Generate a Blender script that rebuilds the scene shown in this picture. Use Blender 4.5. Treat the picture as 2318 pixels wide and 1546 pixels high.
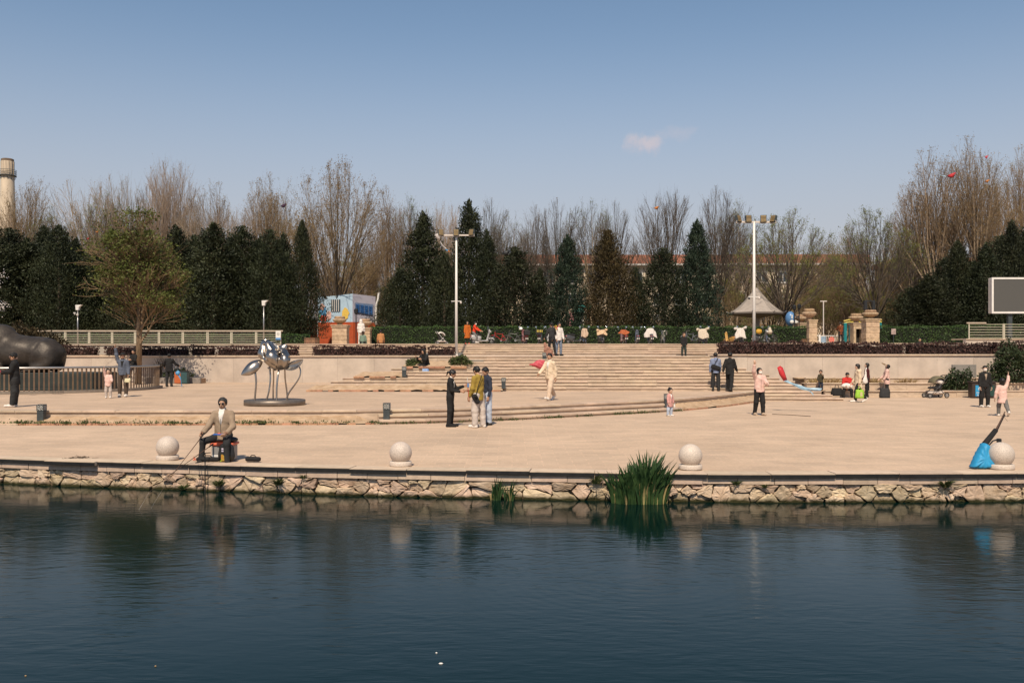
import bpy, math, random
import numpy as np
from mathutils import Vector, Matrix

# ------------------------------------------------------------------ scene, camera, sky, sun, exposure
for o in list(bpy.data.objects):
    bpy.data.objects.remove(o)
scene = bpy.context.scene
COL = scene.collection

F = 2100.0; CX = 1159.0; HZ = 794.0; CH = 2.2       # focal length (photo px), principal column, horizon row, eye height
cam_data = bpy.data.cameras.new("camera")
cam = bpy.data.objects.new("camera", cam_data)
COL.objects.link(cam)
cam_data.sensor_width = 36.0
cam_data.lens = 36.0 * F / 2318.0
cam_data.shift_y = (HZ - 773.0) / 2318.0
cam_data.clip_start = 0.1
cam_data.clip_end = 6000.0
cam.location = (0, 0, CH)
cam.rotation_euler = (math.radians(90), 0, 0)
scene.camera = cam

SUN_AZ = math.radians(6.5)        # light travels towards +Y, a little to +X
SUN_EL = math.radians(52)
world = bpy.data.worlds.new("World")
scene.world = world
world.use_nodes = True
wn = world.node_tree.nodes; wl = world.node_tree.links
wn.clear()
w_out = wn.new("ShaderNodeOutputWorld")
w_bg = wn.new("ShaderNodeBackground")
w_sky = wn.new("ShaderNodeTexSky")
w_sky.sky_type = 'NISHITA'
w_sky.sun_disc = False
w_sky.sun_elevation = SUN_EL
w_sky.sun_rotation = math.radians(180) + SUN_AZ
w_sky.altitude = 50
w_sky.air_density = 1.0
w_sky.dust_density = 0.3
w_sky.ozone_density = 1.0
w_hsv = wn.new("ShaderNodeHueSaturation")
w_hsv.inputs['Saturation'].default_value = 1.0
w_hsv.inputs['Value'].default_value = 1.0
w_tint = wn.new("ShaderNodeMix"); w_tint.data_type = 'RGBA'; w_tint.blend_type = 'MULTIPLY'
w_tint.inputs['Factor'].default_value = 1.0
w_tint.inputs['B'].default_value = (1.0, 1.0, 0.96, 1)
wl.new(w_sky.outputs['Color'], w_hsv.inputs['Color'])
wl.new(w_hsv.outputs['Color'], w_tint.inputs['A'])
# one small cloud, part of the sky itself
w_tc = wn.new("ShaderNodeTexCoord")
w_map = wn.new("ShaderNodeMapping"); w_map.vector_type = 'POINT'
cd = Vector(((1463 - CX) / F, 1.0, (HZ - 323) / F)).normalized()
w_sub = wn.new("ShaderNodeVectorMath"); w_sub.operation = 'SUBTRACT'
w_sub.inputs[1].default_value = cd
wl.new(w_tc.outputs['Generated'], w_sub.inputs[0])
w_sc = wn.new("ShaderNodeVectorMath"); w_sc.operation = 'MULTIPLY'
w_sc.inputs[1].default_value = (1.0, 1.0, 1.75)
wl.new(w_sub.outputs['Vector'], w_sc.inputs[0])
w_n = wn.new("ShaderNodeTexNoise"); w_n.inputs['Scale'].default_value = 55.0; w_n.inputs['Detail'].default_value = 5.0
w_n.inputs['Roughness'].default_value = 0.62
wl.new(w_tc.outputs['Generated'], w_n.inputs['Vector'])
w_nc = wn.new("ShaderNodeVectorMath"); w_nc.operation = 'SUBTRACT'; w_nc.inputs[1].default_value = (0.5, 0.5, 0.5)
wl.new(w_n.outputs['Color'], w_nc.inputs[0])
w_ns = wn.new("ShaderNodeVectorMath"); w_ns.operation = 'SCALE'; w_ns.inputs['Scale'].default_value = 0.05
wl.new(w_nc.outputs['Vector'], w_ns.inputs[0])
w_add = wn.new("ShaderNodeVectorMath"); w_add.operation = 'ADD'
wl.new(w_sc.outputs['Vector'], w_add.inputs[0]); wl.new(w_ns.outputs['Vector'], w_add.inputs[1])
w_len = wn.new("ShaderNodeVectorMath"); w_len.operation = 'LENGTH'
wl.new(w_add.outputs['Vector'], w_len.inputs[0])
w_mr = wn.new("ShaderNodeMapRange"); w_mr.interpolation_type = 'SMOOTHSTEP'
w_mr.inputs['From Min'].default_value = 0.026; w_mr.inputs['From Max'].default_value = 0.004
w_mr.inputs['To Min'].default_value = 0.0; w_mr.inputs['To Max'].default_value = 0.52
wl.new(w_len.outputs['Value'], w_mr.inputs['Value'])
# wispy tail of the cloud
cd2 = Vector(((1535 - CX) / F, 1.0, (HZ - 303) / F)).normalized()
w_sub2 = wn.new("ShaderNodeVectorMath"); w_sub2.operation = 'SUBTRACT'; w_sub2.inputs[1].default_value = cd2
wl.new(w_tc.outputs['Generated'], w_sub2.inputs[0])
w_sc2 = wn.new("ShaderNodeVectorMath"); w_sc2.operation = 'MULTIPLY'; w_sc2.inputs[1].default_value = (0.7, 1.0, 2.4)
wl.new(w_sub2.outputs['Vector'], w_sc2.inputs[0])
w_add2 = wn.new("ShaderNodeVectorMath"); w_add2.operation = 'ADD'
wl.new(w_sc2.outputs['Vector'], w_add2.inputs[0]); wl.new(w_ns.outputs['Vector'], w_add2.inputs[1])
w_len2 = wn.new("ShaderNodeVectorMath"); w_len2.operation = 'LENGTH'
wl.new(w_add2.outputs['Vector'], w_len2.inputs[0])
w_mr2 = wn.new("ShaderNodeMapRange"); w_mr2.interpolation_type = 'SMOOTHSTEP'
w_mr2.inputs['From Min'].default_value = 0.024; w_mr2.inputs['From Max'].default_value = 0.002
w_mr2.inputs['To Min'].default_value = 0.0; w_mr2.inputs['To Max'].default_value = 0.16
wl.new(w_len2.outputs['Value'], w_mr2.inputs['Value'])
w_mx = wn.new("ShaderNodeMath"); w_mx.operation = 'MAXIMUM'
wl.new(w_mr.outputs['Result'], w_mx.inputs[0]); wl.new(w_mr2.outputs['Result'], w_mx.inputs[1])
w_cl = wn.new("ShaderNodeMix"); w_cl.data_type = 'RGBA'
w_cl.inputs['B'].default_value = (6.4, 5.2, 5.1, 1)
wl.new(w_mx.outputs['Value'], w_cl.inputs['Factor'])
# pale spring haze low over the horizon, the same all round
w_sep = wn.new("ShaderNodeSeparateXYZ"); wl.new(w_tc.outputs['Generated'], w_sep.inputs[0])
w_hz = wn.new("ShaderNodeMapRange"); w_hz.interpolation_type = 'SMOOTHSTEP'
w_hz.inputs['From Min'].default_value = 0.36; w_hz.inputs['From Max'].default_value = 0.05
w_hz.inputs['To Min'].default_value = 0.0; w_hz.inputs['To Max'].default_value = 0.86
wl.new(w_sep.outputs['Z'], w_hz.inputs['Value'])
w_hm = wn.new("ShaderNodeMix"); w_hm.data_type = 'RGBA'
w_hm.inputs['B'].default_value = (4.25, 4.08, 4.42, 1)
wl.new(w_hz.outputs['Result'], w_hm.inputs['Factor']); wl.new(w_tint.outputs['Result'], w_hm.inputs['A'])
wl.new(w_hm.outputs['Result'], w_cl.inputs['A'])
wl.new(w_cl.outputs['Result'], w_bg.inputs['Color'])
w_bg.inputs['Strength'].default_value = 0.115
world.cycles.sampling_method = 'MANUAL'
world.cycles.sample_map_resolution = 256
wl.new(w_bg.outputs['Background'], w_out.inputs['Surface'])

sun_data = bpy.data.lights.new("sun", 'SUN')
sun_data.energy = 4.9
sun_data.angle = math.radians(0.53)
sun_data.color = (1.0, 0.865, 0.685)
sun = bpy.data.objects.new("sun", sun_data)
COL.objects.link(sun)
ldir = Vector((math.sin(SUN_AZ) * math.cos(SUN_EL), math.cos(SUN_AZ) * math.cos(SUN_EL), -math.sin(SUN_EL)))
sun.rotation_euler = ldir.to_track_quat('-Z', 'Y').to_euler()
sun.location = (-5, -20, 40)

scene.view_settings.view_transform = 'Standard'
scene.view_settings.look = 'None'
scene.view_settings.exposure = 0.0
scene.view_settings.gamma = 1.0
scene.view_settings.use_curve_mapping = False
scene.cycles.max_bounces = 5
scene.cycles.diffuse_bounces = 2
scene.cycles.glossy_bounces = 3
scene.cycles.transparent_max_bounces = 6
scene.cycles.caustics_reflective = False
scene.cycles.caustics_refractive = False

# ------------------------------------------------------------------ helpers
rnd = random.Random(7)
R = math.radians

def P(px, py, d):
    """photo pixel at distance d -> world point"""
    return Vector(((px - CX) / F * d, d, CH - (py - HZ) / F * d))

def G(px, py, z):
    """photo pixel on a horizontal surface at height z -> world point"""
    d = F * (CH - z) / (py - HZ)
    return Vector(((px - CX) / F * d, d, z))

def X(px, d):
    return (px - CX) / F * d

def Z(py, d):
    return CH - (py - HZ) / F * d

def tag(o, label=None, cat=None, group=None, kind=None):
    if label: o["label"] = label
    if cat: o["category"] = cat
    if group: o["group"] = group
    if kind: o["kind"] = kind
    return o

def empty(name, loc=(0, 0, 0), rz=0.0, label=None, cat=None, group=None, kind=None):
    o = bpy.data.objects.new(name, None)
    o.empty_display_size = 0.2
    o.location = loc; o.rotation_euler = (0, 0, rz)
    COL.objects.link(o)
    return tag(o, label, cat, group, kind)

def link(name, me, parent=None, loc=None):
    o = bpy.data.objects.new(name, me)
    COL.objects.link(o)
    if parent: o.parent = parent
    if loc is not None: o.location = loc
    return o

def np_mesh(name, V, faces, mat=None, smooth=False):
    """mesh from numpy verts (n,3) and an (m,k) face array"""
    V = np.asarray(V, dtype=np.float32); faces = np.asarray(faces, dtype=np.int32)
    me = bpy.data.meshes.new(name)
    m, k = faces.shape
    me.vertices.add(len(V)); me.vertices.foreach_set("co", V.ravel())
    me.loops.add(m * k); me.loops.foreach_set("vertex_index", faces.ravel())
    me.polygons.add(m)
    me.polygons.foreach_set("loop_start", np.arange(0, m * k, k, dtype=np.int32))
    me.polygons.foreach_set("loop_total", np.full(m, k, dtype=np.int32))
    if smooth:
        me.polygons.foreach_set("use_smooth", np.ones(m, dtype=bool))
    me.update(calc_edges=True)
    if mat: me.materials.append(mat)
    return me

class MB:
    """collects simple shapes into one mesh"""
    def __init__(s):
        s.v = []; s.f = []
    def add(s, vs, fs):
        n = len(s.v)
        s.v.extend([tuple(v) for v in vs]); s.f.extend([tuple(i + n for i in f) for f in fs])
        return s
    def box(s, a, b, bev=0.0):
        (x0, y0, z0), (x1, y1, z1) = a, b
        if bev <= 0:
            s.add([(x0,y0,z0),(x1,y0,z0),(x1,y1,z0),(x0,y1,z0),(x0,y0,z1),(x1,y0,z1),(x1,y1,z1),(x0,y1,z1)],
                  [(3,2,1,0),(4,5,6,7),(0,1,5,4),(1,2,6,5),(2,3,7,6),(3,0,4,7)])
        else:
            e = min(bev, (x1-x0)*.45, (y1-y0)*.45, (z1-z0)*.45)
            r0 = [(x0+e,y0+e,z0),(x1-e,y0+e,z0),(x1-e,y1-e,z0),(x0+e,y1-e,z0)]
            r1 = [(x0,y0,z0+e),(x1,y0,z0+e),(x1,y1,z0+e),(x0,y1,z0+e)]
            r2 = [(x0,y0,z1-e),(x1,y0,z1-e),(x1,y1,z1-e),(x0,y1,z1-e)]
            r3 = [(x0+e,y0+e,z1),(x1-e,y0+e,z1),(x1-e,y1-e,z1),(x0+e,y1-e,z1)]
            fs = [(3,2,1,0),(12,13,14,15)]
            for k in range(3):
                for i in range(4):
                    j = (i+1) % 4
                    fs.append((k*4+i, k*4+j, k*4+4+j, k*4+4+i))
            s.add(r0+r1+r2+r3, fs)
        return s
    def obox(s, c, ux, uy, uz, bev=0.0):
        """box with half-axis vectors"""
        m = MB(); m.box((-1,-1,-1),(1,1,1))
        c = Vector(c); ux = Vector(ux); uy = Vector(uy); uz = Vector(uz)
        return s.add([c + ux*v[0] + uy*v[1] + uz*v[2] for v in m.v], m.f)
    def tube(s, pts, r, n=8, cap=True):
        pts = [Vector(p) for p in pts]
        rs = r if isinstance(r, (list, tuple)) else [r]*len(pts)
        vs = []; fs = []
        t = (pts[1]-pts[0]).normalized()
        ref = Vector((0,0,1)) if abs(t.z) < .9 else Vector((1,0,0))
        u = t.cross(ref).normalized()
        for i, p in enumerate(pts):
            if i == 0: t = pts[1]-pts[0]
            elif i == len(pts)-1: t = pts[-1]-pts[-2]
            else: t = pts[i+1]-pts[i-1]
            t = t.normalized()
            u = (u - t*u.dot(t))
            if u.length < 1e-5: u = t.orthogonal()
            u.normalize(); w = t.cross(u)
            for k in range(n):
                a = 2*math.pi*k/n
                vs.append(p + (u*math.cos(a) + w*math.sin(a))*rs[i])
        for i in range(len(pts)-1):
            for k in range(n):
                j = (k+1) % n
                fs.append((i*n+k, i*n+j, i*n+n+j, i*n+n+k))
        if cap:
            fs.append(tuple(range(n-1, -1, -1)))
            fs.append(tuple((len(pts)-1)*n + k for k in range(n)))
        return s.add(vs, fs)
    def lathe(s, prof, n=24, c=(0,0,0), cap=True):
        """profile of (radius, z)"""
        vs = []; fs = []
        for r, z in prof:
            for k in range(n):
                a = 2*math.pi*k/n
                vs.append((c[0]+r*math.cos(a), c[1]+r*math.sin(a), c[2]+z))
        for i in range(len(prof)-1):
            for k in range(n):
                j = (k+1) % n
                fs.append((i*n+k, i*n+j, i*n+n+j, i*n+n+k))
        if cap:
            fs.append(tuple(range(n-1, -1, -1)))
            fs.append(tuple((len(prof)-1)*n + k for k in range(n)))
        return s.add(vs, fs)
    def ball(s, c, rx, ry=None, rz=None, n=12, m=8):
        ry = rx if ry is None else ry; rz = rx if rz is None else rz
        vs = [(c[0],c[1],c[2]-rz)]; fs = []
        for i in range(1, m):
            t = math.pi*i/m
            for k in range(n):
                a = 2*math.pi*k/n
                vs.append((c[0]+rx*math.sin(t)*math.cos(a), c[1]+ry*math.sin(t)*math.sin(a), c[2]-rz*math.cos(t)))
        vs.append((c[0],c[1],c[2]+rz))
        top = len(vs)-1
        for k in range(n):
            j = (k+1) % n
            fs.append((0, 1+j, 1+k))
            fs.append((top, 1+(m-2)*n+k, 1+(m-2)*n+j))
        for i in range(m-2):
            for k in range(n):
                j = (k+1) % n
                fs.append((1+i*n+k, 1+i*n+j, 1+i*n+n+j, 1+i*n+n+k))
        return s.add(vs, fs)
    def prism(s, poly, z0, z1):
        n = len(poly)
        vs = [(p[0],p[1],z0) for p in poly] + [(p[0],p[1],z1) for p in poly]
        fs = [tuple(range(n-1,-1,-1)), tuple(range(n, 2*n))]
        for i in range(n):
            j = (i+1) % n
            fs.append((i, j, n+j, n+i))
        return s.add(vs, fs)
    def grid(s, fn, nu, nv):
        """surface fn(u,v) over the unit square"""
        vs = [fn(i/nu, j/nv) for j in range(nv+1) for i in range(nu+1)]
        fs = [(j*(nu+1)+i, j*(nu+1)+i+1, (j+1)*(nu+1)+i+1, (j+1)*(nu+1)+i) for j in range(nv) for i in range(nu)]
        return s.add(vs, fs)
    def mesh(s, name, mat=None, smooth=False):
        me = bpy.data.meshes.new(name)
        me.from_pydata(s.v, [], s.f)
        if smooth:
            me.polygons.foreach_set("use_smooth", [True]*len(me.polygons))
        me.update()
        if mat: me.materials.append(mat)
        return me
    def build(s, name, mat=None, parent=None, smooth=False, loc=None):
        return link(name, s.mesh(name, mat, smooth), parent, loc)

def copy_tree(o, parent=None):
    c = o.copy(); COL.objects.link(c); c.parent = parent
    for ch in list(o.children):
        copy_tree(ch, c)
    return c

def dup(o, loc, rz=0.0, scale=None, label=None):
    c = copy_tree(o)
    c.location = loc; c.rotation_euler = (0, 0, rz)
    if scale is not None: c.scale = scale if hasattr(scale, '__len__') else (scale,)*3
    if label: c["label"] = label
    return c

# ------------------------------------------------------------------ materials
MATS = {}
def mat(name, col, rough=0.7, var=0.12, scale=6.0, bump=0.0, bscale=40.0, metal=0.0, spec=0.4, col2=None,
        rand=0.0, coords='Object', trans=0.0, detail=5.0, stretch=(1,1,1), emit=None, coat=0.0):
    """procedural principled material: two-tone noise colour, optional bump and per-object variation"""
    if name in MATS: return MATS[name]
    m = bpy.data.materials.new(name); m.use_nodes = True
    nt = m.node_tree; N = nt.nodes; L = nt.links
    bs = N["Principled BSDF"]
    bs.inputs['Roughness'].default_value = rough
    bs.inputs['Metallic'].default_value = metal
    bs.inputs['Specular IOR Level'].default_value = spec
    if coat: bs.inputs['Coat Weight'].default_value = coat
    tc = N.new("ShaderNodeTexCoord")
    mp = N.new("ShaderNodeMapping"); mp.inputs['Scale'].default_value = stretch
    L.new(tc.outputs[coords], mp.inputs['Vector'])
    no = N.new("ShaderNodeTexNoise"); no.inputs['Scale'].default_value = scale; no.inputs['Detail'].default_value = detail
    no.inputs['Roughness'].default_value = 0.65
    L.new(mp.outputs['Vector'], no.inputs['Vector'])
    ramp = N.new("ShaderNodeValToRGB")
    c = col; c2 = col2 if col2 else tuple(min(1, x*(1+var)) for x in col)
    c1 = c if col2 else tuple(x*(1-var) for x in col)
    ramp.color_ramp.elements[0].position = 0.32; ramp.color_ramp.elements[0].color = (*c1, 1)
    ramp.color_ramp.elements[1].position = 0.68; ramp.color_ramp.elements[1].color = (*c2, 1)
    L.new(no.outputs['Fac'], ramp.inputs['Fac'])
    cout = ramp.outputs['Color']
    if rand:
        oi = N.new("ShaderNodeObjectInfo")
        mr = N.new("ShaderNodeMapRange"); mr.inputs['To Min'].default_value = 1-rand; mr.inputs['To Max'].default_value = 1+rand
        L.new(oi.outputs['Random'], mr.inputs['Value'])
        hs = N.new("ShaderNodeHueSaturation")
        L.new(mr.outputs['Result'], hs.inputs['Value']); L.new(cout, hs.inputs['Color'])
        mh = N.new("ShaderNodeMapRange"); mh.inputs['To Min'].default_value = 0.5-0.06*rand; mh.inputs['To Max'].default_value = 0.5+0.06*rand
        ml = N.new("ShaderNodeMath"); ml.operation = 'FRACT'
        m7 = N.new("ShaderNodeMath"); m7.operation = 'MULTIPLY'; m7.inputs[1].default_value = 7.31
        L.new(oi.outputs['Random'], m7.inputs[0]); L.new(m7.outputs[0], ml.inputs[0]); L.new(ml.outputs[0], mh.inputs['Value'])
        L.new(mh.outputs['Result'], hs.inputs['Hue'])
        cout = hs.outputs['Color']
    L.new(cout, bs.inputs['Base Color'])
    if bump:
        bn = N.new("ShaderNodeTexNoise"); bn.inputs['Scale'].default_value = bscale; bn.inputs['Detail'].default_value = 4
        L.new(mp.outputs['Vector'], bn.inputs['Vector'])
        bu = N.new("ShaderNodeBump"); bu.inputs['Strength'].default_value = bump; bu.inputs['Distance'].default_value = 0.02
        L.new(bn.outputs['Fac'], bu.inputs['Height']); L.new(bu.outputs['Normal'], bs.inputs['Normal'])
    if emit:
        bs.inputs['Emission Color'].default_value = (*emit[0], 1); bs.inputs['Emission Strength'].default_value = emit[1]
    if trans:
        tr = N.new("ShaderNodeBsdfTranslucent"); L.new(cout, tr.inputs['Color'])
        mx = N.new("ShaderNodeMixShader"); mx.inputs['Fac'].default_value = trans
        L.new(bs.outputs[0], mx.inputs[1]); L.new(tr.outputs[0], mx.inputs[2])
        L.new(mx.outputs[0], N["Material Output"].inputs['Surface'])
    MATS[name] = m
    return m

def leafmat(name, a, b, scale=1.5, rand=0.15, trans=0.2, rough=0.6, obj=True):
    return mat(name, a, col2=b, scale=scale, rough=rough, rand=rand, trans=trans, spec=0.25, detail=3.0)
# ------------------------------------------------------------------ materials of the setting
def paving_mat(name, col, joint, size=(0.6, 0.3), mort=0.006, fac=0.5):
    m = mat(name, col, rough=0.85, var=0.09, scale=0.35, spec=0.2, bump=0.25, bscale=90.0, detail=3.0)
    nt = m.node_tree; N = nt.nodes; L = nt.links
    bs = N["Principled BSDF"]
    src = bs.inputs['Base Color'].links[0].from_socket
    tc = N.new("ShaderNodeTexCoord")
    br = N.new("ShaderNodeTexBrick")
    br.inputs['Scale'].default_value = 1.0
    br.inputs['Brick Width'].default_value = size[0]; br.inputs['Row Height'].default_value = size[1]
    br.inputs['Mortar Size'].default_value = mort
    br.inputs['Color1'].default_value = (0.93, 0.93, 0.93, 1); br.inputs['Color2'].default_value = (1.07, 1.05, 1.03, 1)
    br.inputs['Mortar'].default_value = joint
    L.new(tc.outputs['Object'], br.inputs['Vector'])
    mx = N.new("ShaderNodeMix"); mx.data_type = 'RGBA'; mx.blend_type = 'MULTIPLY'; mx.inputs['Factor'].default_value = fac*2
    mx.clamp_factor = True
    L.new(src, mx.inputs['A']); L.new(br.outputs['Color'], mx.inputs['B'])
    # fine speckle of the flamed granite
    sp = N.new("ShaderNodeTexNoise"); sp.inputs['Scale'].default_value = 14.0; sp.inputs['Detail'].default_value = 3.0
    sp.inputs['Roughness'].default_value = 0.8
    L.new(tc.outputs['Object'], sp.inputs['Vector'])
    mr = N.new("ShaderNodeMapRange"); mr.inputs['To Min'].default_value = 0.88; mr.inputs['To Max'].default_value = 1.12
    mr.inputs['From Min'].default_value = 0.3; mr.inputs['From Max'].default_value = 0.7
    L.new(sp.outputs['Fac'], mr.inputs['Value'])
    m2 = N.new("ShaderNodeMix"); m2.data_type = 'RGBA'; m2.blend_type = 'MULTIPLY'; m2.inputs['Factor'].default_value = 1.0
    L.new(mx.outputs['Result'], m2.inputs['A']); L.new(mr.outputs['Result'], m2.inputs['B'])
    # broad stains
    st = N.new("ShaderNodeTexNoise"); st.inputs['Scale'].default_value = 0.9; st.inputs['Detail'].default_value = 4.0
    st.inputs['Roughness'].default_value = 0.7
    L.new(tc.outputs['Object'], st.inputs['Vector'])
    ms = N.new("ShaderNodeMapRange"); ms.inputs['To Min'].default_value = 0.90; ms.inputs['To Max'].default_value = 1.0
    ms.inputs['From Min'].default_value = 0.30; ms.inputs['From Max'].default_value = 0.48
    L.new(st.outputs['Fac'], ms.inputs['Value'])
    m3 = N.new("ShaderNodeMix"); m3.data_type = 'RGBA'; m3.blend_type = 'MULTIPLY'; m3.inputs['Factor'].default_value = 1.0
    L.new(m2.outputs['Result'], m3.inputs['A']); L.new(ms.outputs['Result'], m3.inputs['B'])
    L.new(m3.outputs['Result'], bs.inputs['Base Color'])
    return m

M_prom = paving_mat("promenade_paving", (0.525, 0.388, 0.278), (1.2, 1.14, 1.10, 1))
M_plaza = paving_mat("plaza_paving", (0.51, 0.372, 0.265), (0.9, 0.88, 0.86, 1), size=(1.0, 0.5))
M_terr = paving_mat("terrace_paving", (0.52, 0.40, 0.31), (0.85, 0.84, 0.82, 1), size=(0.6, 0.6))
M_slab = mat("pale_granite_slab", (0.54, 0.415, 0.305), rough=0.8, var=0.13, scale=5.0, spec=0.25, bump=0.2, bscale=60, rand=0.10)
M_step = mat("stair_granite", (0.535, 0.41, 0.305), rough=0.82, var=0.16, scale=2.2, spec=0.2, bump=0.25, bscale=50, rand=0.13, detail=4)
M_riser = mat("stair_riser_granite", (0.50, 0.385, 0.285), rough=0.85, var=0.22, scale=2.0, spec=0.2, bump=0.3, bscale=40, detail=4, stretch=(1,1,3))
M_block = mat("bank_block_granite", (0.52, 0.385, 0.285), rough=0.85, var=0.15, scale=7.0, bump=0.3, bscale=60, rand=0.12)
M_wallp = mat("retaining_wall_granite", (0.49, 0.405, 0.33), rough=0.85, var=0.14, scale=1.1, bump=0.25, bscale=40, rand=0.05, detail=4)
M_soil = mat("dry_soil", (0.34, 0.225, 0.135), col2=(0.50, 0.36, 0.24), rough=0.95, scale=3.0, bump=0.7, bscale=18, spec=0.1, detail=4)
M_brick = mat("red_kerb_brick", (0.40, 0.215, 0.13), rough=0.9, var=0.25, scale=6.0, bump=0.4, bscale=40, rand=0.15)
M_edge = mat("near_black_edge", (0.014, 0.013, 0.012), rough=0.5, var=0.5, scale=6)
M_dark = mat("dark_earth_gap", (0.03, 0.024, 0.018), rough=0.95, var=0.3)
M_ground = mat("park_ground", (0.10, 0.085, 0.05), col2=(0.20, 0.15, 0.085), rough=0.95, scale=0.25, spec=0.1)

def stone_mat():
    m = mat("bank_rubble_stone", (0.40, 0.285, 0.185), col2=(0.62, 0.475, 0.345), rough=0.9, scale=5.0, bump=0.9, bscale=22, rand=0.26, spec=0.15, detail=4)
    nt = m.node_tree; N = nt.nodes; L = nt.links
    bs = N["Principled BSDF"]; src = bs.inputs['Base Color'].links[0].from_socket
    geo = N.new("ShaderNodeNewGeometry"); sx = N.new("ShaderNodeSeparateXYZ")
    L.new(geo.outputs['Position'], sx.inputs[0])
    no = N.new("ShaderNodeTexNoise"); no.inputs['Scale'].default_value = 6.0; no.inputs['Detail'].default_value = 6
    L.new(geo.outputs['Position'], no.inputs['Vector'])
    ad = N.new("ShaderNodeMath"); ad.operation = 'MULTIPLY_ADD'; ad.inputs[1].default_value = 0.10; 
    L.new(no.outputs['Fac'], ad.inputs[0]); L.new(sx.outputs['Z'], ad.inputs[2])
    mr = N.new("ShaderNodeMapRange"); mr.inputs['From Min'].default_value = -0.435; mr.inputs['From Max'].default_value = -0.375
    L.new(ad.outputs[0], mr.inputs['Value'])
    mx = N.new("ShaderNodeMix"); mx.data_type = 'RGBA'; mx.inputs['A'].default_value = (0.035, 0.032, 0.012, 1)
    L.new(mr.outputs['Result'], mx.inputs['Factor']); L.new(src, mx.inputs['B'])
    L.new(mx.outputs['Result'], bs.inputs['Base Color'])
    return m
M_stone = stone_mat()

# ------------------------------------------------------------------ water
ZW = -0.51
def water_mat():
    m = bpy.data.materials.new("pond_water"); m.use_nodes = True
    N = m.node_tree.nodes; L = m.node_tree.links
    bs = N["Principled BSDF"]
    bs.inputs['Base Color'].default_value = (0.0005, 0.0100, 0.0085, 1)
    bs.inputs['Roughness'].default_value = 0.095
    bs.inputs['IOR'].default_value = 1.33
    bs.inputs['Specular IOR Level'].default_value = 0.24
    tc = N.new("ShaderNodeTexCoord")
    def layer(scale, rot, stretch, detail):
        mp = N.new("ShaderNodeMapping"); mp.inputs['Scale'].default_value = stretch; mp.inputs['Rotation'].default_value = (0, 0, rot)
        L.new(tc.outputs['Object'], mp.inputs['Vector'])
        n = N.new("ShaderNodeTexNoise"); n.inputs['Scale'].default_value = scale; n.inputs['Detail'].default_value = detail
        n.inputs['Roughness'].default_value = 0.5; n.inputs['Distortion'].default_value = 0.6
        L.new(mp.outputs['Vector'], n.inputs['Vector'])
        return n.outputs['Fac']
    a = layer(2.4, 0.22, (0.9, 1.7, 1), 1.5)
    b = layer(7.0, -0.10, (0.55, 2.0, 1), 1.5)
    c = layer(0.35, 0.1, (1, 1, 1), 3.0)
    # calm and ruffled patches
    cm = N.new("ShaderNodeMapRange"); cm.inputs['From Min'].default_value = 0.35; cm.inputs['From Max'].default_value = 0.65
    cm.inputs['To Min'].default_value = 0.35; cm.inputs['To Max'].default_value = 1.0
    L.new(c, cm.inputs['Value'])
    s1 = N.new("ShaderNodeMath"); s1.operation = 'MULTIPLY'; s1.inputs[1].default_value = 0.5; L.new(b, s1.inputs[0])
    s2 = N.new("ShaderNodeMath"); s2.operation = 'ADD'; L.new(a, s2.inputs[0]); L.new(s1.outputs[0], s2.inputs[1])
    # rings spreading from a point near the bank
    rc = G(1445, 1310, ZW)
    vs = N.new("ShaderNodeVectorMath"); vs.operation = 'DISTANCE'; vs.inputs[1].default_value = (rc.x, rc.y, 0)
    L.new(tc.outputs['Object'], vs.inputs[0])
    sn = N.new("ShaderNodeMath"); sn.operation = 'SINE'
    k = N.new("ShaderNodeMath"); k.operation = 'MULTIPLY'; k.inputs[1].default_value = 42.0
    L.new(vs.outputs['Value'], k.inputs[0]); L.new(k.outputs[0], sn.inputs[0])
    fo = N.new("ShaderNodeMapRange"); fo.inputs['From Min'].default_value = 0.5; fo.inputs['From Max'].default_value = 3.2
    fo.inputs['To Min'].default_value = 0.09; fo.inputs['To Max'].default_value = 0.0
    L.new(vs.outputs['Value'], fo.inputs['Value'])
    sm = N.new("ShaderNodeMath"); sm.operation = 'MULTIPLY'; L.new(sn.outputs[0], sm.inputs[0]); L.new(fo.outputs['Result'], sm.inputs[1])
    s3 = N.new("ShaderNodeMath"); s3.operation = 'ADD'; L.new(s2.outputs[0], s3.inputs[0]); L.new(sm.outputs[0], s3.inputs[1])
    bu = N.new("ShaderNodeBump"); bu.inputs['Distance'].default_value = 0.0050
    L.new(cm.outputs['Result'], bu.inputs['Strength'])
    L.new(s3.outputs[0], bu.inputs['Height']); L.new(bu.outputs['Normal'], bs.inputs['Normal'])
    return m
wm = MB(); wm.add([(-300,-300,ZW),(300,-300,ZW),(300,40,ZW),(-300,40,ZW)], [(0,1,2,3)])
tag(wm.build("water", water_mat()), kind="structure")

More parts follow.
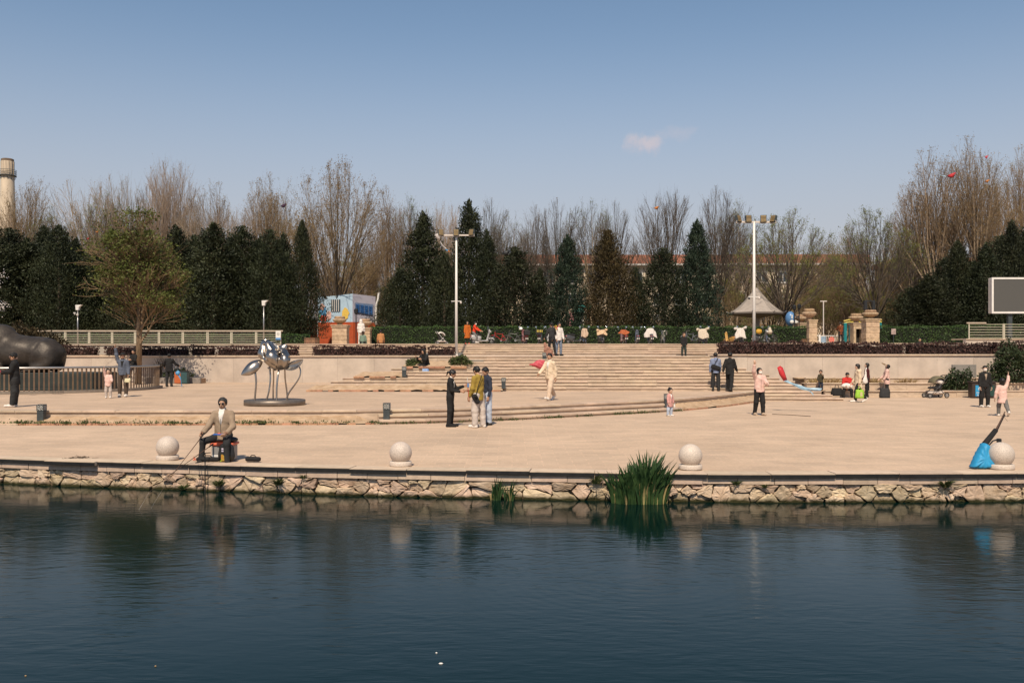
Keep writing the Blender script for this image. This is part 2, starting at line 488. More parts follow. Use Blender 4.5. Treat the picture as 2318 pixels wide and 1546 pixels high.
# ------------------------------------------------------------------ bank line
bank_px = [(0,1039),(120,1043),(247,1047),(460,1052),(640,1058),(904,1063.5),(1240,1069),(1530,1073),(1800,1074),(2100,1073.3),(2318,1072)]
bk = [G(a, b, 0.0) for a, b in bank_px]
bk = [Vector((-34, 27.5, 0)), Vector((-22, 22.6, 0)), Vector((-15, 20.4, 0))] + bk + [Vector((13, 17.0, 0)), Vector((20, 18.1, 0)), Vector((34, 21.5, 0))]
def resample(pts, step):
    seg = [(pts[i+1]-pts[i]).length for i in range(len(pts)-1)]
    tot = sum(seg); n = max(2, int(tot/step)); out = []
    for k in range(n+1):
        t = tot*k/n; i = 0
        while i < len(seg)-1 and t > seg[i]:
            t -= seg[i]; i += 1
        out.append(pts[i].lerp(pts[i+1], min(1, t/seg[i])))
    return out
def smooth_line(pts, it=3):
    for _ in range(it):
        pts = [pts[0]] + [(pts[i-1]+pts[i]*2+pts[i+1])/4 for i in range(1, len(pts)-1)] + [pts[-1]]
    return pts
class Curve:
    def __init__(s, pts):
        s.p = smooth_line(resample(pts, 0.25), 12)
        s.l = [0.0]
        for i in range(1, len(s.p)): s.l.append(s.l[-1] + (s.p[i]-s.p[i-1]).length)
        s.L = s.l[-1]
    def at(s, t):
        t = max(0, min(s.L-1e-6, t))
        lo = int(np.searchsorted(s.l, t, side='right'))-1
        lo = max(0, min(len(s.p)-2, lo))
        f = (t-s.l[lo])/(s.l[lo+1]-s.l[lo])
        q = s.p[lo].lerp(s.p[lo+1], f)
        tg = (s.p[min(len(s.p)-1, lo+2)]-s.p[max(0, lo-1)]).normalized()
        return q, tg, Vector((tg.y, -tg.x, 0))      # point, tangent (towards +x), outward normal (towards the viewer)
    def off(s, t, d, z=0.0):
        q, tg, n = s.at(t)
        v = q + n*d; v.z = z
        return v
    def find_x(s, x):
        for i, p in enumerate(s.p):
            if p.x >= x: return s.l[i]
        return s.L
BK = Curve(bk)
S0 = BK.find_x(-13.5); S1 = BK.find_x(12.5)           # stretch of bank built piece by piece

# promenade sheet
pm = MB(); n = 160; vs = []; 
for i in range(n+1):
    t = BK.L*i/n
    a = BK.off(t, -0.30, 0.0)
    vs.append(a); vs.append(Vector((a.x*1.9, 62, 0.0)))
pm.add(vs, [(2*i, 2*i+2, 2*i+3, 2*i+1) for i in range(n)])
tag(pm.build("promenade", M_prom), kind="structure")

bank = empty("bank_wall", BK.off((S0+S1)/2, 0), label="low rubble stone wall with granite edge along the water", cat="wall")
inv = -bank.location
def piece(mb, name, m, smooth=False):
    mb.v = [(v[0]+inv.x, v[1]+inv.y, v[2]+inv.z) for v in mb.v]
    return mb.build(name, m, bank, smooth)
# dark body behind the stones
mb = MB(); rows = []
nn = 90
for i in range(nn+1):
    t = BK.L*i/nn
    rows += [BK.off(t, -0.25, -0.01), BK.off(t, -0.135, -0.01), BK.off(t, -0.135, -1.3)]
mb.add(rows, [f for i in range(nn) for f in ((3*i, 3*i+1, 3*i+4, 3*i+3), (3*i+1, 3*i+2, 3*i+5, 3*i+4))])
piece(mb, "backing", mat("wall_mortar", (.085, .058, .036), col2=(.20, .14, .085), rough=.95, scale=9, bump=.5))
# edge slabs
t = S0; k = 0
while t < S1:
    ln = rnd.uniform(0.95, 1.25)
    dz = rnd.gauss(0, 0.004); do = rnd.gauss(0, 0.006); tw = rnd.gauss(0, 0.006)
    q = BK.off(t+ln/2, 0); px = CX + q.x/q.y*F
    if 140 < px < 245: do = 0.085; dz = 0.004; tw = 0.01
    if 1050 < px < 1150 or 2120 < px < 2200: dz += 0.018
    mb = MB()
    c = [BK.off(t+0.004, do+tw), BK.off(t+ln/2, do), BK.off(t+ln-0.004, do-tw), BK.off(t+ln-0.004, -0.42), BK.off(t+ln/2, -0.42), BK.off(t+0.004, -0.42)]
    mb.prism([(v.x, v.y) for v in c], -0.062+dz, 0.010+dz)
    piece(mb, "edge_slab", M_slab)
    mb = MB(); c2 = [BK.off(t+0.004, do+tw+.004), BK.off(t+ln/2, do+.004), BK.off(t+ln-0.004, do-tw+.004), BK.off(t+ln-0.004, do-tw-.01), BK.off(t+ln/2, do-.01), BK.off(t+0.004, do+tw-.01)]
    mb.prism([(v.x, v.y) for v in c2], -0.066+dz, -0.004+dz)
    piece(mb, "dark_edge", M_edge)  # near-black strip set along the front face of each slab
    t += ln; k += 1
# block course
t = S0
while t < S1:
    ln = rnd.uniform(0.58, 0.66)
    do = -0.034 + rnd.gauss(0, 0.004)
    mb = MB(); g = 0.005
    c = [BK.off(t+g, do), BK.off(t+ln-g, do), BK.off(t+ln-g, -0.2), BK.off(t+g, -0.2)]
    mb.prism([(v.x, v.y) for v in c], -0.182+rnd.gauss(0, .003), -0.064)
    piece(mb, "bank_block", M_block)
    t += ln
# rubble stones: Voronoi cells in the strip
def clip_poly(poly, nx, ny, c):
    out = []
    for i in range(len(poly)):
        a = poly[i]; b = poly[(i+1) % len(poly)]
        da = nx*a[0]+ny*a[1]-c; db = nx*b[0]+ny*b[1]-c
        if da <= 0: out.append(a)
        if (da < 0 < db) or (db < 0 < da):
            f = da/(da-db); out.append((a[0]+(b[0]-a[0])*f, a[1]+(b[1]-a[1])*f))
    return out
seeds = []
t = S0
r2 = random.Random(11)
while t < S1:
    w = r2.uniform(0.22, 0.70) if r2.random() < .75 else r2.uniform(.10, .2)
    kind = r2.random()
    if kind < 0.42:
        seeds += [(t+w*.5, -0.24-r2.uniform(0, .03)), (t+w*.4, -0.40-r2.uniform(0, .06))]
    elif kind < 0.72:
        seeds += [(t+w*.5, -0.35+r2.uniform(-.05, .05))]
        if r2.random() < .6: seeds += [(t+w*.9, -0.215)]
        if r2.random() < .6: seeds += [(t+w*.8, -0.47)]
    else:
        seeds += [(t+w*.3, -0.22), (t+w*.75, -0.30-r2.uniform(0, .06)), (t+w*.35, -0.45-r2.uniform(0,.05))]
    t += w
seeds += [(S0-.3, -.35), (S1+.3, -.35)]
for i, (sx, sz) in enumerate(seeds[:-2]):
    poly = [(sx-.5, -0.195), (sx+.5, -0.195), (sx+.5, -0.64), (sx-.5, -0.64)]
    for j, (ox, oz) in enumerate(seeds):
        if j == i or abs(ox-sx) > 1.0: continue
        nx, ny = ox-sx, (oz-sz)*2.1; l = math.hypot(nx, ny)
        if l < 1e-4: continue
        poly = clip_poly(poly, nx/l, ny/l, (nx*(sx+ox)/2 + ny*(sz+oz)/2)/l - (r2.uniform(0.001, 0.006) if r2.random() < .8 else r2.uniform(.006, .018)))
        if len(poly) < 3: break
    if len(poly) < 3: continue
    # round the corners and roughen
    q = []
    for a in range(len(poly)):
        A = poly[a]; B = poly[(a+1) % len(poly)]
        for f in (0.09, 0.36, 0.66, 0.91):
            q.append((A[0]+(B[0]-A[0])*f + r2.gauss(0, .012), A[1]+(B[1]-A[1])*f + r2.gauss(0, .011)))
    cx = sum(p[0] for p in q)/len(q); cz = sum(p[1] for p in q)/len(q)
    base = -0.115; h = r2.uniform(0.008, 0.095); tilt = r2.gauss(0, .07); tiltz = r2.gauss(0.0, .12)
    vs = []; m = len(q)
    for sc, dp in ((1.0, 0.0), (0.985, 0.6), (0.92, 0.95), (0.5, 1.0)):
        for (u, v) in q:
            uu = cx+(u-cx)*sc; vv = cz+(v-cz)*sc
            dd = base + h*dp + (tilt*(uu-cx) + tiltz*(vv-cz))*dp + (r2.gauss(0, .006) if dp > 0.5 else 0)
            vs.append(BK.off(uu, dd, vv))
    vs.append(BK.off(cx, base+h*1.02, cz))
    fs = []
    for rr in range(3):
        for a in range(m):
            b = (a+1) % m
            fs.append((rr*m+a, rr*m+b, (rr+1)*m+b, (rr+1)*m+a))
    for a in range(m): fs.append((3*m+a, 3*m+(a+1) % m, 4*m))
    fs = [tuple(reversed(f)) for f in fs]
    mb = MB(); mb.add(vs, fs)
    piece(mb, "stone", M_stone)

# ------------------------------------------------------------------ round plaza with its lip
ZP = 0.40
lip_px = [(0,929),(400,929),(840,928),(1000,925),(1150,920),(1300,913.5),(1500,905),(1600,897.5),(1670,890)]
lp = [G(a, b, ZP) for a, b in lip_px]
lp = [Vector((-42, 33, ZP)), Vector((-28, 29.0, ZP))] + lp + [Vector((11.2, 41.9, ZP))]
LP = Curve(lp)
mb = MB(); n = 120; vs = []
for i in range(n+1):
    a = LP.off(LP.L*i/n, -0.30, ZP-0.004)
    vs += [a, Vector((a.x*1.5 if a.x < 0 else a.x*1.02, 62, ZP-0.004))]
mb.add(vs, [(2*i, 2*i+2, 2*i+3, 2*i+1) for i in range(n)])
plaza = tag(mb.build("plaza", M_plaza), kind="structure")
psteps = empty("plaza_step", (0, 30, 0), label="curved granite steps and lip around the round plaza", cat="steps")
def ppiece(mb, name, m, smooth=False):
    mb.v = [(v[0], v[1]-30, v[2]) for v in mb.v]
    return mb.build(name, m, psteps, smooth)
def ring(curve, t0, t1, d_out, d_in, z0, z1, seg=0.5):
    mb = MB(); k = max(1, int((t1-t0)/seg)); vs = []
    for i in range(k+1):
        t = t0+(t1-t0)*i/k
        vs += [curve.off(t, d_out, z0), curve.off(t, d_out, z1), curve.off(t, d_in, z1), curve.off(t, d_in, z0)]
    fs = []
    for i in range(k):
        a = 4*i; b = a+4
        fs += [(a, b, b+1, a+1), (a+1, b+1, b+2, a+2), (a+2, b+2, b+3, a+3), (a+3, b+3, b, a)]
    fs += [(0, 1, 2, 3), (4*k+3, 4*k+2, 4*k+1, 4*k)]
    return mb.add(vs, fs)
T_a = LP.find_x(X(-60, 28)); T_b = LP.find_x(X(848, 28)); T_c = LP.find_x(X(1512, 34)); T_d = LP.L-0.05
ppiece(ring(LP, T_a, T_d, -0.05, -0.35, -0.05, ZP-0.06), "riser", M_riser)
t = T_a
while t < T_d-0.3:
    ln = min(rnd.uniform(0.98, 1.08), T_d-t)
    ppiece(ring(LP, t+0.004, t+ln-0.004, 0.0+rnd.gauss(0, .005), -0.34, ZP-0.06, ZP+rnd.gauss(0, .002)), "step_slab", M_step)
    t += ln
for lev in (1, 2):
    zt = ZP - 0.135*lev; o1 = 0.32*lev
    ppiece(ring(LP, T_b, T_c, o1-0.05, o1-0.6, -0.05-0.004*lev, zt-0.06), "riser", M_riser)
    t = T_b
    while t < T_c-0.2:
        ln = min(rnd.uniform(1.2, 1.5), T_c-t)
        ppiece(ring(LP, t+0.004, t+ln-0.004, o1+rnd.gauss(0, .006), o1-0.37, zt-0.06, zt+rnd.gauss(0, .002)), "step_slab", M_step)
        t += ln
# eroded planting beds in front of the lip
def bed(t0, t1, name, label, zin, wid):
    mb = MB(); k = int((t1-t0)/0.14); rows = 6; vs = []
    for i in range(k+1):
        t = t0+(t1-t0)*i/k
        endf = min(1, i/4, (k-i)/4)
        for j in range(rows+1):
            f = j/rows
            z = (zin*(1-f)**1.3 + 0.05)*endf*1.0 + rnd.gauss(0, .010)
            vs.append(LP.off(t, -0.05 + wid*f + rnd.gauss(0, .008), max(0.008, z)))
    mb.add(vs, [(i*(rows+1)+j, i*(rows+1)+j+1, (i+1)*(rows+1)+j+1, (i+1)*(rows+1)+j) for i in range(k) for j in range(rows)])
    mb.f = [tuple(reversed(f)) for f in mb.f]
    o = mb.build(name, M_soil)
    tag(o, label, "planting bed")
    tt = t0
    while tt < t1-0.1:
        ln = rnd.uniform(0.22, 0.26)
        if rnd.random() < 0.86:
            b = ring(LP, tt+.003, tt+ln-.003, -0.05+wid+0.06+rnd.gauss(0,.005), -0.05+wid-0.01, -0.01, 0.055+rnd.gauss(0,.006), seg=1)
            b.build("kerb_brick", M_brick, o)
        tt += ln
    return o
bed(LP.find_x(X(60, 28)), T_b-0.05, "soil_bed", "bare eroded soil bed under the plaza lip behind the seated angler", 0.17, 0.62)
bed(T_c+0.1, T_d-0.1, "soil_bed", "bare eroded soil bed under the plaza lip beside the child in pink", 0.19, 0.62)

# ------------------------------------------------------------------ the big stairs
YWL = 52.5; ZWL = 1.93
YWR = 47.6; ZWR = 2.02
DS = 41.5; RIS = 0.14; TRD = 0.35
stairs = empty("stairs", (3, DS, ZP), label="wide granite stairs climbing from the plaza to the terrace", cat="stairs")
def spiece(mb, name, m):
    mb.v = [(v[0]-3, v[1]-DS, v[2]-ZP) for v in mb.v]
    return mb.build(name, m, stairs)
left_px  = [748, 748, 748, 775, 805, 858, 885, 915, 945, 975, 1035]
right_px = [1835, 1815, 1800, 1765, 1742, 1712, 1690, 1650, 1636, 1622, 1607]
def step(x0, x1, y0, z1, ris, trd, y_back):
    spiece(MB().box((x0, y0+0.042, z1-ris-0.03), (x1, y_back, z1-0.05)), "riser", M_riser)
    x = x0
    while x < x1-0.05:
        ln = min(rnd.uniform(1.3, 1.75), x1-x)
        if x1-(x+ln) < 0.4: ln = x1-x
        dz = rnd.gauss(0, .003); do = rnd.gauss(0, .006)
        spiece(MB().box((x+.004, y0+do, z1-0.05+dz), (x+ln-.004, y0+trd+0.05, z1+dz), 0.006), "step_slab", M_step)
        x += ln
for k in range(11):
    y0 = DS + TRD*k; z1 = ZP + RIS*(k+1)
    step(X(left_px[k], y0), X(right_px[k], y0), y0, z1, RIS, TRD if k < 10 else 0.6, y0+TRD+0.25)
for k, (a, b) in enumerate(((1715, 1910), (1722, 1885), (1730, 1860))):     # steps that run down to the promenade
    y0 = DS - 1.05 + 0.35*k; z1 = 0.133*(k+1)
    step(X(a, y0), X(b, y0), y0, z1, 0.133, 0.35, y0+0.6)
ZL = ZP + RIS*11            # landing
YU = 57.0
for k in range(5):
    y0 = YU + 0.35*k; z1 = ZL + RIS*(k+1)
    step(X(644, y0), X(1634 if k > 0 else 1640, y0), y0, z1, RIS, 0.35, y0+0.6)
ZT = ZL + RIS*5             # terrace
# landing between the flights
lpoly = [(X(966, DS+3.14), DS+3.14), (X(1040, DS+3.14), DS+3.14), (X(1040, DS+3.7), DS+3.7), (X(1605, DS+3.7), DS+3.7), (X(1606, YWR), YWR+.1), (X(1650, YU), YU+.3), (X(600, YU), YU+.3), (X(600, 53), 53.0), (X(960, YWL), YWL+.2)]
tag(MB().add([(a, b, ZL-0.006) for a, b in lpoly], [tuple(range(len(lpoly)))]).build("landing", M_terr), kind="structure")
cw = empty("bed_kerb_wall", (X(1003, DS+3.1), DS+3.1, ZP+1.1), label="short granite kerb wall beside the top of the stairs on the left", cat="wall")
for k in range(3):
    a_ = X(966+24.5*k, DS+3.1)-cw.location.x; b_ = X(966+24.5*(k+1), DS+3.1)-cw.location.x
    MB().box((a_+.003, 0, -.1), (b_-.003, .12, ZL-ZP-1.1-.05)).build("wall_block", M_riser, cw); MB().box((a_+.003, -.04, ZL-ZP-1.1-.05), (b_-.003, .3, ZL-ZP-1.1+.004), .006).build("coping_slab", M_step, cw)
# terrace and the land behind, to the horizon
tag(MB().add([(-70, YU+1.5, ZT-0.004), (70, YU+1.5, ZT-0.004), (70, 69.5, ZT-0.004), (-70, 69.5, ZT-0.004)], [(0,1,2,3)]).build("terrace", M_terr), kind="structure")
tag(MB().add([(-3000, 69.5, ZT-0.012), (3000, 69.5, ZT-0.012), (3000, 4000, ZT-0.012), (-3000, 4000, ZT-0.012)], [(0,1,2,3)]).build("ground", M_ground), kind="structure")

# soil pockets on the stairs
def stair_bed(x0, x1, y0, y1, z0, z1, label):
    mb = MB(); k = max(3, int((x1-x0)/0.15)); rows = 4; vs = []
    for i in range(k+1):
        for j in range(rows+1):
            f = j/rows; e = min(1, i/2, (k-i)/2)
            vs.append((x0+(x1-x0)*i/k, y0+(y1-y0)*f, z0+(z1-z0)*(0.25+0.75*f)*(0.5+.5*e)+rnd.gauss(0, .012)))
    mb.add(vs, [(i*(rows+1)+j, (i+1)*(rows+1)+j, (i+1)*(rows+1)+j+1, i*(rows+1)+j+1) for i in range(k) for j in range(rows)])
    # skirt
    o = mb.build("soil_bed", M_soil); tag(o, label, "planting bed")
    x = x0
    while x < x1-.2:
        ln = rnd.uniform(.22, .27)
        if rnd.random() < .8: MB().box((x+.004, y0-.08, z0-.005), (x+ln-.004, y0+.01, z0+(z1-z0)*.25+.01), .008).build("kerb_brick", M_brick, o)
        x += ln
    return o
stair_bed(X(700, DS), X(1138, DS), DS-0.55, DS+0.06, ZP, ZP+0.27, "long soil bed along the foot of the stairs left of the woman in black")
stair_bed(X(805, DS+1.6), X(918, DS+1.6), DS+1.06, DS+1.77, ZP+0.56, ZP+0.82, "small soil bed on the stairs by the lowest lamp bollard on the left")
stair_bed(X(915, DS+2.8), X(1066, DS+2.8), DS+2.11, DS+3.0, ZP+0.98, ZP+1.30, "soil bed with bushes on the stairs above the hooded person")

# ------------------------------------------------------------------ retaining walls
def retaining(x0, x1, y, z0, z1, label, pw):
    w = empty("retaining_wall", ((x0+x1)/2, y, z0), label=label, cat="wall")
    ox, oy, oz = w.location
    MB().box((x0-ox, 0.06, -0.6), (x1-ox, 0.5, z1-z0-0.07)).build("backing", M_dark, w)
    x = x0
    while x < x1-.01:
        ln = min(pw*rnd.uniform(.96, 1.04), x1-x)
        if x1-(x+ln) < .4: ln = x1-x
        MB().box((x+.003-ox, rnd.gauss(0, .0025), -0.5), (x+ln-.003-ox, 0.09, z1-z0-0.08)).build("wall_panel", M_wallp, w)
        x += ln
    x = x0-.05
    while x < x1-.01:
        ln = min(rnd.uniform(1.7, 2.1), x1+.05-x)
        MB().box((x+.003-ox, -0.07+rnd.gauss(0, .004), z1-z0-0.08), (x+ln-.003-ox, 0.42, z1-z0+rnd.gauss(0, .003)), .008).build("coping_slab", M_slab, w)
        x += ln
    return w
retaining(-46, X(972, YWL), YWL, ZP, ZWL, "long pale granite retaining wall behind the steel flower sculpture", 2.0)
retaining(X(1604, YWR), 44, YWR, 0.0, ZWR, "long pale granite retaining wall right of the stairs", 1.95)
# cheek wall closing the bed on the left of the upper steps
# planter tiers in front of the right wall
def tier(x0, x1, y, z0, z1, label):
    w = empty("planter_wall", ((x0+x1)/2, y, z0), label=label, cat="wall")
    ox, oy, oz = w.location; x = x0
    while x < x1-.01:
        ln = min(rnd.uniform(1.1, 1.45), x1-x)
        MB().box((x+.003-ox, rnd.gauss(0, .006), -0.1), (x+ln-.003-ox, .22, z1-z0-.05)).build("wall_block", M_riser, w)
        MB().box((x+.003-ox, -.045+rnd.gauss(0,.006), z1-z0-.05), (x+ln-.003-ox, .30, z1-z0+rnd.gauss(0,.003)), .007).build("coping_slab", M_step, w)
        x += ln
    return w
tier(X(1868, 44), 33, 44.0, 0.0, 0.31, "lowest granite kerb wall behind the baby stroller")
tier(X(1826, 45.1), 34, 45.1, 0.31, 0.64, "middle granite planter wall behind the toddler in camouflage")
tier(X(1824, 46.3), 35, 46.3, 0.5, 0.86, "upper granite planter wall at the foot of the right retaining wall")
for (ya, yb, z, nm) in ((44.2, 45.15, .27, "low"), (45.3, 46.35, .58, "mid"), (46.5, 47.6, .80, "high")):
    tag(MB().add([(X(1826, 45)+.1, ya, z), (35, ya, z), (35, yb, z+.03), (X(1826, 45)+.1, yb, z+.03)], [(0,1,2,3)]).build("planter_soil", M_soil), kind="structure")
# sloping soil behind the walls, under the purple hedges
for (xa, xb, yw, zw) in ((-60, X(972, YWL), YWL, ZWL), (X(1604, YWR), 60, YWR, ZWR)):
    tag(MB().add([(xa, yw+.35, zw-.05), (xb, yw+.35, zw-.05), (xb, YU+.1, ZL+.03), (xa, YU+.1, ZL+.03)], [(0,1,2,3)]).build("bed_soil", M_soil), kind="structure")
# terrace front walls left and right of the upper flight
def front_wall(x0, x1, y, z0, z1, label):
    w = empty("terrace_wall", ((x0+x1)/2, y, z0), label=label, cat="wall")
    ox = w.location.x; x = x0
    while x < x1-.01:
        ln = min(rnd.uniform(1.8, 2.2), x1-x)
        MB().box((x+.003-ox, 0, -.3), (x+ln-.003-ox, .35, z1-z0-.07)).build("wall_panel", M_wallp, w)
        MB().box((x+.003-ox, -.06, z1-z0-.07), (x+ln-.003-ox, 1.9, z1-z0+rnd.gauss(0,.002)), .008).build("coping_slab", M_slab, w)
        x += ln
front_wall(-46, X(640, 58.5), 58.5, ZL, 2.60, "low pale terrace wall under the left railing")
front_wall(X(1648, 57.6), X(2184, 57.6), 57.6, ZL, 2.68, "low pale kerb wall behind the right purple hedge")
front_wall(X(2186, 57.4), 44, 57.4, ZL, 2.95, "raised pale terrace wall under the right railing")
# ------------------------------------------------------------------ vegetation generators (numpy)
NR = np.random.default_rng(5)

def unit(v):
    return v / np.maximum(1e-9, np.linalg.norm(v, axis=-1, keepdims=True))

def leaf_quads(C, D, L, W, rng=NR, N=None, hint=1.1):
    """diamond leaves: centres C, directions D, lengths L, widths W"""
    n = len(C)
    D = unit(D)
    rv = unit(rng.normal(size=(n, 3)))
    if N is not None: rv = unit(rv+unit(N)*hint)
    S = unit(np.cross(D, rv))
    L = np.asarray(L).reshape(-1, 1); W = np.asarray(W).reshape(-1, 1)
    V = np.empty((n, 4, 3))
    V[:, 0] = C - D*L*.5
    V[:, 1] = C + S*W*.5 - D*L*.05
    V[:, 2] = C + D*L*.5
    V[:, 3] = C - S*W*.5 - D*L*.05
    return V.reshape(-1, 3), np.arange(n*4).reshape(n, 4)

def tubes3(A, B, ra, rb, sides=3):
    """straight tapered prisms from A to B"""
    n = len(A)
    T = unit(B-A)
    ref = np.tile(np.array([0.0, 0.0, 1.0]), (n, 1)); ref[np.abs(T[:, 2]) > .9] = (1, 0, 0)
    U = unit(np.cross(T, ref)); W = np.cross(T, U)
    V = np.empty((n, 2*sides, 3))
    for k in range(sides):
        a = 2*math.pi*k/sides
        o = U*math.cos(a) + W*math.sin(a)
        V[:, k] = A + o*ra.reshape(-1, 1)
        V[:, sides+k] = B + o*rb.reshape(-1, 1)
    base = (np.arange(n)*2*sides).reshape(-1, 1)
    fs = []
    for k in range(sides):
        j = (k+1) % sides
        fs.append(np.concatenate([base+k, base+j, base+sides+j, base+sides+k], axis=1))
    return V.reshape(-1, 3), np.stack(fs, 1).reshape(-1, 4)

def join_vf(parts):
    Vs = []; Fs = []; o = 0
    for V, Fc in parts:
        Vs.append(V); Fs.append(Fc+o); o += len(V)
    return np.concatenate(Vs), np.concatenate(Fs)

M_bark = mat("dark_bark", (0.085, 0.062, 0.043), rough=0.95, var=0.35, scale=9, bump=0.5, bscale=30, stretch=(1,1,.3))
M_barkp = mat("pale_bark", (0.34, 0.25, 0.17), rough=0.9, var=0.3, scale=7, bump=0.4, bscale=25, stretch=(1,1,.4), rand=.12)
M_barko = mat("ochre_bark", (0.22, 0.15, 0.09), rough=0.9, var=0.35, scale=7, bump=0.4, bscale=25, stretch=(1,1,.4))
M_twigd = mat("grey_twigs", (0.115, 0.090, 0.068), rough=0.9, var=0.3, scale=2, rand=.15)
M_twigb = mat("brown_twigs", (0.215, 0.145, 0.082), rough=0.9, var=0.3, scale=2, rand=.15)
M_twigp = mat("pale_twigs", (0.34, 0.25, 0.175), rough=0.9, var=0.25, scale=2, rand=.12)
M_cyp = leafmat("cypress_green", (0.012, 0.017, 0.008), (0.046, 0.053, 0.022), scale=0.9, rand=0.18, trans=0.08)
M_cypb = leafmat("cypress_blue_green", (0.011, 0.020, 0.013), (0.038, 0.056, 0.032), scale=1.2, rand=0.12, trans=0.08)
M_cypo = leafmat("cypress_bronze", (0.022, 0.017, 0.007), (0.085, 0.058, 0.023), scale=0.9, rand=0.12, trans=0.08)
M_bud = leafmat("brown_buds", (0.20, 0.13, 0.06), (0.36, 0.26, 0.13), rand=.15, trans=.25)
M_budg = leafmat("green_buds", (0.13, 0.15, 0.03), (0.30, 0.31, 0.08), rand=.15, trans=.3)
M_leafs = leafmat("spring_leaves", (0.06, 0.082, 0.018), (0.185, 0.21, 0.055), rand=.1, trans=.3)
M_hedge = leafmat("green_hedge_leaves", (0.022, 0.050, 0.014), (0.092, 0.155, 0.045), scale=2.2, rand=0.06, trans=0.12, rough=0.45)
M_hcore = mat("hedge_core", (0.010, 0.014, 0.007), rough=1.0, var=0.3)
M_purp = leafmat("purple_hedge_leaves", (0.035, 0.016, 0.014), (0.115, 0.058, 0.048), scale=2.0, rand=0.08, trans=0.12)
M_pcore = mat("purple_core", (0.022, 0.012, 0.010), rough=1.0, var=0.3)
M_shrub = leafmat("shrub_leaves", (0.016, 0.026, 0.011), (0.055, 0.075, 0.030), scale=2.0, rand=.08, trans=.12)
M_dry = leafmat("dry_grass", (0.30, 0.20, 0.09), (0.48, 0.35, 0.17), rand=.1, trans=.2)
M_weed = leafmat("weed_green", (0.045, 0.065, 0.020), (0.12, 0.14, 0.05), rand=.15, trans=.2)
M_iris = leafmat("iris_green", (0.010, 0.032, 0.012), (0.06, 0.105, 0.035), scale=5.0, rand=.05, trans=.2, rough=.4)
M_irisy = leafmat("iris_dry", (0.30, 0.20, 0.10), (0.42, 0.34, 0.14), rand=.1, trans=.2)

def cypress_mesh(seed, h=9.0, r=2.0, n=21000, shape=1.0, lobes=5, clump=0.35, bare=0.08, mat_=None, sparse=1.0):
    """dense conical juniper: tufts swept upwards, uneven outline"""
    g = np.random.default_rng(seed)
    nc = int(900*sparse)
    u = g.power(1.25, nc) ; u = 1-u                    # 0 at foot, more clumps low down
    u = bare + (1-bare)*u
    ang = g.uniform(0, 2*math.pi, nc)
    prof = np.where(u < 0.25, 0.80+0.20*(u/0.25), ((1-u)/0.75)**(0.72*shape))
    ph = g.uniform(0, 6.28, 6)
    wob = 1 + 0.17*np.sin(ang*lobes+ph[0]+u*9) + 0.14*np.sin(ang*2+ph[1]-u*6) + 0.13*np.sin(u*30+ph[2]+ang*3) + g.normal(0, .11, nc)
    rad = r*prof*wob*np.clip(g.power(3.2, nc), .35, 1)
    C = np.stack([rad*np.cos(ang), rad*np.sin(ang), u*h], 1)
    per = max(4, int(n/nc))
    idx = np.repeat(np.arange(nc), per)
    cs = clump*(0.55+0.6*(1-u))*g.uniform(.7, 1.35, nc)
    off = g.normal(size=(len(idx), 3))*np.array([.55, .55, .8])*cs[idx][:, None]
    Pp = C[idx] + off
    Pp[:, 2] = np.clip(Pp[:, 2], bare*h*.75, h*1.02)
    out = np.stack([np.cos(ang), np.sin(ang), np.zeros(nc)], 1)[idx]
    D = out*0.55 + np.array([0, 0, 1.0]) + g.normal(0, .45, size=(len(idx), 3))
    L = g.uniform(.11, .23, len(idx))*h/9; W = L*g.uniform(.28, .46, len(idx))
    # leading tip
    k = 60
    tp = np.stack([g.normal(0, .06, k), g.normal(0, .06, k), h*(1-g.power(.7, k)*0.0)-g.uniform(0, .09*h, k)+.03*h], 1)
    nd_ = out*.9+np.array([0, 0, .35])+unit(off)*.8
    a = leaf_quads(Pp, D, L, W, g, N=nd_, hint=1.9)
    b = leaf_quads(tp, np.array([0, 0, 1.0])+g.normal(0, .35, (k, 3)), np.full(k, .3), np.full(k, .11), g)
    V, Fc = join_vf([a, b])
    me = np_mesh("crown", V, Fc, mat_ or M_cyp)
    tr = MB(); tr.tube([(0,0,-.1),(0.02,0,h*.15),(0,.03,h*.5),(0,0,h*.92)], [h*.020, h*.016, h*.010, .01], 7)
    return me, tr.mesh("trunk", M_bark)

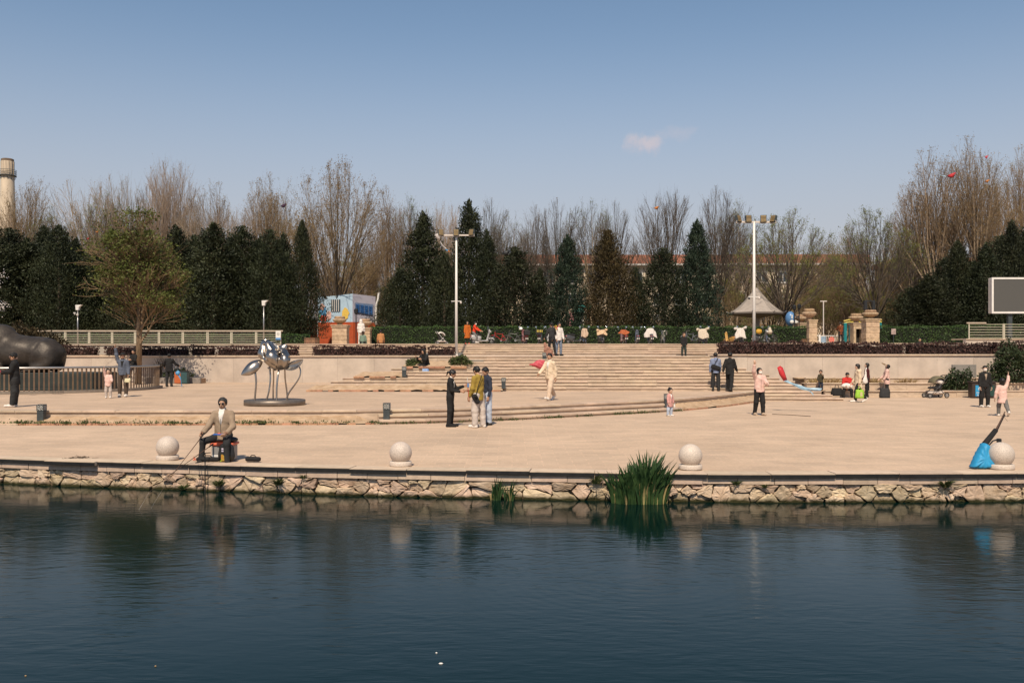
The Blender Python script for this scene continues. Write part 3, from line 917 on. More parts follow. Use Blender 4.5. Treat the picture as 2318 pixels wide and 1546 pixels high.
def bare_mesh(seed, h=15.0, spread=0.42, fork=0.22, n1=9, n2=11, n3=9, n4=4, up=0.5, buds=3000, tmat=None, wmat=None, bmat=None,
              budsize=.13, thick=1.0, low=0.0, r0=None, tufted=0.0, wr=.6, dev=.6):
    """leafless or budding deciduous tree: trunk, limbs, branches, twigs, fine twigs"""
    g = np.random.default_rng(seed)
    r0 = (h*0.0125 if r0 is None else r0)*thick
    trunk_top = h*fork
    big = MB()
    lean = g.normal(0, .02, 2)
    big.tube([(0,0,-.15), (lean[0]*h*.3, lean[1]*h*.3, trunk_top*.5), (lean[0]*h*.6, lean[1]*h*.6, trunk_top*1.05)], [r0*1.25, r0, r0*(.86 if fork < .5 else .38)], 8)
    limbs = []
    for i in range(n1):
        az = 2*math.pi*(i+g.uniform(-.3, .3))/n1*1.0 + seed
        tilt = spread*(.12+1.25*((i*.618+g.uniform(-.05, .05)) % 1))
        ln = h*(1-fork)/math.sqrt(math.cos(tilt)**2+(math.sin(tilt)/wr)**2)*g.uniform(.86, 1.03)
        z0 = trunk_top*(1-low*g.uniform(0, 1))*g.uniform(.86, 1.02)
        p = np.array([lean[0]*h*.6, lean[1]*h*.6, z0]); d = np.array([math.cos(az)*math.sin(tilt), math.sin(az)*math.sin(tilt), math.cos(tilt)])
        pts = [p.copy()]; ns = 7
        for k in range(ns):
            d = d + np.array([0, 0, up*.10]) + g.normal(0, .055, 3); d /= np.linalg.norm(d)
            p = p + d*ln/ns; pts.append(p.copy())
        rr = [r0*(.62 if fork < .5 else .36)*(1-k/(ns+.6))**.9 + .008 for k in range(ns+1)]
        big.tube([tuple(q) for q in pts], rr, 5, cap=False)
        limbs.append((np.array(pts), rr, ln))
    A = []; B = []; RA = []; RB = []
    tips = []
    def children(pts, rr, ln, n, lo, frac, dev, lift, keep):
        res = []
        m = len(pts)-1
        for i in range(n):
            t = lo + (1-lo)*(i+g.uniform(0, 1))/n
            f = min(t*m, m-1e-4); k = int(f); q = pts[k]+(pts[k+1]-pts[k])*(f-k)
            d0 = pts[k+1]-pts[k]; d0 = d0/np.linalg.norm(d0)
            sd = g.normal(size=3); sd -= d0*sd.dot(d0); sd /= np.linalg.norm(sd)
            d = d0*math.cos(dev)+sd*math.sin(dev)*g.uniform(.6, 1.25); d[2] += lift; d /= np.linalg.norm(d)
            l = ln*((1.05-t)*frac*g.uniform(.72, 1.12)+.05)
            rb = max(.005, rr[min(k, len(rr)-1)]*.46)
            ns = 3; p = q.copy(); pp = [p.copy()]
            for s in range(ns):
                d = d+np.array([0, 0, up*.10])+g.normal(0, .10, 3); d /= np.linalg.norm(d)
                p = p+d*l/ns; pp.append(p.copy())
            r_ = [rb*(1-s/(ns+.4)) + .0055*thick for s in range(ns+1)]
            if keep:
                for s in range(ns):
                    A.append(pp[s]); B.append(pp[s+1]); RA.append(r_[s]); RB.append(r_[s+1])
            res.append((np.array(pp), r_, l))
        return res
    l2 = []
    for (pts, rr, ln) in limbs: l2 += children(pts, rr, ln, n2, .18, .86, dev, .03, True)
    l3 = []
    for (pts, rr, ln) in l2: l3 += children(pts, rr, ln, n3, .15, .80, dev*1.1, .03, True)
    # fine twigs, one straight piece each
    if n4:
        P0 = []; D0 = []; LL = []
        for (pts, rr, ln) in l3:
            m = len(pts)-1
            for i in range(n4):
                t = (i+g.uniform(0, 1))/n4; f = min(t*m, m-1e-4); k = int(f)
                q = pts[k]+(pts[k+1]-pts[k])*(f-k); d = pts[k+1]-pts[k]; d = d/np.linalg.norm(d)
                P0.append(q); D0.append(d); LL.append(ln)
        P0 = np.array(P0); D0 = unit(np.array(D0)+g.normal(0, .55*dev+.1, (len(P0), 3))+np.array([0, 0, .12])); LL = np.array(LL)
        Q = P0+D0*(np.minimum(LL*g.uniform(.35, .8, len(LL)), .085*h))[:, None]
        rt = np.full(len(P0), .0082*thick)
        tv = tubes3(P0, Q, rt, rt*.5)
        tips = Q
    else:
        tv = None; tips = np.array([l[0][-1] for l in l3])
    parts = [tubes3(np.array(A), np.array(B), np.array(RA), np.array(RB))]
    if tv is not None: parts.append(tv)
    V, Fc = join_vf(parts)
    crown = np_mesh("twigs", V, Fc, wmat or M_twigb)
    trunk = big.mesh("trunk", tmat or M_bark, True)
    bud = None
    if buds:
        src = tips
        if tufted > 0:                     # leaves kept to the upper, outer tips
            w = np.clip((src[:, 2]/h-.2), .02, 1)**tufted; w = w/w.sum()
            ii = g.choice(len(src), buds, p=w)
        else:
            ii = g.integers(0, len(src), buds)
        C = src[ii]+g.normal(0, budsize*.9, (buds, 3))
        D = g.normal(size=(buds, 3))+np.array([0, 0, .6])
        L = g.uniform(.6, 1.3, buds)*budsize
        bv, bf = leaf_quads(C, D, L, L*.55, g)
        bud = np_mesh("leaf_buds", bv, bf, bmat or M_bud)
    return trunk, crown, bud

def place_tree(name, meshes, loc, rz, sc, label, cat="tree", group=None):
    e = empty(name, loc, rz, label, cat, group)
    e.scale = sc
    for nm, me in meshes:
        if me:
            o = link(nm, me, e)
            if nm != 'trunk': o['kind'] = 'stuff'
    return e

# ---- cypresses in rows behind the green hedge
cyp = [cypress_mesh(100, 9, 1.9), cypress_mesh(101, 9, 2.1, lobes=4), cypress_mesh(102, 9, 1.7, shape=.8, lobes=6), cypress_mesh(103, 9, 2.3, lobes=3, clump=.42),
       cypress_mesh(104, 9, 1.75, shape=.72, lobes=5, clump=.26, mat_=M_cypb, n=24000), cypress_mesh(105, 9, 2.2, shape=.9, lobes=4, clump=.42, mat_=M_cypo, sparse=.9),
       cypress_mesh(106, 9, 2.2, shape=.7, lobes=4, clump=.45, mat_=M_cyp, sparse=.8)]
SPX = {0: 1.9, 1: 2.1, 2: 1.7, 3: 2.3, 4: 1.75, 5: 2.2, 6: 2.2}
def cypress(px, ytop, hw, d, kind, label, wide=1.16):
    top = Z(ytop, d); h = top-ZT
    w = hw*d/F
    s = h/9.0; sx = w/SPX[kind]*wide*rnd.uniform(.88, 1.12)
    place_tree("cypress_tree", [("crown", cyp[kind][0]), ("trunk", cyp[kind][1])], (X(px, d), d, ZT), rnd.uniform(0, 6.28), (sx, sx, s), label, "cypress", "dark cypress trees behind the terrace")
def ordinal(i):
    return ["first","second","third","fourth","fifth","sixth","seventh","eighth","ninth","tenth","eleventh","twelfth","thirteenth","fourteenth","fifteenth","sixteenth","seventeenth","eighteenth","nineteenth","twentieth"][i]
left_c = [(-25,505,62),(22,525,55),(62,545,50),(100,520,50),(133,518,46),(172,545,48),(215,575,50),(262,560,52),(312,570,52),(355,560,50),(398,518,48),(440,540,48),(482,512,46),(522,545,46),(548,520,48),(588,545,48),(612,528,46),(640,535,42),(684,508,44)]
for i, (px, yt, hw) in enumerate(left_c):
    lab = "dark cypress in the left thicket, %s from the left edge" % ordinal(i) if i < 18 else "tall dark cypress at the right end of the left thicket, beside the blue building"
    cypress(px, yt, hw, [71, 75, 73, 77][i % 4], [0, 6, 2, 3, 6][i % 5], lab, 1.62 if i < 17 else 1.2)
mid_c = [(905,612,50,72,3,"broad low dark cypress left of the left floodlight mast"), (958,488,66,75,0,"tall dark cypress just left of the left floodlight mast"),
         (1006,575,52,71,1,"dark cypress directly behind the left floodlight mast"), (1062,462,48,78,2,"tallest narrow dark cypress right behind the left floodlight mast"),
         (1103,528,34,74,2,"slim dark cypress between the tallest cypress and the broad low one"), (1166,566,66,71,6,"broad rounded dark cypress right of the left floodlight mast"),
         (1222,610,36,73,1,"short dark cypress left of the neat blue green cone"), (1284,538,40,72,4,"neat blue green conical cypress above the stairs"),
         (1378,528,58,73,5,"bronze brown cypress above the middle of the stairs"), (1440,610,34,76,6,"short dull cypress right of the bronze cypress"),
         (1500,568,56,72,6,"loose grey green cypress left of the dense tall cone"), (1578,504,45,73,4,"dense tall blue green cone left of the right floodlight mast")]
for a in mid_c: cypress(*a)
right_c = [(2062,655,40),(2100,625,46),(2138,590,44),(2168,552,48),(2205,598,46),(2232,556,48),(2268,540,46),(2290,508,48),(2330,520,52),(2120,668,46),(2190,655,46)]
for i, (px, yt, hw) in enumerate(right_c):
    cypress(px, yt, hw, [74, 70, 77, 72][i % 4], [6, 0, 6, 3][i % 4], "dark cypress in the right thicket, %s from its left end" % ordinal(i) if i < 9 else ["low dark cypress in front at the left of the right thicket","low dark cypress in front in the middle of the right thicket"][i-9], 1.5)

# ---- deciduous trees
T_pop  = bare_mesh(201, 16, spread=.26, fork=.14, n1=11, n2=10, n3=6, n4=3, up=.22, buds=1500, tmat=M_barkp, wmat=M_twigp, budsize=.10, wr=.30, dev=.42)
T_pop2 = bare_mesh(202, 16, spread=.42, fork=.16, n1=13, n2=10, n3=6, n4=3, up=.14, buds=6000, tmat=M_barkp, wmat=M_twigb, bmat=M_bud, budsize=.13, tufted=.5, wr=.42, dev=.45)
T_vase = bare_mesh(203, 14, spread=.74, fork=.24, n1=16, n2=10, n3=6, n4=3, up=.12, buds=0, tmat=M_bark, wmat=M_twigd, wr=.72, dev=.36)
T_vase2 = bare_mesh(204, 14, spread=.62, fork=.22, n1=15, n2=10, n3=6, n4=3, up=.12, buds=900, tmat=M_bark, wmat=M_twigd, wr=.6, budsize=.10, dev=.40)
T_big  = bare_mesh(205, 17, spread=.66, fork=.16, n1=17, n2=10, n3=6, n4=3, up=.12, buds=10000, tmat=M_bark, wmat=M_twigb, bmat=M_bud, budsize=.15, tufted=.5, wr=.66, dev=.42)
T_grn  = bare_mesh(206, 12, spread=.80, fork=.22, n1=16, n2=10, n3=6, n4=3, up=.16, buds=10000, tmat=M_bark, wmat=M_twigd, bmat=M_budg, budsize=.12, wr=.8, dev=.42)
T_brn  = bare_mesh(207, 10, spread=.70, fork=.08, n1=15, n2=11, n3=6, n4=3, up=.22, buds=6000, tmat=M_barko, wmat=M_twigb, bmat=M_bud, budsize=.13, low=.5, wr=.7, dev=.45)
T_tall = bare_mesh(208, 18, spread=.50, fork=.24, n1=15, n2=10, n3=6, n4=3, up=.12, buds=6000, tmat=M_barkp, wmat=M_twigb, bmat=M_bud, budsize=.13, tufted=.5, wr=.5, dev=.42)
T_ash  = bare_mesh(209, 15, spread=.55, fork=.26, n1=13, n2=11, n3=6, n4=3, up=.12, buds=4000, tmat=M_barkp, wmat=M_twigd, bmat=M_budg, budsize=.11, wr=.52, dev=.5)
T_olv  = bare_mesh(210, 10, spread=.66, fork=.08, n1=14, n2=10, n3=6, n4=3, up=.2, buds=9000, tmat=M_barko, wmat=M_twigb, bmat=M_budg, budsize=.13, low=.5, wr=.62, dev=.5)
def halfw(t):
    n = len(t[1].vertices); co = np.empty(n*3, dtype=np.float32); t[1].vertices.foreach_get("co", co); co = co.reshape(-1, 3)
    return float(np.percentile(np.abs(co[:, 0]), 96)), float(np.percentile(co[:, 2], 99.5))
KIND = {k: (t, halfw(t)[1], halfw(t)[0]) for k, t in dict(pop=T_pop, pop2=T_pop2, vase=T_vase, vase2=T_vase2, big=T_big, grn=T_grn, brn=T_brn, tall=T_tall, ash=T_ash, olv=T_olv).items()}
def decid(px, ytop, hw, d, kind, label, group="bare spring trees behind the cypresses"):
    (tk, tw, bd), h0, w0 = KIND[kind]
    h = Z(ytop, d)-ZT; s = h/h0
    sx = max(.55*s, min(1.9*s, 1.12*hw*d/F/w0))
    place_tree("bare_tree", [("trunk", tk), ("twigs", tw), ("leaf_buds", bd)], (X(px, d), d, ZT), rnd.uniform(0, 6.28), (sx, sx, s), label, "tree", group)
dec = [
 (62,412,62,92,'tall',"twiggy bare tree just right of the chimney"), (118,470,46,88,'ash',"shorter bare tree second from the chimney"), (20,470,46,96,'pop',"pale bare tree standing in front of the chimney foot"),
 (158,500,40,98,'pop',"low pale bare tree third right of the chimney"),
 (202,412,58,94,'pop',"tall pale bare tree left of the leafy plaza tree"), (246,440,44,90,'ash',"bare tree directly behind the left half of the leafy plaza tree"), (275,400,36,100,'pop',"slim pale bare tree peeking above the leafy plaza tree"),
 (330,430,44,97,'vase2',"thin bare tree left of the highest pair of pale trees"), (362,368,44,95,'pop',"left of the two highest pale bare trees above the left thicket"), (396,372,48,99,'pop',"right of the two highest pale bare trees above the left thicket"),
 (445,455,44,92,'pop',"pale bare tree right of the highest pair"), (492,422,50,96,'tall',"bushy bare tree above the middle of the left thicket"), (540,470,42,90,'pop',"pale low bare tree above the left lamp post"),
 (585,415,50,93,'tall',"budding bare tree left of the big budding one"), (630,405,56,97,'pop2',"bushy budding tree with a kite caught in it"), (682,480,46,88,'brn',"reddish brown twiggy tree left of the big budding tree"),
 (762,372,86,81,'big',"big spreading budding tree above the blue building"), (838,530,52,94,'brn',"low brown twiggy tree right of the big budding tree"),
 (884,435,46,90,'pop2',"budding bare tree left of the tall cypress by the left mast"), (930,452,40,95,'ash',"slim budding tree behind the tall cypress by the left mast"), (985,462,36,102,'pop',"pale slim bare tree left of the tallest cypress"), (1020,470,36,98,'pop',"pale slim bare tree right next to the tallest cypress"),
 (1112,455,48,88,'vase2',"open grey bare tree right of the tallest cypress"), (1150,490,40,94,'ash',"small grey bare tree left of the round grey pair"),
 (1212,470,44,86,'vase2',"left tree of the round grey bare pair above the stairs"), (1262,455,46,88,'vase2',"right tree of the round grey bare pair above the stairs"),
 (1338,458,46,90,'ash',"grey bare tree left behind the bronze cypress"), (1390,462,44,86,'vase2',"grey bare tree right behind the bronze cypress"),
 (1505,430,90,85,'vase',"widest dense grey bare tree with a red kite in it"), (1622,428,70,87,'vase2',"tall open grey tree right of the dense blue green cone"), (1668,460,44,96,'ash',"grey bare tree behind the right floodlight mast"),
 (1775,480,96,80,'grn',"wide tree coming into green leaf right of the right mast"), (1868,560,50,92,'brn',"low brown twiggy tree right of the greening tree"),
 (1925,512,50,96,'pop2',"thin brown tree rising above the brown thicket"), (1985,478,92,82,'grn',"broad olive tree in bud above the stone gate pillars"),
 (2062,420,56,94,'tall',"bare tree at the left foot of the tall right group"), (2112,340,74,90,'tall',"tall bare tree carrying the red and blue kite"), (2212,318,64,88,'tall',"highest bare tree with a straight pale trunk"),
 (2262,372,60,93,'pop2',"bushy brown bare tree right of the highest tree"), (2312,335,52,96,'tall',"bare tree cut by the right edge of the picture"),
 (2150,470,60,98,'brn',"brown twiggy tree in the gap below the red and blue kite"),
]
for a in dec: decid(*a)
low = [(745,590,44,90),(800,575,48,100),(850,590,46,92),(880,640,36,86),(1330,650,40,96),(1640,620,40,95),(1690,600,46,100),(1745,640,44,88),(1815,580,46,98),(1845,640,40,88),(1885,600,44,94),(1915,640,40,86),(1945,590,46,98),(1975,650,40,88),(2010,600,44,95),(2040,560,48,100),(2075,600,40,96)]
for i, (px, yt, hw, d) in enumerate(low):
    decid(px, yt, hw, d, 'olv' if i % 2 else 'brn', "low twiggy tree in the background thicket, %s from the left" % ordinal(i), "low twiggy trees in the background")

# ---- far wood that reads as one brown mass
g = np.random.default_rng(91); nf = 38000
xa = g.uniform(-85, 95, nf); ya = g.uniform(104, 126, nf)
hw_ = 5.0+1.4*np.sin(xa*.21)+1.3*np.sin(xa*.53+1)+1.0*np.sin(xa*1.3)
za = g.power(.9, nf)*hw_
A_ = np.stack([xa, ya, ZT+za], 1); D_ = unit(np.stack([g.normal(0, .45, nf), g.normal(0, .45, nf), np.full(nf, .9)], 1))
B_ = A_+D_*g.uniform(.6, 1.8, nf)[:, None]; rr_ = g.uniform(.010, .030, nf)
V, Fc = tubes3(A_, B_, rr_, rr_*.4)
tag(link("far_wood", np_mesh("far_wood", V, Fc, mat("far_wood_twigs", (.20, .125, .065), col2=(.36, .235, .12), scale=.12, rough=.95))), "brown leafless undergrowth filling the distance behind the park trees", "woodland", kind="stuff")

# ---- the leafy tree standing on the plaza
T_plz = bare_mesh(301, 9.7, spread=.62, fork=.64, n1=22, n2=9, n3=7, n4=4, up=.22, buds=13000, tmat=M_barko, wmat=M_twigb, bmat=M_leafs, budsize=.13, low=.66, r0=.115, wr=.62, dev=.55)
place_tree("plaza_tree", [("trunk", T_plz[0]), ("twigs", T_plz[1]), ("leaves", T_plz[2])], (X(313, 50), 50.0, ZP), 0.6, (1.25, 1.25, 1.0), "young tree with ochre trunk and fresh green leaves on the plaza", "tree")

# ------------------------------------------------------------------ hedges
def hedge(x0, x1, y0, y1, z0, z1, label, m_leaf, m_core, dens=150, leaf=.085, group="hedges", gaps=0, ragged=.05, name="hedge"):
    e = empty(name, ((x0+x1)/2, (y0+y1)/2, z0), label=label, cat="hedge", group=group)
    w = x1-x0; dp = y1-y0; h = z1-z0
    g = np.random.default_rng(int(abs(x0*100))+3)
    ins = leaf*1.1
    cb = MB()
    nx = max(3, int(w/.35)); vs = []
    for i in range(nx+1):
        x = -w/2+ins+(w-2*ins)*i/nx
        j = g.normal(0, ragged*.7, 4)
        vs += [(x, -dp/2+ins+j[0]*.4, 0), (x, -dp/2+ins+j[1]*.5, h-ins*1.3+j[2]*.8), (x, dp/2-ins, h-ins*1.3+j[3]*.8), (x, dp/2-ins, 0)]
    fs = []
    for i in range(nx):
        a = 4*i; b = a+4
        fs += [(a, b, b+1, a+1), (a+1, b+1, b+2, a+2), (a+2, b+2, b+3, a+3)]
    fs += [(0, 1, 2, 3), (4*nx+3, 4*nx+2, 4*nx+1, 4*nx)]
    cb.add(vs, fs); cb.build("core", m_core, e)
    def wob(x, k): return ragged*(np.sin(x*2.3+k)+.6*np.sin(x*5.9+k*2)+.5*np.sin(x*13+k))
    parts = []
    for face, area in (("front", w*h), ("top", w*dp), ("back", w*h*.3), ("l", dp*h), ("r", dp*h)):
        n = int(area*dens)
        if n < 3: continue
        a = g.uniform(-.5, .5, n); b = g.uniform(0, 1, n); jt = np.abs(g.normal(0, leaf*.55, n))
        if face == "front": C = np.stack([a*w, -dp/2+jt-wob(a*w, 1)*.4, b*h], 1); D = np.array([0, -.7, .4])
        elif face == "top": C = np.stack([a*w, (b-.5)*dp, h-jt+wob(a*w, 2)+wob((b-.5)*dp*2, 4)*.5], 1); D = np.array([0, -.1, .9])
        elif face == "back": C = np.stack([a*w, dp/2-jt, b*h], 1); D = np.array([0, .7, .4])
        elif face == "l": C = np.stack([-w/2+jt, a*dp, b*h], 1); D = np.array([-.7, 0, .4])
        else: C = np.stack([w/2-jt, a*dp, b*h], 1); D = np.array([.7, 0, .4])
        D0_ = D; D = np.array([0, 0, .5])+g.normal(0, .7, (n, 3))
        L = g.uniform(.7, 1.4, n)*leaf
        parts.append(leaf_quads(C, D+g.normal(0, .6, (n, 3)), L, L*.6, g, N=np.tile(D0_, (n, 1)), hint=.9))
    V, Fc = join_vf(parts)
    o = link("foliage", np_mesh("foliage", V, Fc, m_leaf), e); o["kind"] = "stuff"
    return e
YH = 67.2
hedge(X(838, YH), X(1832, YH), YH, YH+1.1, ZT, Z(739, YH), "long clipped green hedge behind the parked scooters", M_hedge, M_hcore, dens=230, leaf=.085)
hedge(X(1984, 66), X(2200, 66), 66, 67.1, ZT, Z(738, 66), "clipped green hedge right of the stone gate pillars", M_hedge, M_hcore, dens=230, leaf=.085)
hedge(X(2200, 67), X(2400, 67), 67, 68, ZT, Z(734, 67), "clipped green hedge behind the right railing", M_hedge, M_hcore, dens=200, leaf=.085)
hedge(X(644, 63), X(696, 63), 63, 64, ZT, Z(757, 63), "short low green hedge at the end of the left railing", M_hedge, M_hcore, dens=250, leaf=.08)
hedge(X(140, 66), X(640, 66), 66, 67, ZT-.1, Z(757, 66), "green hedge seen through the left railing", M_hedge, M_hcore, dens=130, leaf=.09)
pur = [(-60,98,"dark purple hedge behind the bronze ox"),(106,215,"sparse purple hedge with pale flowers right of the bronze ox"),(238,424,"purple hedge behind the plaza tree trunk"),(432,482,"short purple hedge left of the tall steel flower"),(492,600,"purple hedge directly left of the steel flower head"),(640,672,"small purple hedge right of the steel flower head"),(708,778,"purple hedge below the stone urn pillar"),(778,962,"purple hedge below the two people sitting on the terrace edge"),(968,1030,"purple hedge at the foot of the left floodlight mast")]
for (a, b, lab) in pur:
    hedge(X(a, 53.3), X(b, 53.3), 53.1, 54.0, ZWL-.08, Z(784.5, 53.3)+rnd.gauss(0, .02), lab, M_purp, M_pcore, dens=190, leaf=.10, group="purple hedges", ragged=.05)
pur2 = [(1628,1705,"purple hedge left of the right floodlight mast"),(1705,1925,"long purple hedge right of the right floodlight mast"),(1925,2046,"purple hedge below the stone gate pillars"),(2056,2242,"purple hedge above the visor woman and stroller"),(2246,2420,"purple hedge below the right railing")]
for (a, b, lab) in pur2:
    hedge(X(a, 48.4), X(b, 48.4), 48.2, 49.1, ZWR-.06, Z(776, 48.4)+rnd.gauss(0, .02), lab, M_purp, M_pcore, dens=200, leaf=.095, group="purple hedges", ragged=.05)

# ------------------------------------------------------------------ shrubs, reeds and weeds
def shrub(loc, rx, ry, rz, n, label, m=None, leaf=.10, stems=6, name="shrub", cat="shrub", seed=1, group=None, core=True):
    e = empty(name, loc, 0, label, cat, group)
    g = np.random.default_rng(seed)
    d = unit(g.normal(size=(n, 3))); d[:, 2] = np.abs(d[:, 2])*.95-.05
    lump = 1+.14*np.sin(d[:, 0]*7+seed)+.12*np.sin(d[:, 2]*9+d[:, 1]*5+seed*2)+g.normal(0, .06, n)
    rr = np.clip(g.power(4, n), .5, 1)*lump
    C = d*np.array([rx, ry, rz])*rr[:, None]; C[:, 2] += rz*.12
    C[:, 2] = np.maximum(C[:, 2], .03)
    D = d+g.normal(0, .6, (n, 3)); L = g.uniform(.7, 1.4, n)*leaf
    V, Fc = leaf_quads(C, D, L, L*.55, g, N=d, hint=1.0)
    o = link("foliage", np_mesh("foliage", V, Fc, m or M_shrub), e); o["kind"] = "stuff"
    st = MB()
    for k in range(stems):
        a = 2*math.pi*k/stems+seed; t = g.uniform(.3, .75)
        st.tube([(0.05*math.cos(a), .05*math.sin(a), -.05), (rx*.35*t*math.cos(a), ry*.35*t*math.sin(a), rz*.5), (rx*t*math.cos(a), ry*t*math.sin(a), rz*.85)], [.022, .016, .007], 5)
    st.build("stems", M_bark, e)
    return e
shrub((X(2298, 45.4), 45.5, .55), 1.35, .7, 1.85, 5200, "large dark green shrub at the right edge against the wall", leaf=.13, seed=3)
shrub((X(2172, 44.6), 44.65, .27), .78, .40, 1.0, 2000, "twiggy dark shrub in front of the carved stone plaque", leaf=.11, seed=4)
shrub((X(2136, 44.6), 44.65, .27), .40, .30, .72, 700, "small shrub left of the carved stone plaque, beside the stroller", leaf=.10, seed=5)
shrub((X(1042, DS+2.45), DS+2.4, ZP+1.12), .55, .25, .42, 900, "bushy green plant around the upper lamp bollard on the stairs", M_weed, leaf=.10, seed=6)
shrub((X(938, DS+2.6), DS+2.6, ZP+1.18), .40, .2, .24, 420, "low green plant beside the hooded person on the stairs", M_weed, leaf=.09, seed=7)
shrub((X(930, DS+2.3), DS+2.25, ZP+1.05), .22, .15, .20, 220, "smallest green plant left of the hooded person on the stairs", M_weed, leaf=.09, seed=8)
shrub((X(55, 57), 57, ZL), 2.3, .9, 1.75, 3800, "bronze brown bushy shrub behind the bronze ox", leafmat("bronze_leaves", (0.022, 0.018, 0.008), (0.085, 0.058, 0.024), rand=.05, trans=.1), leaf=.16, seed=9)
shrub((X(110, 56), 56, ZL), 1.4, .7, 1.0, 1800, "lower bronze brown shrub between the ox and the left railing", leafmat("bronze_leaves", (0,0,0), (0,0,0)), leaf=.14, seed=10)
shrub((X(400, 51.2), 51.4, ZP+.32), .9, .3, .45, 900, "low green plants in the stone planter by the plaza tree", M_weed, leaf=.10, seed=12)
# white blossom reaching in at the left edge
e = empty("blossom_tree", (X(-40, 62), 62, ZT), label="white blossoming branches reaching in at the left edge", cat="tree")
g = np.random.default_rng(77)
bl = MB()
tipsb = []
for k in range(26):
    a = g.uniform(0, 6.28); l = g.uniform(.8, 2.0); z = g.uniform(1.6, 4.4)
    p1 = (l*.6*math.cos(a), l*.4*math.sin(a), z+.3); p2 = (l*math.cos(a), l*.6*math.sin(a), z+.55)
    bl.tube([(0, 0, z-.5), p1, p2], [.035, .02, .008], 4); tipsb += [p1, p2]
bl.tube([(0, 0, -.1), (0, .03, 2.2), (0, 0, 4.4)], [.10, .08, .03], 7)
bl.build("trunk", M_bark, e)
tb = np.array(tipsb)[g.integers(0, len(tipsb), 900)]+g.normal(0, .16, (900, 3))
V, Fc = leaf_quads(tb, g.normal(size=(900, 3)), np.full(900, .09), np.full(900, .08), g)
link("blossom", np_mesh("blossom", V, Fc, mat("white_blossom", (.75, .70, .66), rough=.6, trans=.2)), e)

def blades(name, loc, n, rx, ry, h0, h1, label, m, wid=.045, lean=.25, cat="reeds", seed=1, mdry=None, ndry=0, group=None):
    """sword-shaped leaves, each a folded strip bending outwards"""
    e = empty(name, loc, 0, label, cat, group)
    g = np.random.default_rng(seed)
    def strip(cnt, hs, wd):
        mb = MB()
        for i in range(cnt):
            a = g.uniform(0, 6.28); r = math.sqrt(g.uniform(0, 1))
            x = rx*r*math.cos(a); y = ry*r*math.sin(a)
            hh = g.uniform(h0, h1)*hs*(1-.25*r*r)
            out = Vector((x/rx*lean+g.normal(0, .16), y/ry*lean+g.normal(0, .14), 0)); hh *= (1+.18*math.sin(3.3*x/rx+.6))
            tw = g.uniform(-.8, .8); sx = Vector((math.cos(tw), math.sin(tw), 0))*wd*g.uniform(.7, 1.2)
            pts = []
            for k in range(6):
                t = k/5
                c = Vector((x, y, 0)) + Vector((0, 0, hh*(t-.10*t*t*lean*3))) + out*hh*t*t
                w = (1-t**2.2)*(.55+.9*min(t*2, 1))*.6
                fold = sx.cross(Vector((0, 0, 1)))*.25*w
                pts += [c-sx*w, c+fold, c+sx*w]
            fs = []
            for k in range(5):
                b = 3*k
                fs += [(b, b+1, b+4, b+3), (b+1, b+2, b+5, b+4)]
            mb.add(pts, fs)
        return mb
    o = strip(n, 1.0, wid).build("leaves", m, e); o["kind"] = "stuff"
    if ndry:
        o = strip(ndry, .62, wid*.7).build("dry_leaves", mdry or M_irisy, e); o["kind"] = "stuff"
    return e
q = G(1450, 1140, ZW)
blades("iris_clump", (q.x, q.y+.10, ZW-.02), 290, .50, .24, .52, .98, "dense clump of green sword leaves growing from the water", M_iris, wid=.042, lean=.26, cat="iris", seed=21, ndry=90)
q = G(1122, 1133, ZW); blades("iris_clump", (q.x, q.y+.06, ZW-.02), 26, .10, .07, .30, .48, "small clump of green sword leaves left of the dense clump", M_iris, wid=.026, lean=.2, cat="iris", seed=22, ndry=8)
q = G(1154, 1134, ZW); blades("iris_clump", (q.x, q.y+.06, ZW-.02), 18, .10, .06, .26, .44, "sparser small clump of sword leaves nearest the dense clump", M_iris, wid=.024, lean=.25, cat="iris", seed=23, ndry=8)
def wallweed(px, py, r, label, seed, m=None, n=90):
    t = BK.find_x(X(px, 17)); q = BK.off(t, -.02, Z(py, BK.off(t, 0).y))
    blades("wall_weed", q, n, r*.35, .05, r*.7, r*1.5, label, m or M_weed, wid=.016, lean=1.3, cat="weed", seed=seed, group="weeds growing in the bank wall", ndry=n//5)
wallweed(352, 1108, .13, "weed tuft in the bank wall below the leftmost stone ball", 31, n=60)
wallweed(448, 1100, .16, "tall weed in the bank wall below the angler's left foot", 32, n=70)
wallweed(598, 1098, .17, "leafy weed in the bank wall right of the angler", 33, n=80)
wallweed(660, 1083, .10, "small weed below the edge slabs right of the angler", 34, n=40)
wallweed(1316, 1095, .20, "weed tuft in the bank wall left of the dense sword leaves", 35, n=70)
wallweed(1650, 1098, .13, "weed tuft in the bank wall right of the dense sword leaves", 36, n=45)
wallweed(1690, 1104, .10, "little weed below the third stone ball", 37, n=36)
wallweed(2112, 1103, .20, "dark rosette weed hanging from the wall by the fishing bag", 38, n=80)
# dry grass in the right planters
for i, (px, yb, d, r) in enumerate([(1845, 868, 45.6, .45), (1880, 868, 45.7, .5), (1930, 868, 45.6, .55), (1975, 868, 45.7, .5), (2050, 866, 45.7, .55)]):
    blades("dry_grass_tuft", (X(px, d), d, .59), 120, r, .2, .22, .42, "dry straw grass tuft in the planter, %s from the left" % ordinal(i), M_dry, wid=.02, lean=.9, cat="grass tuft", seed=40+i, group="dry grass tufts")
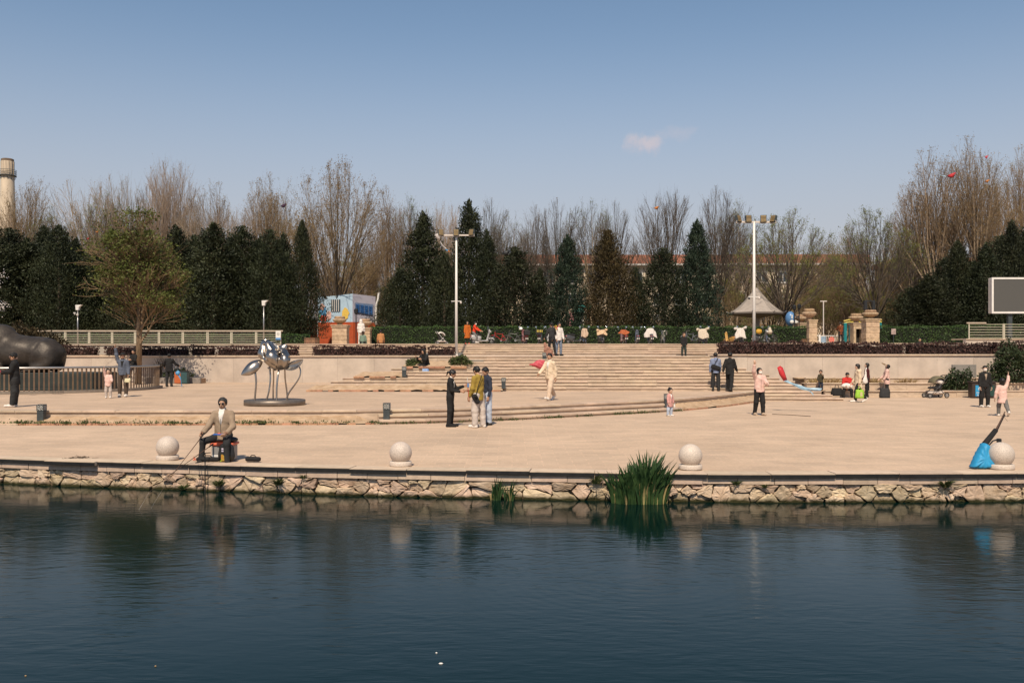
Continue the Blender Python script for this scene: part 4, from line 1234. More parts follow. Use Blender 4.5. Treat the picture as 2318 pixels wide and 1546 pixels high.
# small weeds in the joints: nobody could count them
g = np.random.default_rng(55); Cs = []; Ds = []
for i in range(150):
    t = g.uniform(T_a, T_b) if g.random() < .6 else g.uniform(T_b, T_c)
    o = .60 if t < T_b else .66
    v = LP.off(t, o+g.normal(0, .10 if t < T_b else .02), .06 if t < T_b else .02)
    k = int(g.integers(6, 26)); r = g.uniform(.03, .10)
    for _ in range(k):
        Cs.append((v.x+g.normal(0, r*1.6), v.y+g.normal(0, r*.6), v.z+abs(g.normal(0, r*.5)))); Ds.append((g.normal(0, .7), g.normal(0, .7), 1))
V, Fc = leaf_quads(np.array(Cs), np.array(Ds), g.uniform(.05, .11, len(Cs)), g.uniform(.02, .04, len(Cs)), g)
tag(link("joint_weeds", np_mesh("joint_weeds", V, Fc, M_weed)), "tiny green weeds sprouting in the joints along the plaza steps", "weeds", kind="stuff")
# ------------------------------------------------------------------ signed-distance modelling for organic shapes
def cap_sdf(Pg, a, b, ra, rb, axis=None, q=1.0):
    a = np.asarray(a, dtype=np.float32); b = np.asarray(b, dtype=np.float32)
    p = Pg - a; ab = b - a
    if axis is not None and q != 1.0:
        ax = np.asarray(axis, dtype=np.float32); k = (1/q-1)
        p = p + (p @ ax)[:, None]*ax*k; ab = ab + ab.dot(ax)*ax*k
    l2 = float(ab @ ab)
    t = np.clip((p @ ab)/l2, 0, 1) if l2 > 1e-10 else np.zeros(len(p), dtype=np.float32)
    d = np.sqrt(np.maximum(1e-12, ((p - t[:, None]*ab)**2).sum(1))) - (ra + (rb-ra)*t)
    return d*(q if q < 1 else 1.0)
def ell_sdf(Pg, c, r):
    p = (Pg-np.asarray(c, dtype=np.float32))/np.asarray(r, dtype=np.float32)
    k = np.sqrt((p*p).sum(1)+1e-12)
    return (k-1)*min(r)
def smin(a, b, k):
    if k <= 0: return np.minimum(a, b)
    h = np.clip(.5+.5*(b-a)/k, 0, 1)
    return b+(a-b)*h-k*h*(1-h)
def surface_nets(fn, lo, hi, res):
    lo = np.asarray(lo, dtype=np.float32); hi = np.asarray(hi, dtype=np.float32)
    n = np.maximum(3, np.ceil((hi-lo)/res).astype(int)+1)
    ax = [lo[i]+res*np.arange(n[i], dtype=np.float32) for i in range(3)]
    Pg = np.stack(np.meshgrid(*ax, indexing='ij'), -1).reshape(-1, 3)
    D = fn(Pg).reshape(n).astype(np.float32)
    S = D < 0
    c = np.zeros(n-1, dtype=np.int8)
    for i in (0, 1):
        for j in (0, 1):
            for k in (0, 1):
                c += S[i:n[0]-1+i, j:n[1]-1+j, k:n[2]-1+k]
    act = (c > 0) & (c < 8)
    ids = np.full(act.shape, -1, dtype=np.int64)
    I = np.argwhere(act)
    if len(I) == 0: return np.zeros((0, 3)), np.zeros((0, 4), dtype=int)
    ids[act] = np.arange(len(I))
    acc = np.zeros((len(I), 3)); cnt = np.zeros(len(I))
    cor = [(i, j, k) for i in (0, 1) for j in (0, 1) for k in (0, 1)]
    for a in cor:
        for b in cor:
            if sum(abs(a[t]-b[t]) for t in range(3)) != 1 or a > b: continue
            da = D[I[:, 0]+a[0], I[:, 1]+a[1], I[:, 2]+a[2]]; db = D[I[:, 0]+b[0], I[:, 1]+b[1], I[:, 2]+b[2]]
            m = (da < 0) != (db < 0)
            t = np.where(m, da/np.where(m, da-db, 1), 0)
            pos = np.array(a)+t[:, None]*(np.array(b)-np.array(a))
            acc[m] += pos[m]; cnt[m] += 1
    V = lo + (I + acc/cnt[:, None])*res
    Fs = []
    for axx in range(3):
        u, v = [(1, 2), (2, 0), (0, 1)][axx]
        sl0 = [slice(None)]*3; sl1 = [slice(None)]*3
        sl0[axx] = slice(0, n[axx]-1); sl1[axx] = slice(1, n[axx])
        E = S[tuple(sl0)] != S[tuple(sl1)]
        J = np.argwhere(E)
        J = J[(J[:, u] > 0) & (J[:, v] > 0) & (J[:, u] < n[u]-1) & (J[:, v] < n[v]-1)]
        if len(J) == 0: continue
        du = np.zeros(3, dtype=int); du[u] = 1; dv = np.zeros(3, dtype=int); dv[v] = 1
        def idx(q): return ids[q[:, 0], q[:, 1], q[:, 2]]
        quad = np.stack([idx(J-du-dv), idx(J-dv), idx(J), idx(J-du)], 1)
        flip = ~S[J[:, 0], J[:, 1], J[:, 2]]
        quad[flip] = quad[flip][:, ::-1]
        Fs.append(quad)
    return V, np.concatenate(Fs)
def sdf_vf(prims, res, k=0.02, pad=0.03, cut=None, fold=0.0, seed=0):
    """prims: capsules (a,b,ra,rb[,axis,q]) or ('e',c,r); cut(P,d)->d for trimming"""
    lo = np.full(3, 1e9); hi = np.full(3, -1e9)
    for p in prims:
        if isinstance(p[0], str):
            lo = np.minimum(lo, np.array(p[1])-np.array(p[2])); hi = np.maximum(hi, np.array(p[1])+np.array(p[2]))
        else:
            r = max(p[2], p[3])
            lo = np.minimum(lo, np.minimum(np.array(p[0]), np.array(p[1]))-r); hi = np.maximum(hi, np.maximum(np.array(p[0]), np.array(p[1]))+r)
    def fn(Pg):
        d = None
        for p in prims:
            if isinstance(p[0], str): e = ell_sdf(Pg, p[1], p[2])
            else:
                e = cap_sdf(Pg, *p[:6])
                if len(p) > 6 and p[6] is not None:          # flat end beyond b
                    bb = np.asarray(p[1], dtype=np.float32); ab = bb-np.asarray(p[0], dtype=np.float32); ab = ab/np.linalg.norm(ab)
                    e = np.maximum(e, (Pg-bb) @ ab - p[6])
            d = e if d is None else smin(d, e, k)
        if fold:
            x, y, z = Pg[:, 0], Pg[:, 1], Pg[:, 2]
            s1 = np.sin(24*(.75*x+.5*z+.4*y)+4*np.sin(6*z+seed)+seed)*np.sin(5*z+3*x+seed*2); s2 = np.sin(30*(-.7*x+.6*z-.3*y)+3*np.sin(8*x+seed)+seed*3)*np.sin(7*x-6*z+seed); s3 = np.sin(52*z+19*x+5*np.sin(9*y+seed))
            d = d+fold*(s1*.8+s2*.7+s3*.25)
        if cut is not None: d = cut(Pg, d)
        return d
    return surface_nets(fn, lo-pad, hi+pad, res)

# ------------------------------------------------------------------ materials of the objects
def M(name, *a, **k): return mat(name, *a, **k)
M_ballg = mat("bollard_granite", (0.55, 0.46, 0.385), rough=0.55, var=0.22, scale=60, spec=0.4, detail=2, rand=.05)
M_blk = mat("black_painted_metal", (0.018, 0.019, 0.02), rough=0.5, var=0.3, scale=8)
M_slate = mat("slate_painted_metal", (0.045, 0.055, 0.058), rough=0.55, var=0.25, scale=6)
M_glass = mat("lamp_glass", (0.10, 0.12, 0.12), rough=0.25, var=0.2, scale=5)
M_white = mat("white_paint", (0.74, 0.70, 0.65), rough=0.5, var=0.06, scale=4)
M_whited = mat("weathered_white_paint", (0.62, 0.55, 0.49), rough=0.6, var=0.14, scale=3)
M_cream = mat("cream_railing_paint", (0.52, 0.47, 0.36), rough=0.5, var=0.12, scale=5)
M_railw = mat("beige_handrail", (0.46, 0.37, 0.28), rough=0.65, var=0.15, scale=5)
M_steel = mat("polished_steel", (0.40, 0.35, 0.30), rough=0.30, var=0.22, scale=4, metal=1.0, bump=0.5, bscale=4)
M_steelb = mat("brushed_steel_disc", (0.20, 0.165, 0.135), rough=0.5, var=0.25, scale=3, metal=.7)
M_bronze = mat("dark_bronze", (0.050, 0.040, 0.032), rough=0.5, var=0.35, scale=3, metal=0.35, bump=0.5, bscale=10)
M_rust = mat("rusty_dark_bars", (0.10, 0.070, 0.048), col2=(0.19, 0.115, 0.065), rough=0.65, scale=2.5, rand=.12)
M_alu = mat("grey_tube_rail", (0.40, 0.38, 0.36), rough=0.35, var=0.12, scale=3, metal=.8)
M_pedst = mat("dark_green_pedestal", (0.020, 0.026, 0.023), rough=0.6, var=0.3, scale=2)
M_sand = mat("sandstone", (0.47, 0.34, 0.22), rough=0.9, var=0.28, scale=5, bump=0.5, bscale=30, rand=.08)
M_urn = mat("carved_urn_stone", (0.36, 0.235, 0.14), rough=0.9, var=0.4, scale=8, bump=0.6, bscale=30, rand=.08)

# ------------------------------------------------------------------ stone balls along the water
def stone_ball(px, py, dia, label):
    q = G(px, py, 0); r = dia/2
    e = empty("stone_ball_bollard", (q.x, q.y+r, .010), label=label, cat="bollard", group="stone balls along the water")
    MB().lathe([(r*.99, 0), (r*1.0, .012), (r*1.0, .065), (r*.94, .085), (r*.7, .09)], 32).build("base", M_ballg, e, True)
    prof = []
    for k in range(19):
        t = math.pi*(0.24+0.76*k/18); prof.append((max(.001, r*math.sin(t)), r*(math.cos(math.pi*.24)-math.cos(t))))
    MB().lathe(prof, 36, (0, 0, .088)).build("ball", M_ballg, e, True)
    return e
stone_ball(370, 1044, .445, "stone ball bollard at the far left, left of the angler")
stone_ball(904, 1058, .425, "second stone ball bollard, between the angler and the sword leaves")
stone_ball(1568, 1066, .435, "third stone ball bollard, right of the dense sword leaves")
stone_ball(2281, 1065, .465, "stone ball bollard behind the blue fishing bag")

# ------------------------------------------------------------------ small black lamp bollards
def lamp_bollard_meshes():
    post = MB().box((-.095, -.095, 0), (.095, .095, .30), .008).mesh("post", M_slate)
    head = MB(); head.box((-.105, -.105, .475), (.105, .105, .50), .006); head.box((-.105, -.105, .30), (.105, .105, .325), .006)
    for sx in (-1, 1):
        for sy in (-1, 1): head.box((sx*.105-(.016 if sx > 0 else 0), sy*.105-(.016 if sy > 0 else 0), .32), (sx*.105+(.016 if sx < 0 else 0), sy*.105+(.016 if sy < 0 else 0), .48))
    head = head.mesh("lamp_head", M_slate)
    glass = MB().box((-.088, -.088, .325), (.088, .088, .475)).mesh("glass", M_glass)
    lat = MB()
    for ang in range(4):
        ca, sa = math.cos(ang*math.pi/2), math.sin(ang*math.pi/2)
        def w(u, z): return (u*ca - (-.098)*sa, u*sa + (-.098)*ca, z)
        for (a, b) in (((-.085, .40), (0, .325)), ((0, .325), (.085, .40)), ((.085, .40), (0, .475)), ((0, .475), (-.085, .40)), ((-.04, .40), (0, .365)), ((0, .365), (.04, .40)), ((.04, .40), (0, .435)), ((0, .435), (-.04, .40)), ((-.085, .475), (-.045, .437)), ((.085, .475), (.045, .437)), ((-.085, .325), (-.045, .363)), ((.085, .325), (.045, .363))):
            lat.tube([w(*a), w(*b)], .010, 4)
    return post, head, glass, lat.mesh("lattice", mat("pale_lattice", (0.42, 0.41, 0.38), rough=.5))
LBM = lamp_bollard_meshes()
def lamp_bollard(loc, label, s=1.0, rz=0.0):
    e = empty("lamp_bollard", loc, rz, label, "lamp", "black lamp bollards")
    e.scale = (s, s, s)
    link("post", LBM[0], e); h = link("lamp_head", LBM[1], e); link("glass", LBM[2], h); link("lattice", LBM[3], h)
    return e
t = LP.find_x(X(74, 27.6)); lamp_bollard(LP.off(t, .22, .10), "black lamp bollard at the left end of the plaza lip")
t = LP.find_x(X(849, 27.6)); lamp_bollard(LP.off(t, .25, .12), "black lamp bollard where the plaza steps begin, behind the angler")
t = LP.find_x(X(1499, 32.5)); lamp_bollard(LP.off(t, .30, .13), "black lamp bollard just behind the small child in pink")
lamp_bollard((X(915, DS+1.2), DS+1.2, ZP+.60), "lowest lamp bollard on the left of the stairs", .95)
lamp_bollard((X(964, DS+2.9), DS+2.9, ZP+1.22), "lamp bollard behind the hooded person on the stairs", .95)
lamp_bollard((X(1042, DS+2.6), DS+2.6, ZP+1.24), "lamp bollard rising from the bushy plant on the stairs", .95)
lamp_bollard((X(1140, DS-.10), DS-.12, ZP+.12), "lamp bollard at the foot of the stairs right of the olive jacket", .95)
lamp_bollard((X(1232, DS+3.4), DS+3.3, ZP+.14*9), "lamp bollard on the stairs behind the man in cream", .9)
e = empty("grey_slab_piece", (X(1075, DS+3.3), DS+3.05, ZP+RIS*9+.005), .05, "small grey slab lying on the stairs right of the bushy plant", "kerb stone")
MB().box((-.42, -.07, 0), (.42, .07, .09), .012).build("block", mat("slab_grey", (.22, .19, .16), rough=.9), e)  # plain grey block laid flat on a step

# ------------------------------------------------------------------ steel flower sculpture
SC = G(622, 913, ZP); sd = 30.9
e = empty("flower_sculpture", (X(622, sd), sd, ZP), label="polished steel flower bud sculpture on thin stems and a round plate", cat="sculpture")
ss = F/sd
def sp(px, py, dy=0.0):            # point in the sculpture's own frame
    return Vector(((px-622)/ss, dy, (CH-(py-HZ)/ss)-ZP))
MB().lathe([(.98, 0), (1.0, .01), (1.0, .165), (.985, .175), (.9, .172)], 64).build("plate", M_steelb, e, True)
def stem(pts, r0, r1):
    P_ = [sp(*p) for p in pts]
    P_ = smooth_line(resample(P_, .06), 4)
    MB().tube(P_, [r0+(r1-r0)*i/(len(P_)-1) for i in range(len(P_))], 10).build("stem", M_steel, e, True)
stem([(582,908,-.3),(584,885,-.3),(586,865,-.3),(583,842,-.28),(580,832,-.2)], .030, .034)
stem([(605,906,-.1),(611,885,-.1),(613,862,-.05),(612,845,0),(609,830,.05)], .028, .030)
stem([(614,907,.25),(614,880,.25),(616,855,.2),(617,832,.1)], .028, .026)
stem([(632,909,-.35),(632,880,-.33),(633,850,-.25),(634,832,-.1)], .030, .034)
stem([(648,907,.2),(646,885,.2),(643,860,.15),(643,834,.1)], .028, .026)
stem([(648,909,-.1),(655,889,-.12),(672,868,-.15),(682,852,-.15),(683,838,-.12),(678,826,-.08),(668,831,-.05)], .030, .022)
hp = [sp(610,798,0), sp(640,815,-.05), sp(632,832,-.1), sp(600,788,.1), sp(628,790,.05)]
prims = [('e', sp(610, 799, .05), (.32, .34, .38)), ('e', sp(622, 812, -.12), (.34, .30, .30)), ('e', sp(642, 815, -.02), (.22, .28, .26)), ('e', sp(626, 828, -.08), (.26, .26, .18)), ('e', sp(634, 800, .10), (.21, .24, .22)), ('e', sp(604, 786, .08), (.20, .22, .22)),
         (sp(600, 775, .1), sp(596, 800, -.05), .10, .16), (sp(632, 833, -.30), sp(640, 808, -.36), .03, .05)]
prims = [tuple(np.array(x) if isinstance(x, Vector) else x for x in p) for p in prims]
FOLDS = [(sp(a,b).x, sp(a,b).z, sp(c,f).x, sp(c,f).z, w, dp) for (a,b,c,f,w,dp) in ((600,782,606,806,.05,.07),(606,806,622,800,.04,.05),(622,800,640,806,.05,.08),(640,806,655,812,.04,.06),(618,778,636,800,.05,.07),(598,820,620,836,.04,.05))]
def headcut(Pg, d):
    x, y, z = Pg[:, 0], Pg[:, 1], Pg[:, 2]
    d = d+.018*np.sin(9*x+7*z+2*np.sin(6*y))*1.0
    for (x0, z0, x1, z1, w, dp) in FOLDS:                     # folds between the wrapped petals
        ux, uz = x1-x0, z1-z0; l2 = ux*ux+uz*uz
        t = np.clip(((x-x0)*ux+(z-z0)*uz)/l2, 0, 1)
        q = np.sqrt((x-x0-t*ux)**2+(z-z0-t*uz)**2)
        d = d + np.where(y < .1, dp*np.exp(-(q/w)**2), 0)
    crease = np.abs(x-sp(633, 820).x-.12*(z-sp(633, 820).z))
    return d + np.where((y < 0) & (z < sp(0, 800).z), .05*np.exp(-(crease/.03)**2), 0)
V, Fc = sdf_vf(prims, .026, k=.10, cut=headcut)
o = link("bud", np_mesh("bud", V, Fc, M_steel, True), e)
def petal(name, pts, wid, thick, bulge, par=e, m=M_steel):
    """a cupped leaf along a centre line"""
    P_ = smooth_line(resample([sp(*p) for p in pts], .05), 3); n = len(P_)-1
    mb = MB(); vs = []; K = 7
    up = Vector((0, -1, .35)).normalized()
    for layer in (0, 1):
        for i, c in enumerate(P_):
            tg = (P_[min(n, i+1)]-P_[max(0, i-1)]).normalized(); sd_ = tg.cross(up).normalized(); nn_ = sd_.cross(tg)
            t = i/n; w = wid*(math.sin(math.pi*min(1, .06+.94*t))**.75)*(1.0 if t < .6 else 1.0)+.006
            for k in range(K):
                f = 2*k/(K-1)-1
                vs.append(c+sd_*w*f+nn_*(bulge*(1-f*f)*math.sin(math.pi*t)+(thick if layer else 0)))
    fs = []
    N1 = (n+1)*K
    for i in range(n):
        for k in range(K-1):
            a = i*K+k; fs += [(a, a+1, a+K+1, a+K), (N1+a, N1+a+K, N1+a+K+1, N1+a+1)]
    for i in range(n):
        a = i*K; b = i*K+K-1
        fs += [(a, a+K, N1+a+K, N1+a), (b, N1+b, N1+b+K, b+K)]
    mb.add(vs, fs); return mb.build(name, m, par, True)
petal("petal", [(594,817,-.10),(583,826,-.22),(570,838,-.30),(553,848,-.36)], .20, .012, .10)
petal("petal", [(645,832,-.10),(660,830,-.16),(674,825,-.2),(690,814,-.24)], .15, .012, -.06)
petal("petal", [(596,790,.0),(599,778,.0),(602,766,.02)], .13, .012, .06)
petal("petal", [(630,796,.05),(640,787,.1),(647,779,.12)], .13, .012, .06)
petal("petal", [(612,790,-.22),(620,806,-.40),(634,828,-.36)], .17, .014, .10)
petal("petal", [(640,800,-.12),(648,812,-.22),(646,832,-.24)], .14, .014, .08)
petal("petal", [(592,812,-.02),(590,797,-.02),(594,783,.05)], .09, .012, .10)

# ------------------------------------------------------------------ bronze ox behind its round fence
FC = Vector((-22.1, 43.5, ZP)); FR = 5.2
e = empty("ox_pedestal", (-23.6, 43.2, ZP), label="long dark green pedestal block under the bronze ox", cat="pedestal")
MB().box((-4.0, -1.3, 0), (X(212, 42)+23.6, 1.3, .80), .03).build("block", M_pedst, e)
MB().box((-4.1, -1.4, 0), (X(212, 42)+23.7, 1.4, .10), .02).build("plinth", M_pedst, e)
ox = empty("bronze_ox", (-23.6, 43.2, ZP+.80), label="dark bronze ox statue lying on its pedestal behind the round fence", cat="statue")
def oxp(px, py): return ((px-CX)*43.2/F+23.6, (CH-(py-HZ)*43.2/F)-(ZP+.80))
def O(px, py, y=0.0):
    x, z = oxp(px, py); return np.array([x, y, z])
pr = [('e', O(92, 801), (1.1, .72, .76)), ('e', O(40, 800), (1.3, .80, .84)), ('e', O(-10, 778, 0), (1.05, .74, .92)), ('e', O(5, 757, 0), (.55, .42, .42)),
      ('e', O(106, 808, -.44), (.62, .36, .66)), (O(-5, 752, 0), O(60, 770, 0), .20, .14), (O(60, 770, 0), O(118, 778, 0), .14, .20), ('e', O(104, 782, -.42), (.22, .18, .16)), ('e', O(115, 810, .35), (.52, .42, .68)), (O(118, 826, -.55), O(70, 842, -.75), .22, .13), (O(118, 826, .55), O(70, 842, .75), .22, .13),
      (O(-50, 785, 0), O(-95, 800, 0), .62, .42), (O(-95, 800, 0), O(-135, 822, 0), .36, .26), (O(-20, 815, -.55), O(30, 838, -.8), .24, .13), (O(30, 838, -.8), O(-25, 843, -.85), .12, .10), (O(-20, 815, .55), O(30, 838, .8), .24, .13),
      (O(-98, 785, -.25), O(-112, 766, -.55), .10, .05), (O(-112, 766, -.55), O(-130, 752, -.5), .05, .015), (O(-98, 785, .25), O(-112, 766, .55), .10, .05), (O(-112, 766, .55), O(-130, 752, .5), .05, .015),
      (O(-88, 786, -.35), O(-90, 792, -.62), .08, .05), (O(-88, 786, .35), O(-90, 792, .62), .08, .05)]
def oxcut(Pg, d):
    gx, gz = O(88, 800)[0], O(88, 800)[2]
    d = d + .02*np.sin(4*Pg[:, 0]+3*Pg[:, 2])*np.sin(5*Pg[:, 2]+2*Pg[:, 1]) + np.where(Pg[:, 1] < 0, -.0+.025*np.exp(-((Pg[:, 0]-gx-.35*np.sin((Pg[:, 2]-gz)*1.6))/.07)**2), 0)
    return np.maximum(d, -(Pg[:, 2]+.0))
V, Fc = sdf_vf(pr, .055, k=.15, cut=oxcut)
link("body", np_mesh("body", V, Fc, M_bronze, True), ox)
MB().tube([O(132, 795, 0), O(137, 805, .1), O(134, 822, .15), O(122, 836, -.2)], [.05, .045, .05, .07], 8).build("tail", M_bronze, ox, True)

e = empty("round_fence", FC, label="curved rusty bar fence with grey tube rail around the bronze ox", cat="fence")
kb = MB(); rl = MB(); ang0, ang1 = math.radians(-172), math.radians(20); nseg = 90
vs = []; fs = []
for i in range(nseg+1):
    a = ang0+(ang1-ang0)*i/nseg; c, s_ = math.cos(a), math.sin(a)
    for r_, z_ in ((FR+.16, 0), (FR+.16, .11), (FR-.16, .11), (FR-.16, 0)): vs.append((r_*c, r_*s_, z_))
for i in range(nseg):
    a = 4*i; b = a+4
    fs += [(a, b, b+1, a+1), (a+1, b+1, b+2, a+2), (a+2, b+2, b+3, a+3)]
fs += [(0, 1, 2, 3), (4*nseg+3, 4*nseg+2, 4*nseg+1, 4*nseg)]
kb.add(vs, fs).build("kerb", mat("fence_kerb_stone", (0.22, 0.18, 0.145), rough=.9, var=.2), e)
rl.tube([(FR*math.cos(ang0+(ang1-ang0)*i/nseg), FR*math.sin(ang0+(ang1-ang0)*i/nseg), 1.08) for i in range(nseg+1)], .048, 8).build("top_rail", M_alu, e, True)
barm = MB().box((-.032, -.014, .10), (.032, .014, 1.05)).mesh("bar", M_rust)
nb = int((ang1-ang0)*FR/.185)
for i in range(nb+1):
    a = ang0+(ang1-ang0)*i/nb
    b = link("bar", barm, e, (FR*math.cos(a), FR*math.sin(a), 0)); b.rotation_euler = (0, 0, a+math.pi/2)
# wire basket leaning on the fence
bx = empty("wire_basket", (X(132, 38.3), 38.25, ZP+.02), label="small empty wire crate leaning against the round fence", cat="crate")
wb = MB()
for i in range(8): wb.tube([(-.23+.46*i/7, 0, 0), (-.23+.46*i/7, .05, .42)], .004, 4)
for i in range(7): wb.tube([(-.23, .05*i/6, .42*i/6), (.23, .05*i/6, .42*i/6)], .004, 4)
wb.build("grid", M_blk, bx)

# ------------------------------------------------------------------ railings on the terrace
def railing(pxs, d, z0, zt, label, nbar=6, beige=None):
    x0 = X(pxs[0], d)
    e = empty("railing", (x0, d, z0), label=label, cat="railing")
    h = zt-z0
    barz = [.07+(h-.16)*k/(nbar-1) for k in range(nbar)]
    for i in range(len(pxs)-1):
        a = X(pxs[i], d)-x0+.04; b = X(pxs[i+1], d)-x0-.04
        for xx in (a, b):
            MB().box((xx-.028, -.028, 0), (xx+.028, .028, h-.05)).build("post", M_cream, e)
        for z in barz:
            MB().box((a+.029, -.012, z-.014), (b-.029, .012, z+.014)).build("rail_bar", M_cream, e)
    MB().box((X(pxs[0], d)-x0-.1, -.06, h-.05), (X(beige or pxs[-1], d)-x0+.1, .06, h+.035), .012).build("handrail", M_railw, e)
    return e
railing([88, 148, 202, 254, 306, 360, 414, 470, 524, 580, 637], 59.3, 2.60, Z(749, 59.3), "cream railing with flat bars along the left terrace edge")
railing([2192, 2272, 2352, 2430], 57.7, 2.95, Z(731, 57.7), "cream railing with flat bars along the right terrace edge", beige=2228)
# notice on the left railing
e = empty("notice_board", (X(630, 59.2), 59.18, 2.9), label="small white notice with a blue foot on the end of the left railing", cat="notice")
MB().box((-.16, -.012, 0), (.16, .012, .56), .004).build("panel", M_white, e)
MB().box((-.155, -.018, .005), (.155, -.0125, .13)).build("blue_band", mat("notice_blue", (.10, .27, .55), rough=.5), e)
mb = MB()
for k in range(20):
    a = 2*math.pi*k/20; b = 2*math.pi*(k+1)/20
    mb.tube([(.075*math.cos(a), -.016, .36+.075*math.sin(a)), (.075*math.cos(b), -.016, .36+.075*math.sin(b))], .007, 4)
mb.tube([(-.05, -.016, .41), (.05, -.016, .31)], .007, 4)
mb.build("ban_sign", mat("notice_grey", (.12, .12, .12)), e)
e = empty("notice_board", (X(2022, 65.8), 65.75, ZT), label="small weathered notice standing in front of the right green hedge", cat="notice")
MB().box((-.16, -.015, .72), (.16, .015, 1.12), .005).build("panel", mat("faded_notice", (.36, .27, .24), rough=.7, var=.3, scale=8), e)
MB().tube([(0, .02, 0), (0, .02, .75)], .02, 6).build("post", M_slate, e)

# ------------------------------------------------------------------ floodlight masts and lamp posts
M_lamp = mat("floodlight_louvres", (0.36, 0.25, 0.12), rough=.35, var=.25, scale=9, metal=.3)
def mast(px, d, z0, ytop, label, heads, mount_y):
    e = empty("floodlight_mast", (X(px, d), d, z0), label=label, cat="floodlight")
    h = Z(ytop, d)-z0
    MB().tube([(0, 0, 0), (0, 0, h*.5), (0, 0, h)], [.088, .075, .055], 14).build("pole", M_white, e, True)
    MB().lathe([(.20, 0), (.20, .03), (.10, .05)], 16).build("base_plate", M_white, e)
    MB().box((-1.0, -.04, h-.06), (1.0, .04, h+.02)).build("crossbar", M_whited, e)
    for (x, yaw, tilt) in heads:
        rot = Matrix.Translation((x, -.18, h+.12)) @ Matrix.Rotation(yaw, 4, 'Z') @ Matrix.Rotation(tilt, 4, 'X')
        def tr(mb):
            mb.v = [tuple(rot @ Vector(v)) for v in mb.v]; return mb
        hd = tr(MB().box((-.16, -.06, -.20), (.16, .10, .20), .02)).build("lamp_head", M_slate, e)
        for k in range(5):
            tr(MB().box((-.135, -.085, -.17+.072*k), (.135, -.062, -.125+.072*k))).build("louvre", M_lamp, hd)
        tr(MB().tube([(-.17, 0, -.1), (-.19, .05, -.22), (.19, .05, -.22), (.17, 0, -.1)], .015, 5)).build("bracket", M_whited, hd)
    zm = Z(mount_y, d)-z0
    MB().box((-.30, -.025, zm-.02), (.30, .025, zm+.02)).build("camera_arm", M_white, e)
    for s in (-1, 1):
        MB().ball((s*.27, -.03, zm-.09), .06).build("camera", M_whited if s > 0 else M_blk, e, True)
    return e
mast(1033, 55.2, ZL-.01, 532, "white floodlight mast left of the stairs with a kite caught on it", [(-.92, .35, -.25), (0, 0, -.1), (.92, -.5, -.25)], 682)
mast(1707, 49.6, ZWR-.05, 502, "white floodlight mast right of the stairs", [(-.88, .7, -.3), (-.35, .1, -.12), (.45, -.2, -.1), (.98, -.9, -.35)], 672)
def post_lamp(px, d, z0, ytop, label):
    e = empty("lamp_post", (X(px, d), d, z0), label=label, cat="lamp post", group="small grey lamp posts")
    h = Z(ytop, d)-z0
    MB().tube([(0, 0, 0), (0, 0, h-.35)], [.05, .038], 10).build("pole", M_alu, e, True)
    MB().add([(-.09,-.10,h-.35),(.09,-.10,h-.35),(.09,.10,h-.35),(-.09,.10,h-.35),(-.11,-.12,h-.02),(.30,-.12,h),(.30,.12,h),(-.11,.12,h-.02),(.12,-.12,h-.14),(.12,.12,h-.14)],
             [(3,2,1,0),(0,1,8,5,4),(2,3,7,6,9),(1,2,9,8),(8,9,6,5),(4,5,6,7),(3,0,4,7)]).build("lamp_head", M_white, e)
    return e
post_lamp(176, 61.5, ZT, 690, "small lamp post with two loudspeakers behind the left railing")
post_lamp(597, 61.5, ZT, 680, "small lamp post near the right end of the left railing")
s_e = empty("loudspeaker_pair", (X(174, 61.5), 61.42, Z(712, 61.5)), label="two small white loudspeakers clamped to the left lamp post", cat="loudspeaker")
for s in (-1, 1): MB().lathe([(.03, -.08), (.05, 0), (.09, .07), (.085, .08)], 10, (s*.09, -.03, -.05*s)).build("horn", M_white, s_e, True)

# ------------------------------------------------------------------ led screen on the right
e = empty("led_screen", (X(2245, 62)+3.2, 62, ZT), label="big dark outdoor led screen in a white frame at the right edge", cat="screen")
zt, zb = Z(629, 62)-ZT, Z(709, 62)-ZT; w2 = 3.2
MB().box((-w2, 0, zb), (w2, .45, zt), .02).build("cabinet", M_whited, e)
for nm, a, b in (("frame", (-w2-.02, -.06, zt-.10), (w2+.02, .02, zt+.02)), ("frame", (-w2-.02, -.06, zb-.02), (w2+.02, .02, zb+.10)), ("frame", (-w2-.02, -.06, zb+.10), (-w2+.10, .02, zt-.10)), ("frame", (w2-.10, -.06, zb+.10), (w2+.02, .02, zt-.10))):
    MB().box(a, b).build(nm, M_white, e)
MB().box((-w2+.10, -.03, zb+.10), (w2-.10, .01, zt-.10)).build("display", mat("led_display_off", (.085, .082, .075), rough=.6, var=.15, scale=60), e)
for x in (-1.9, -.2, 1.6): MB().box((x-.13, .1, 0), (x+.13, .35, zb+.05)).build("leg", M_slate, e)

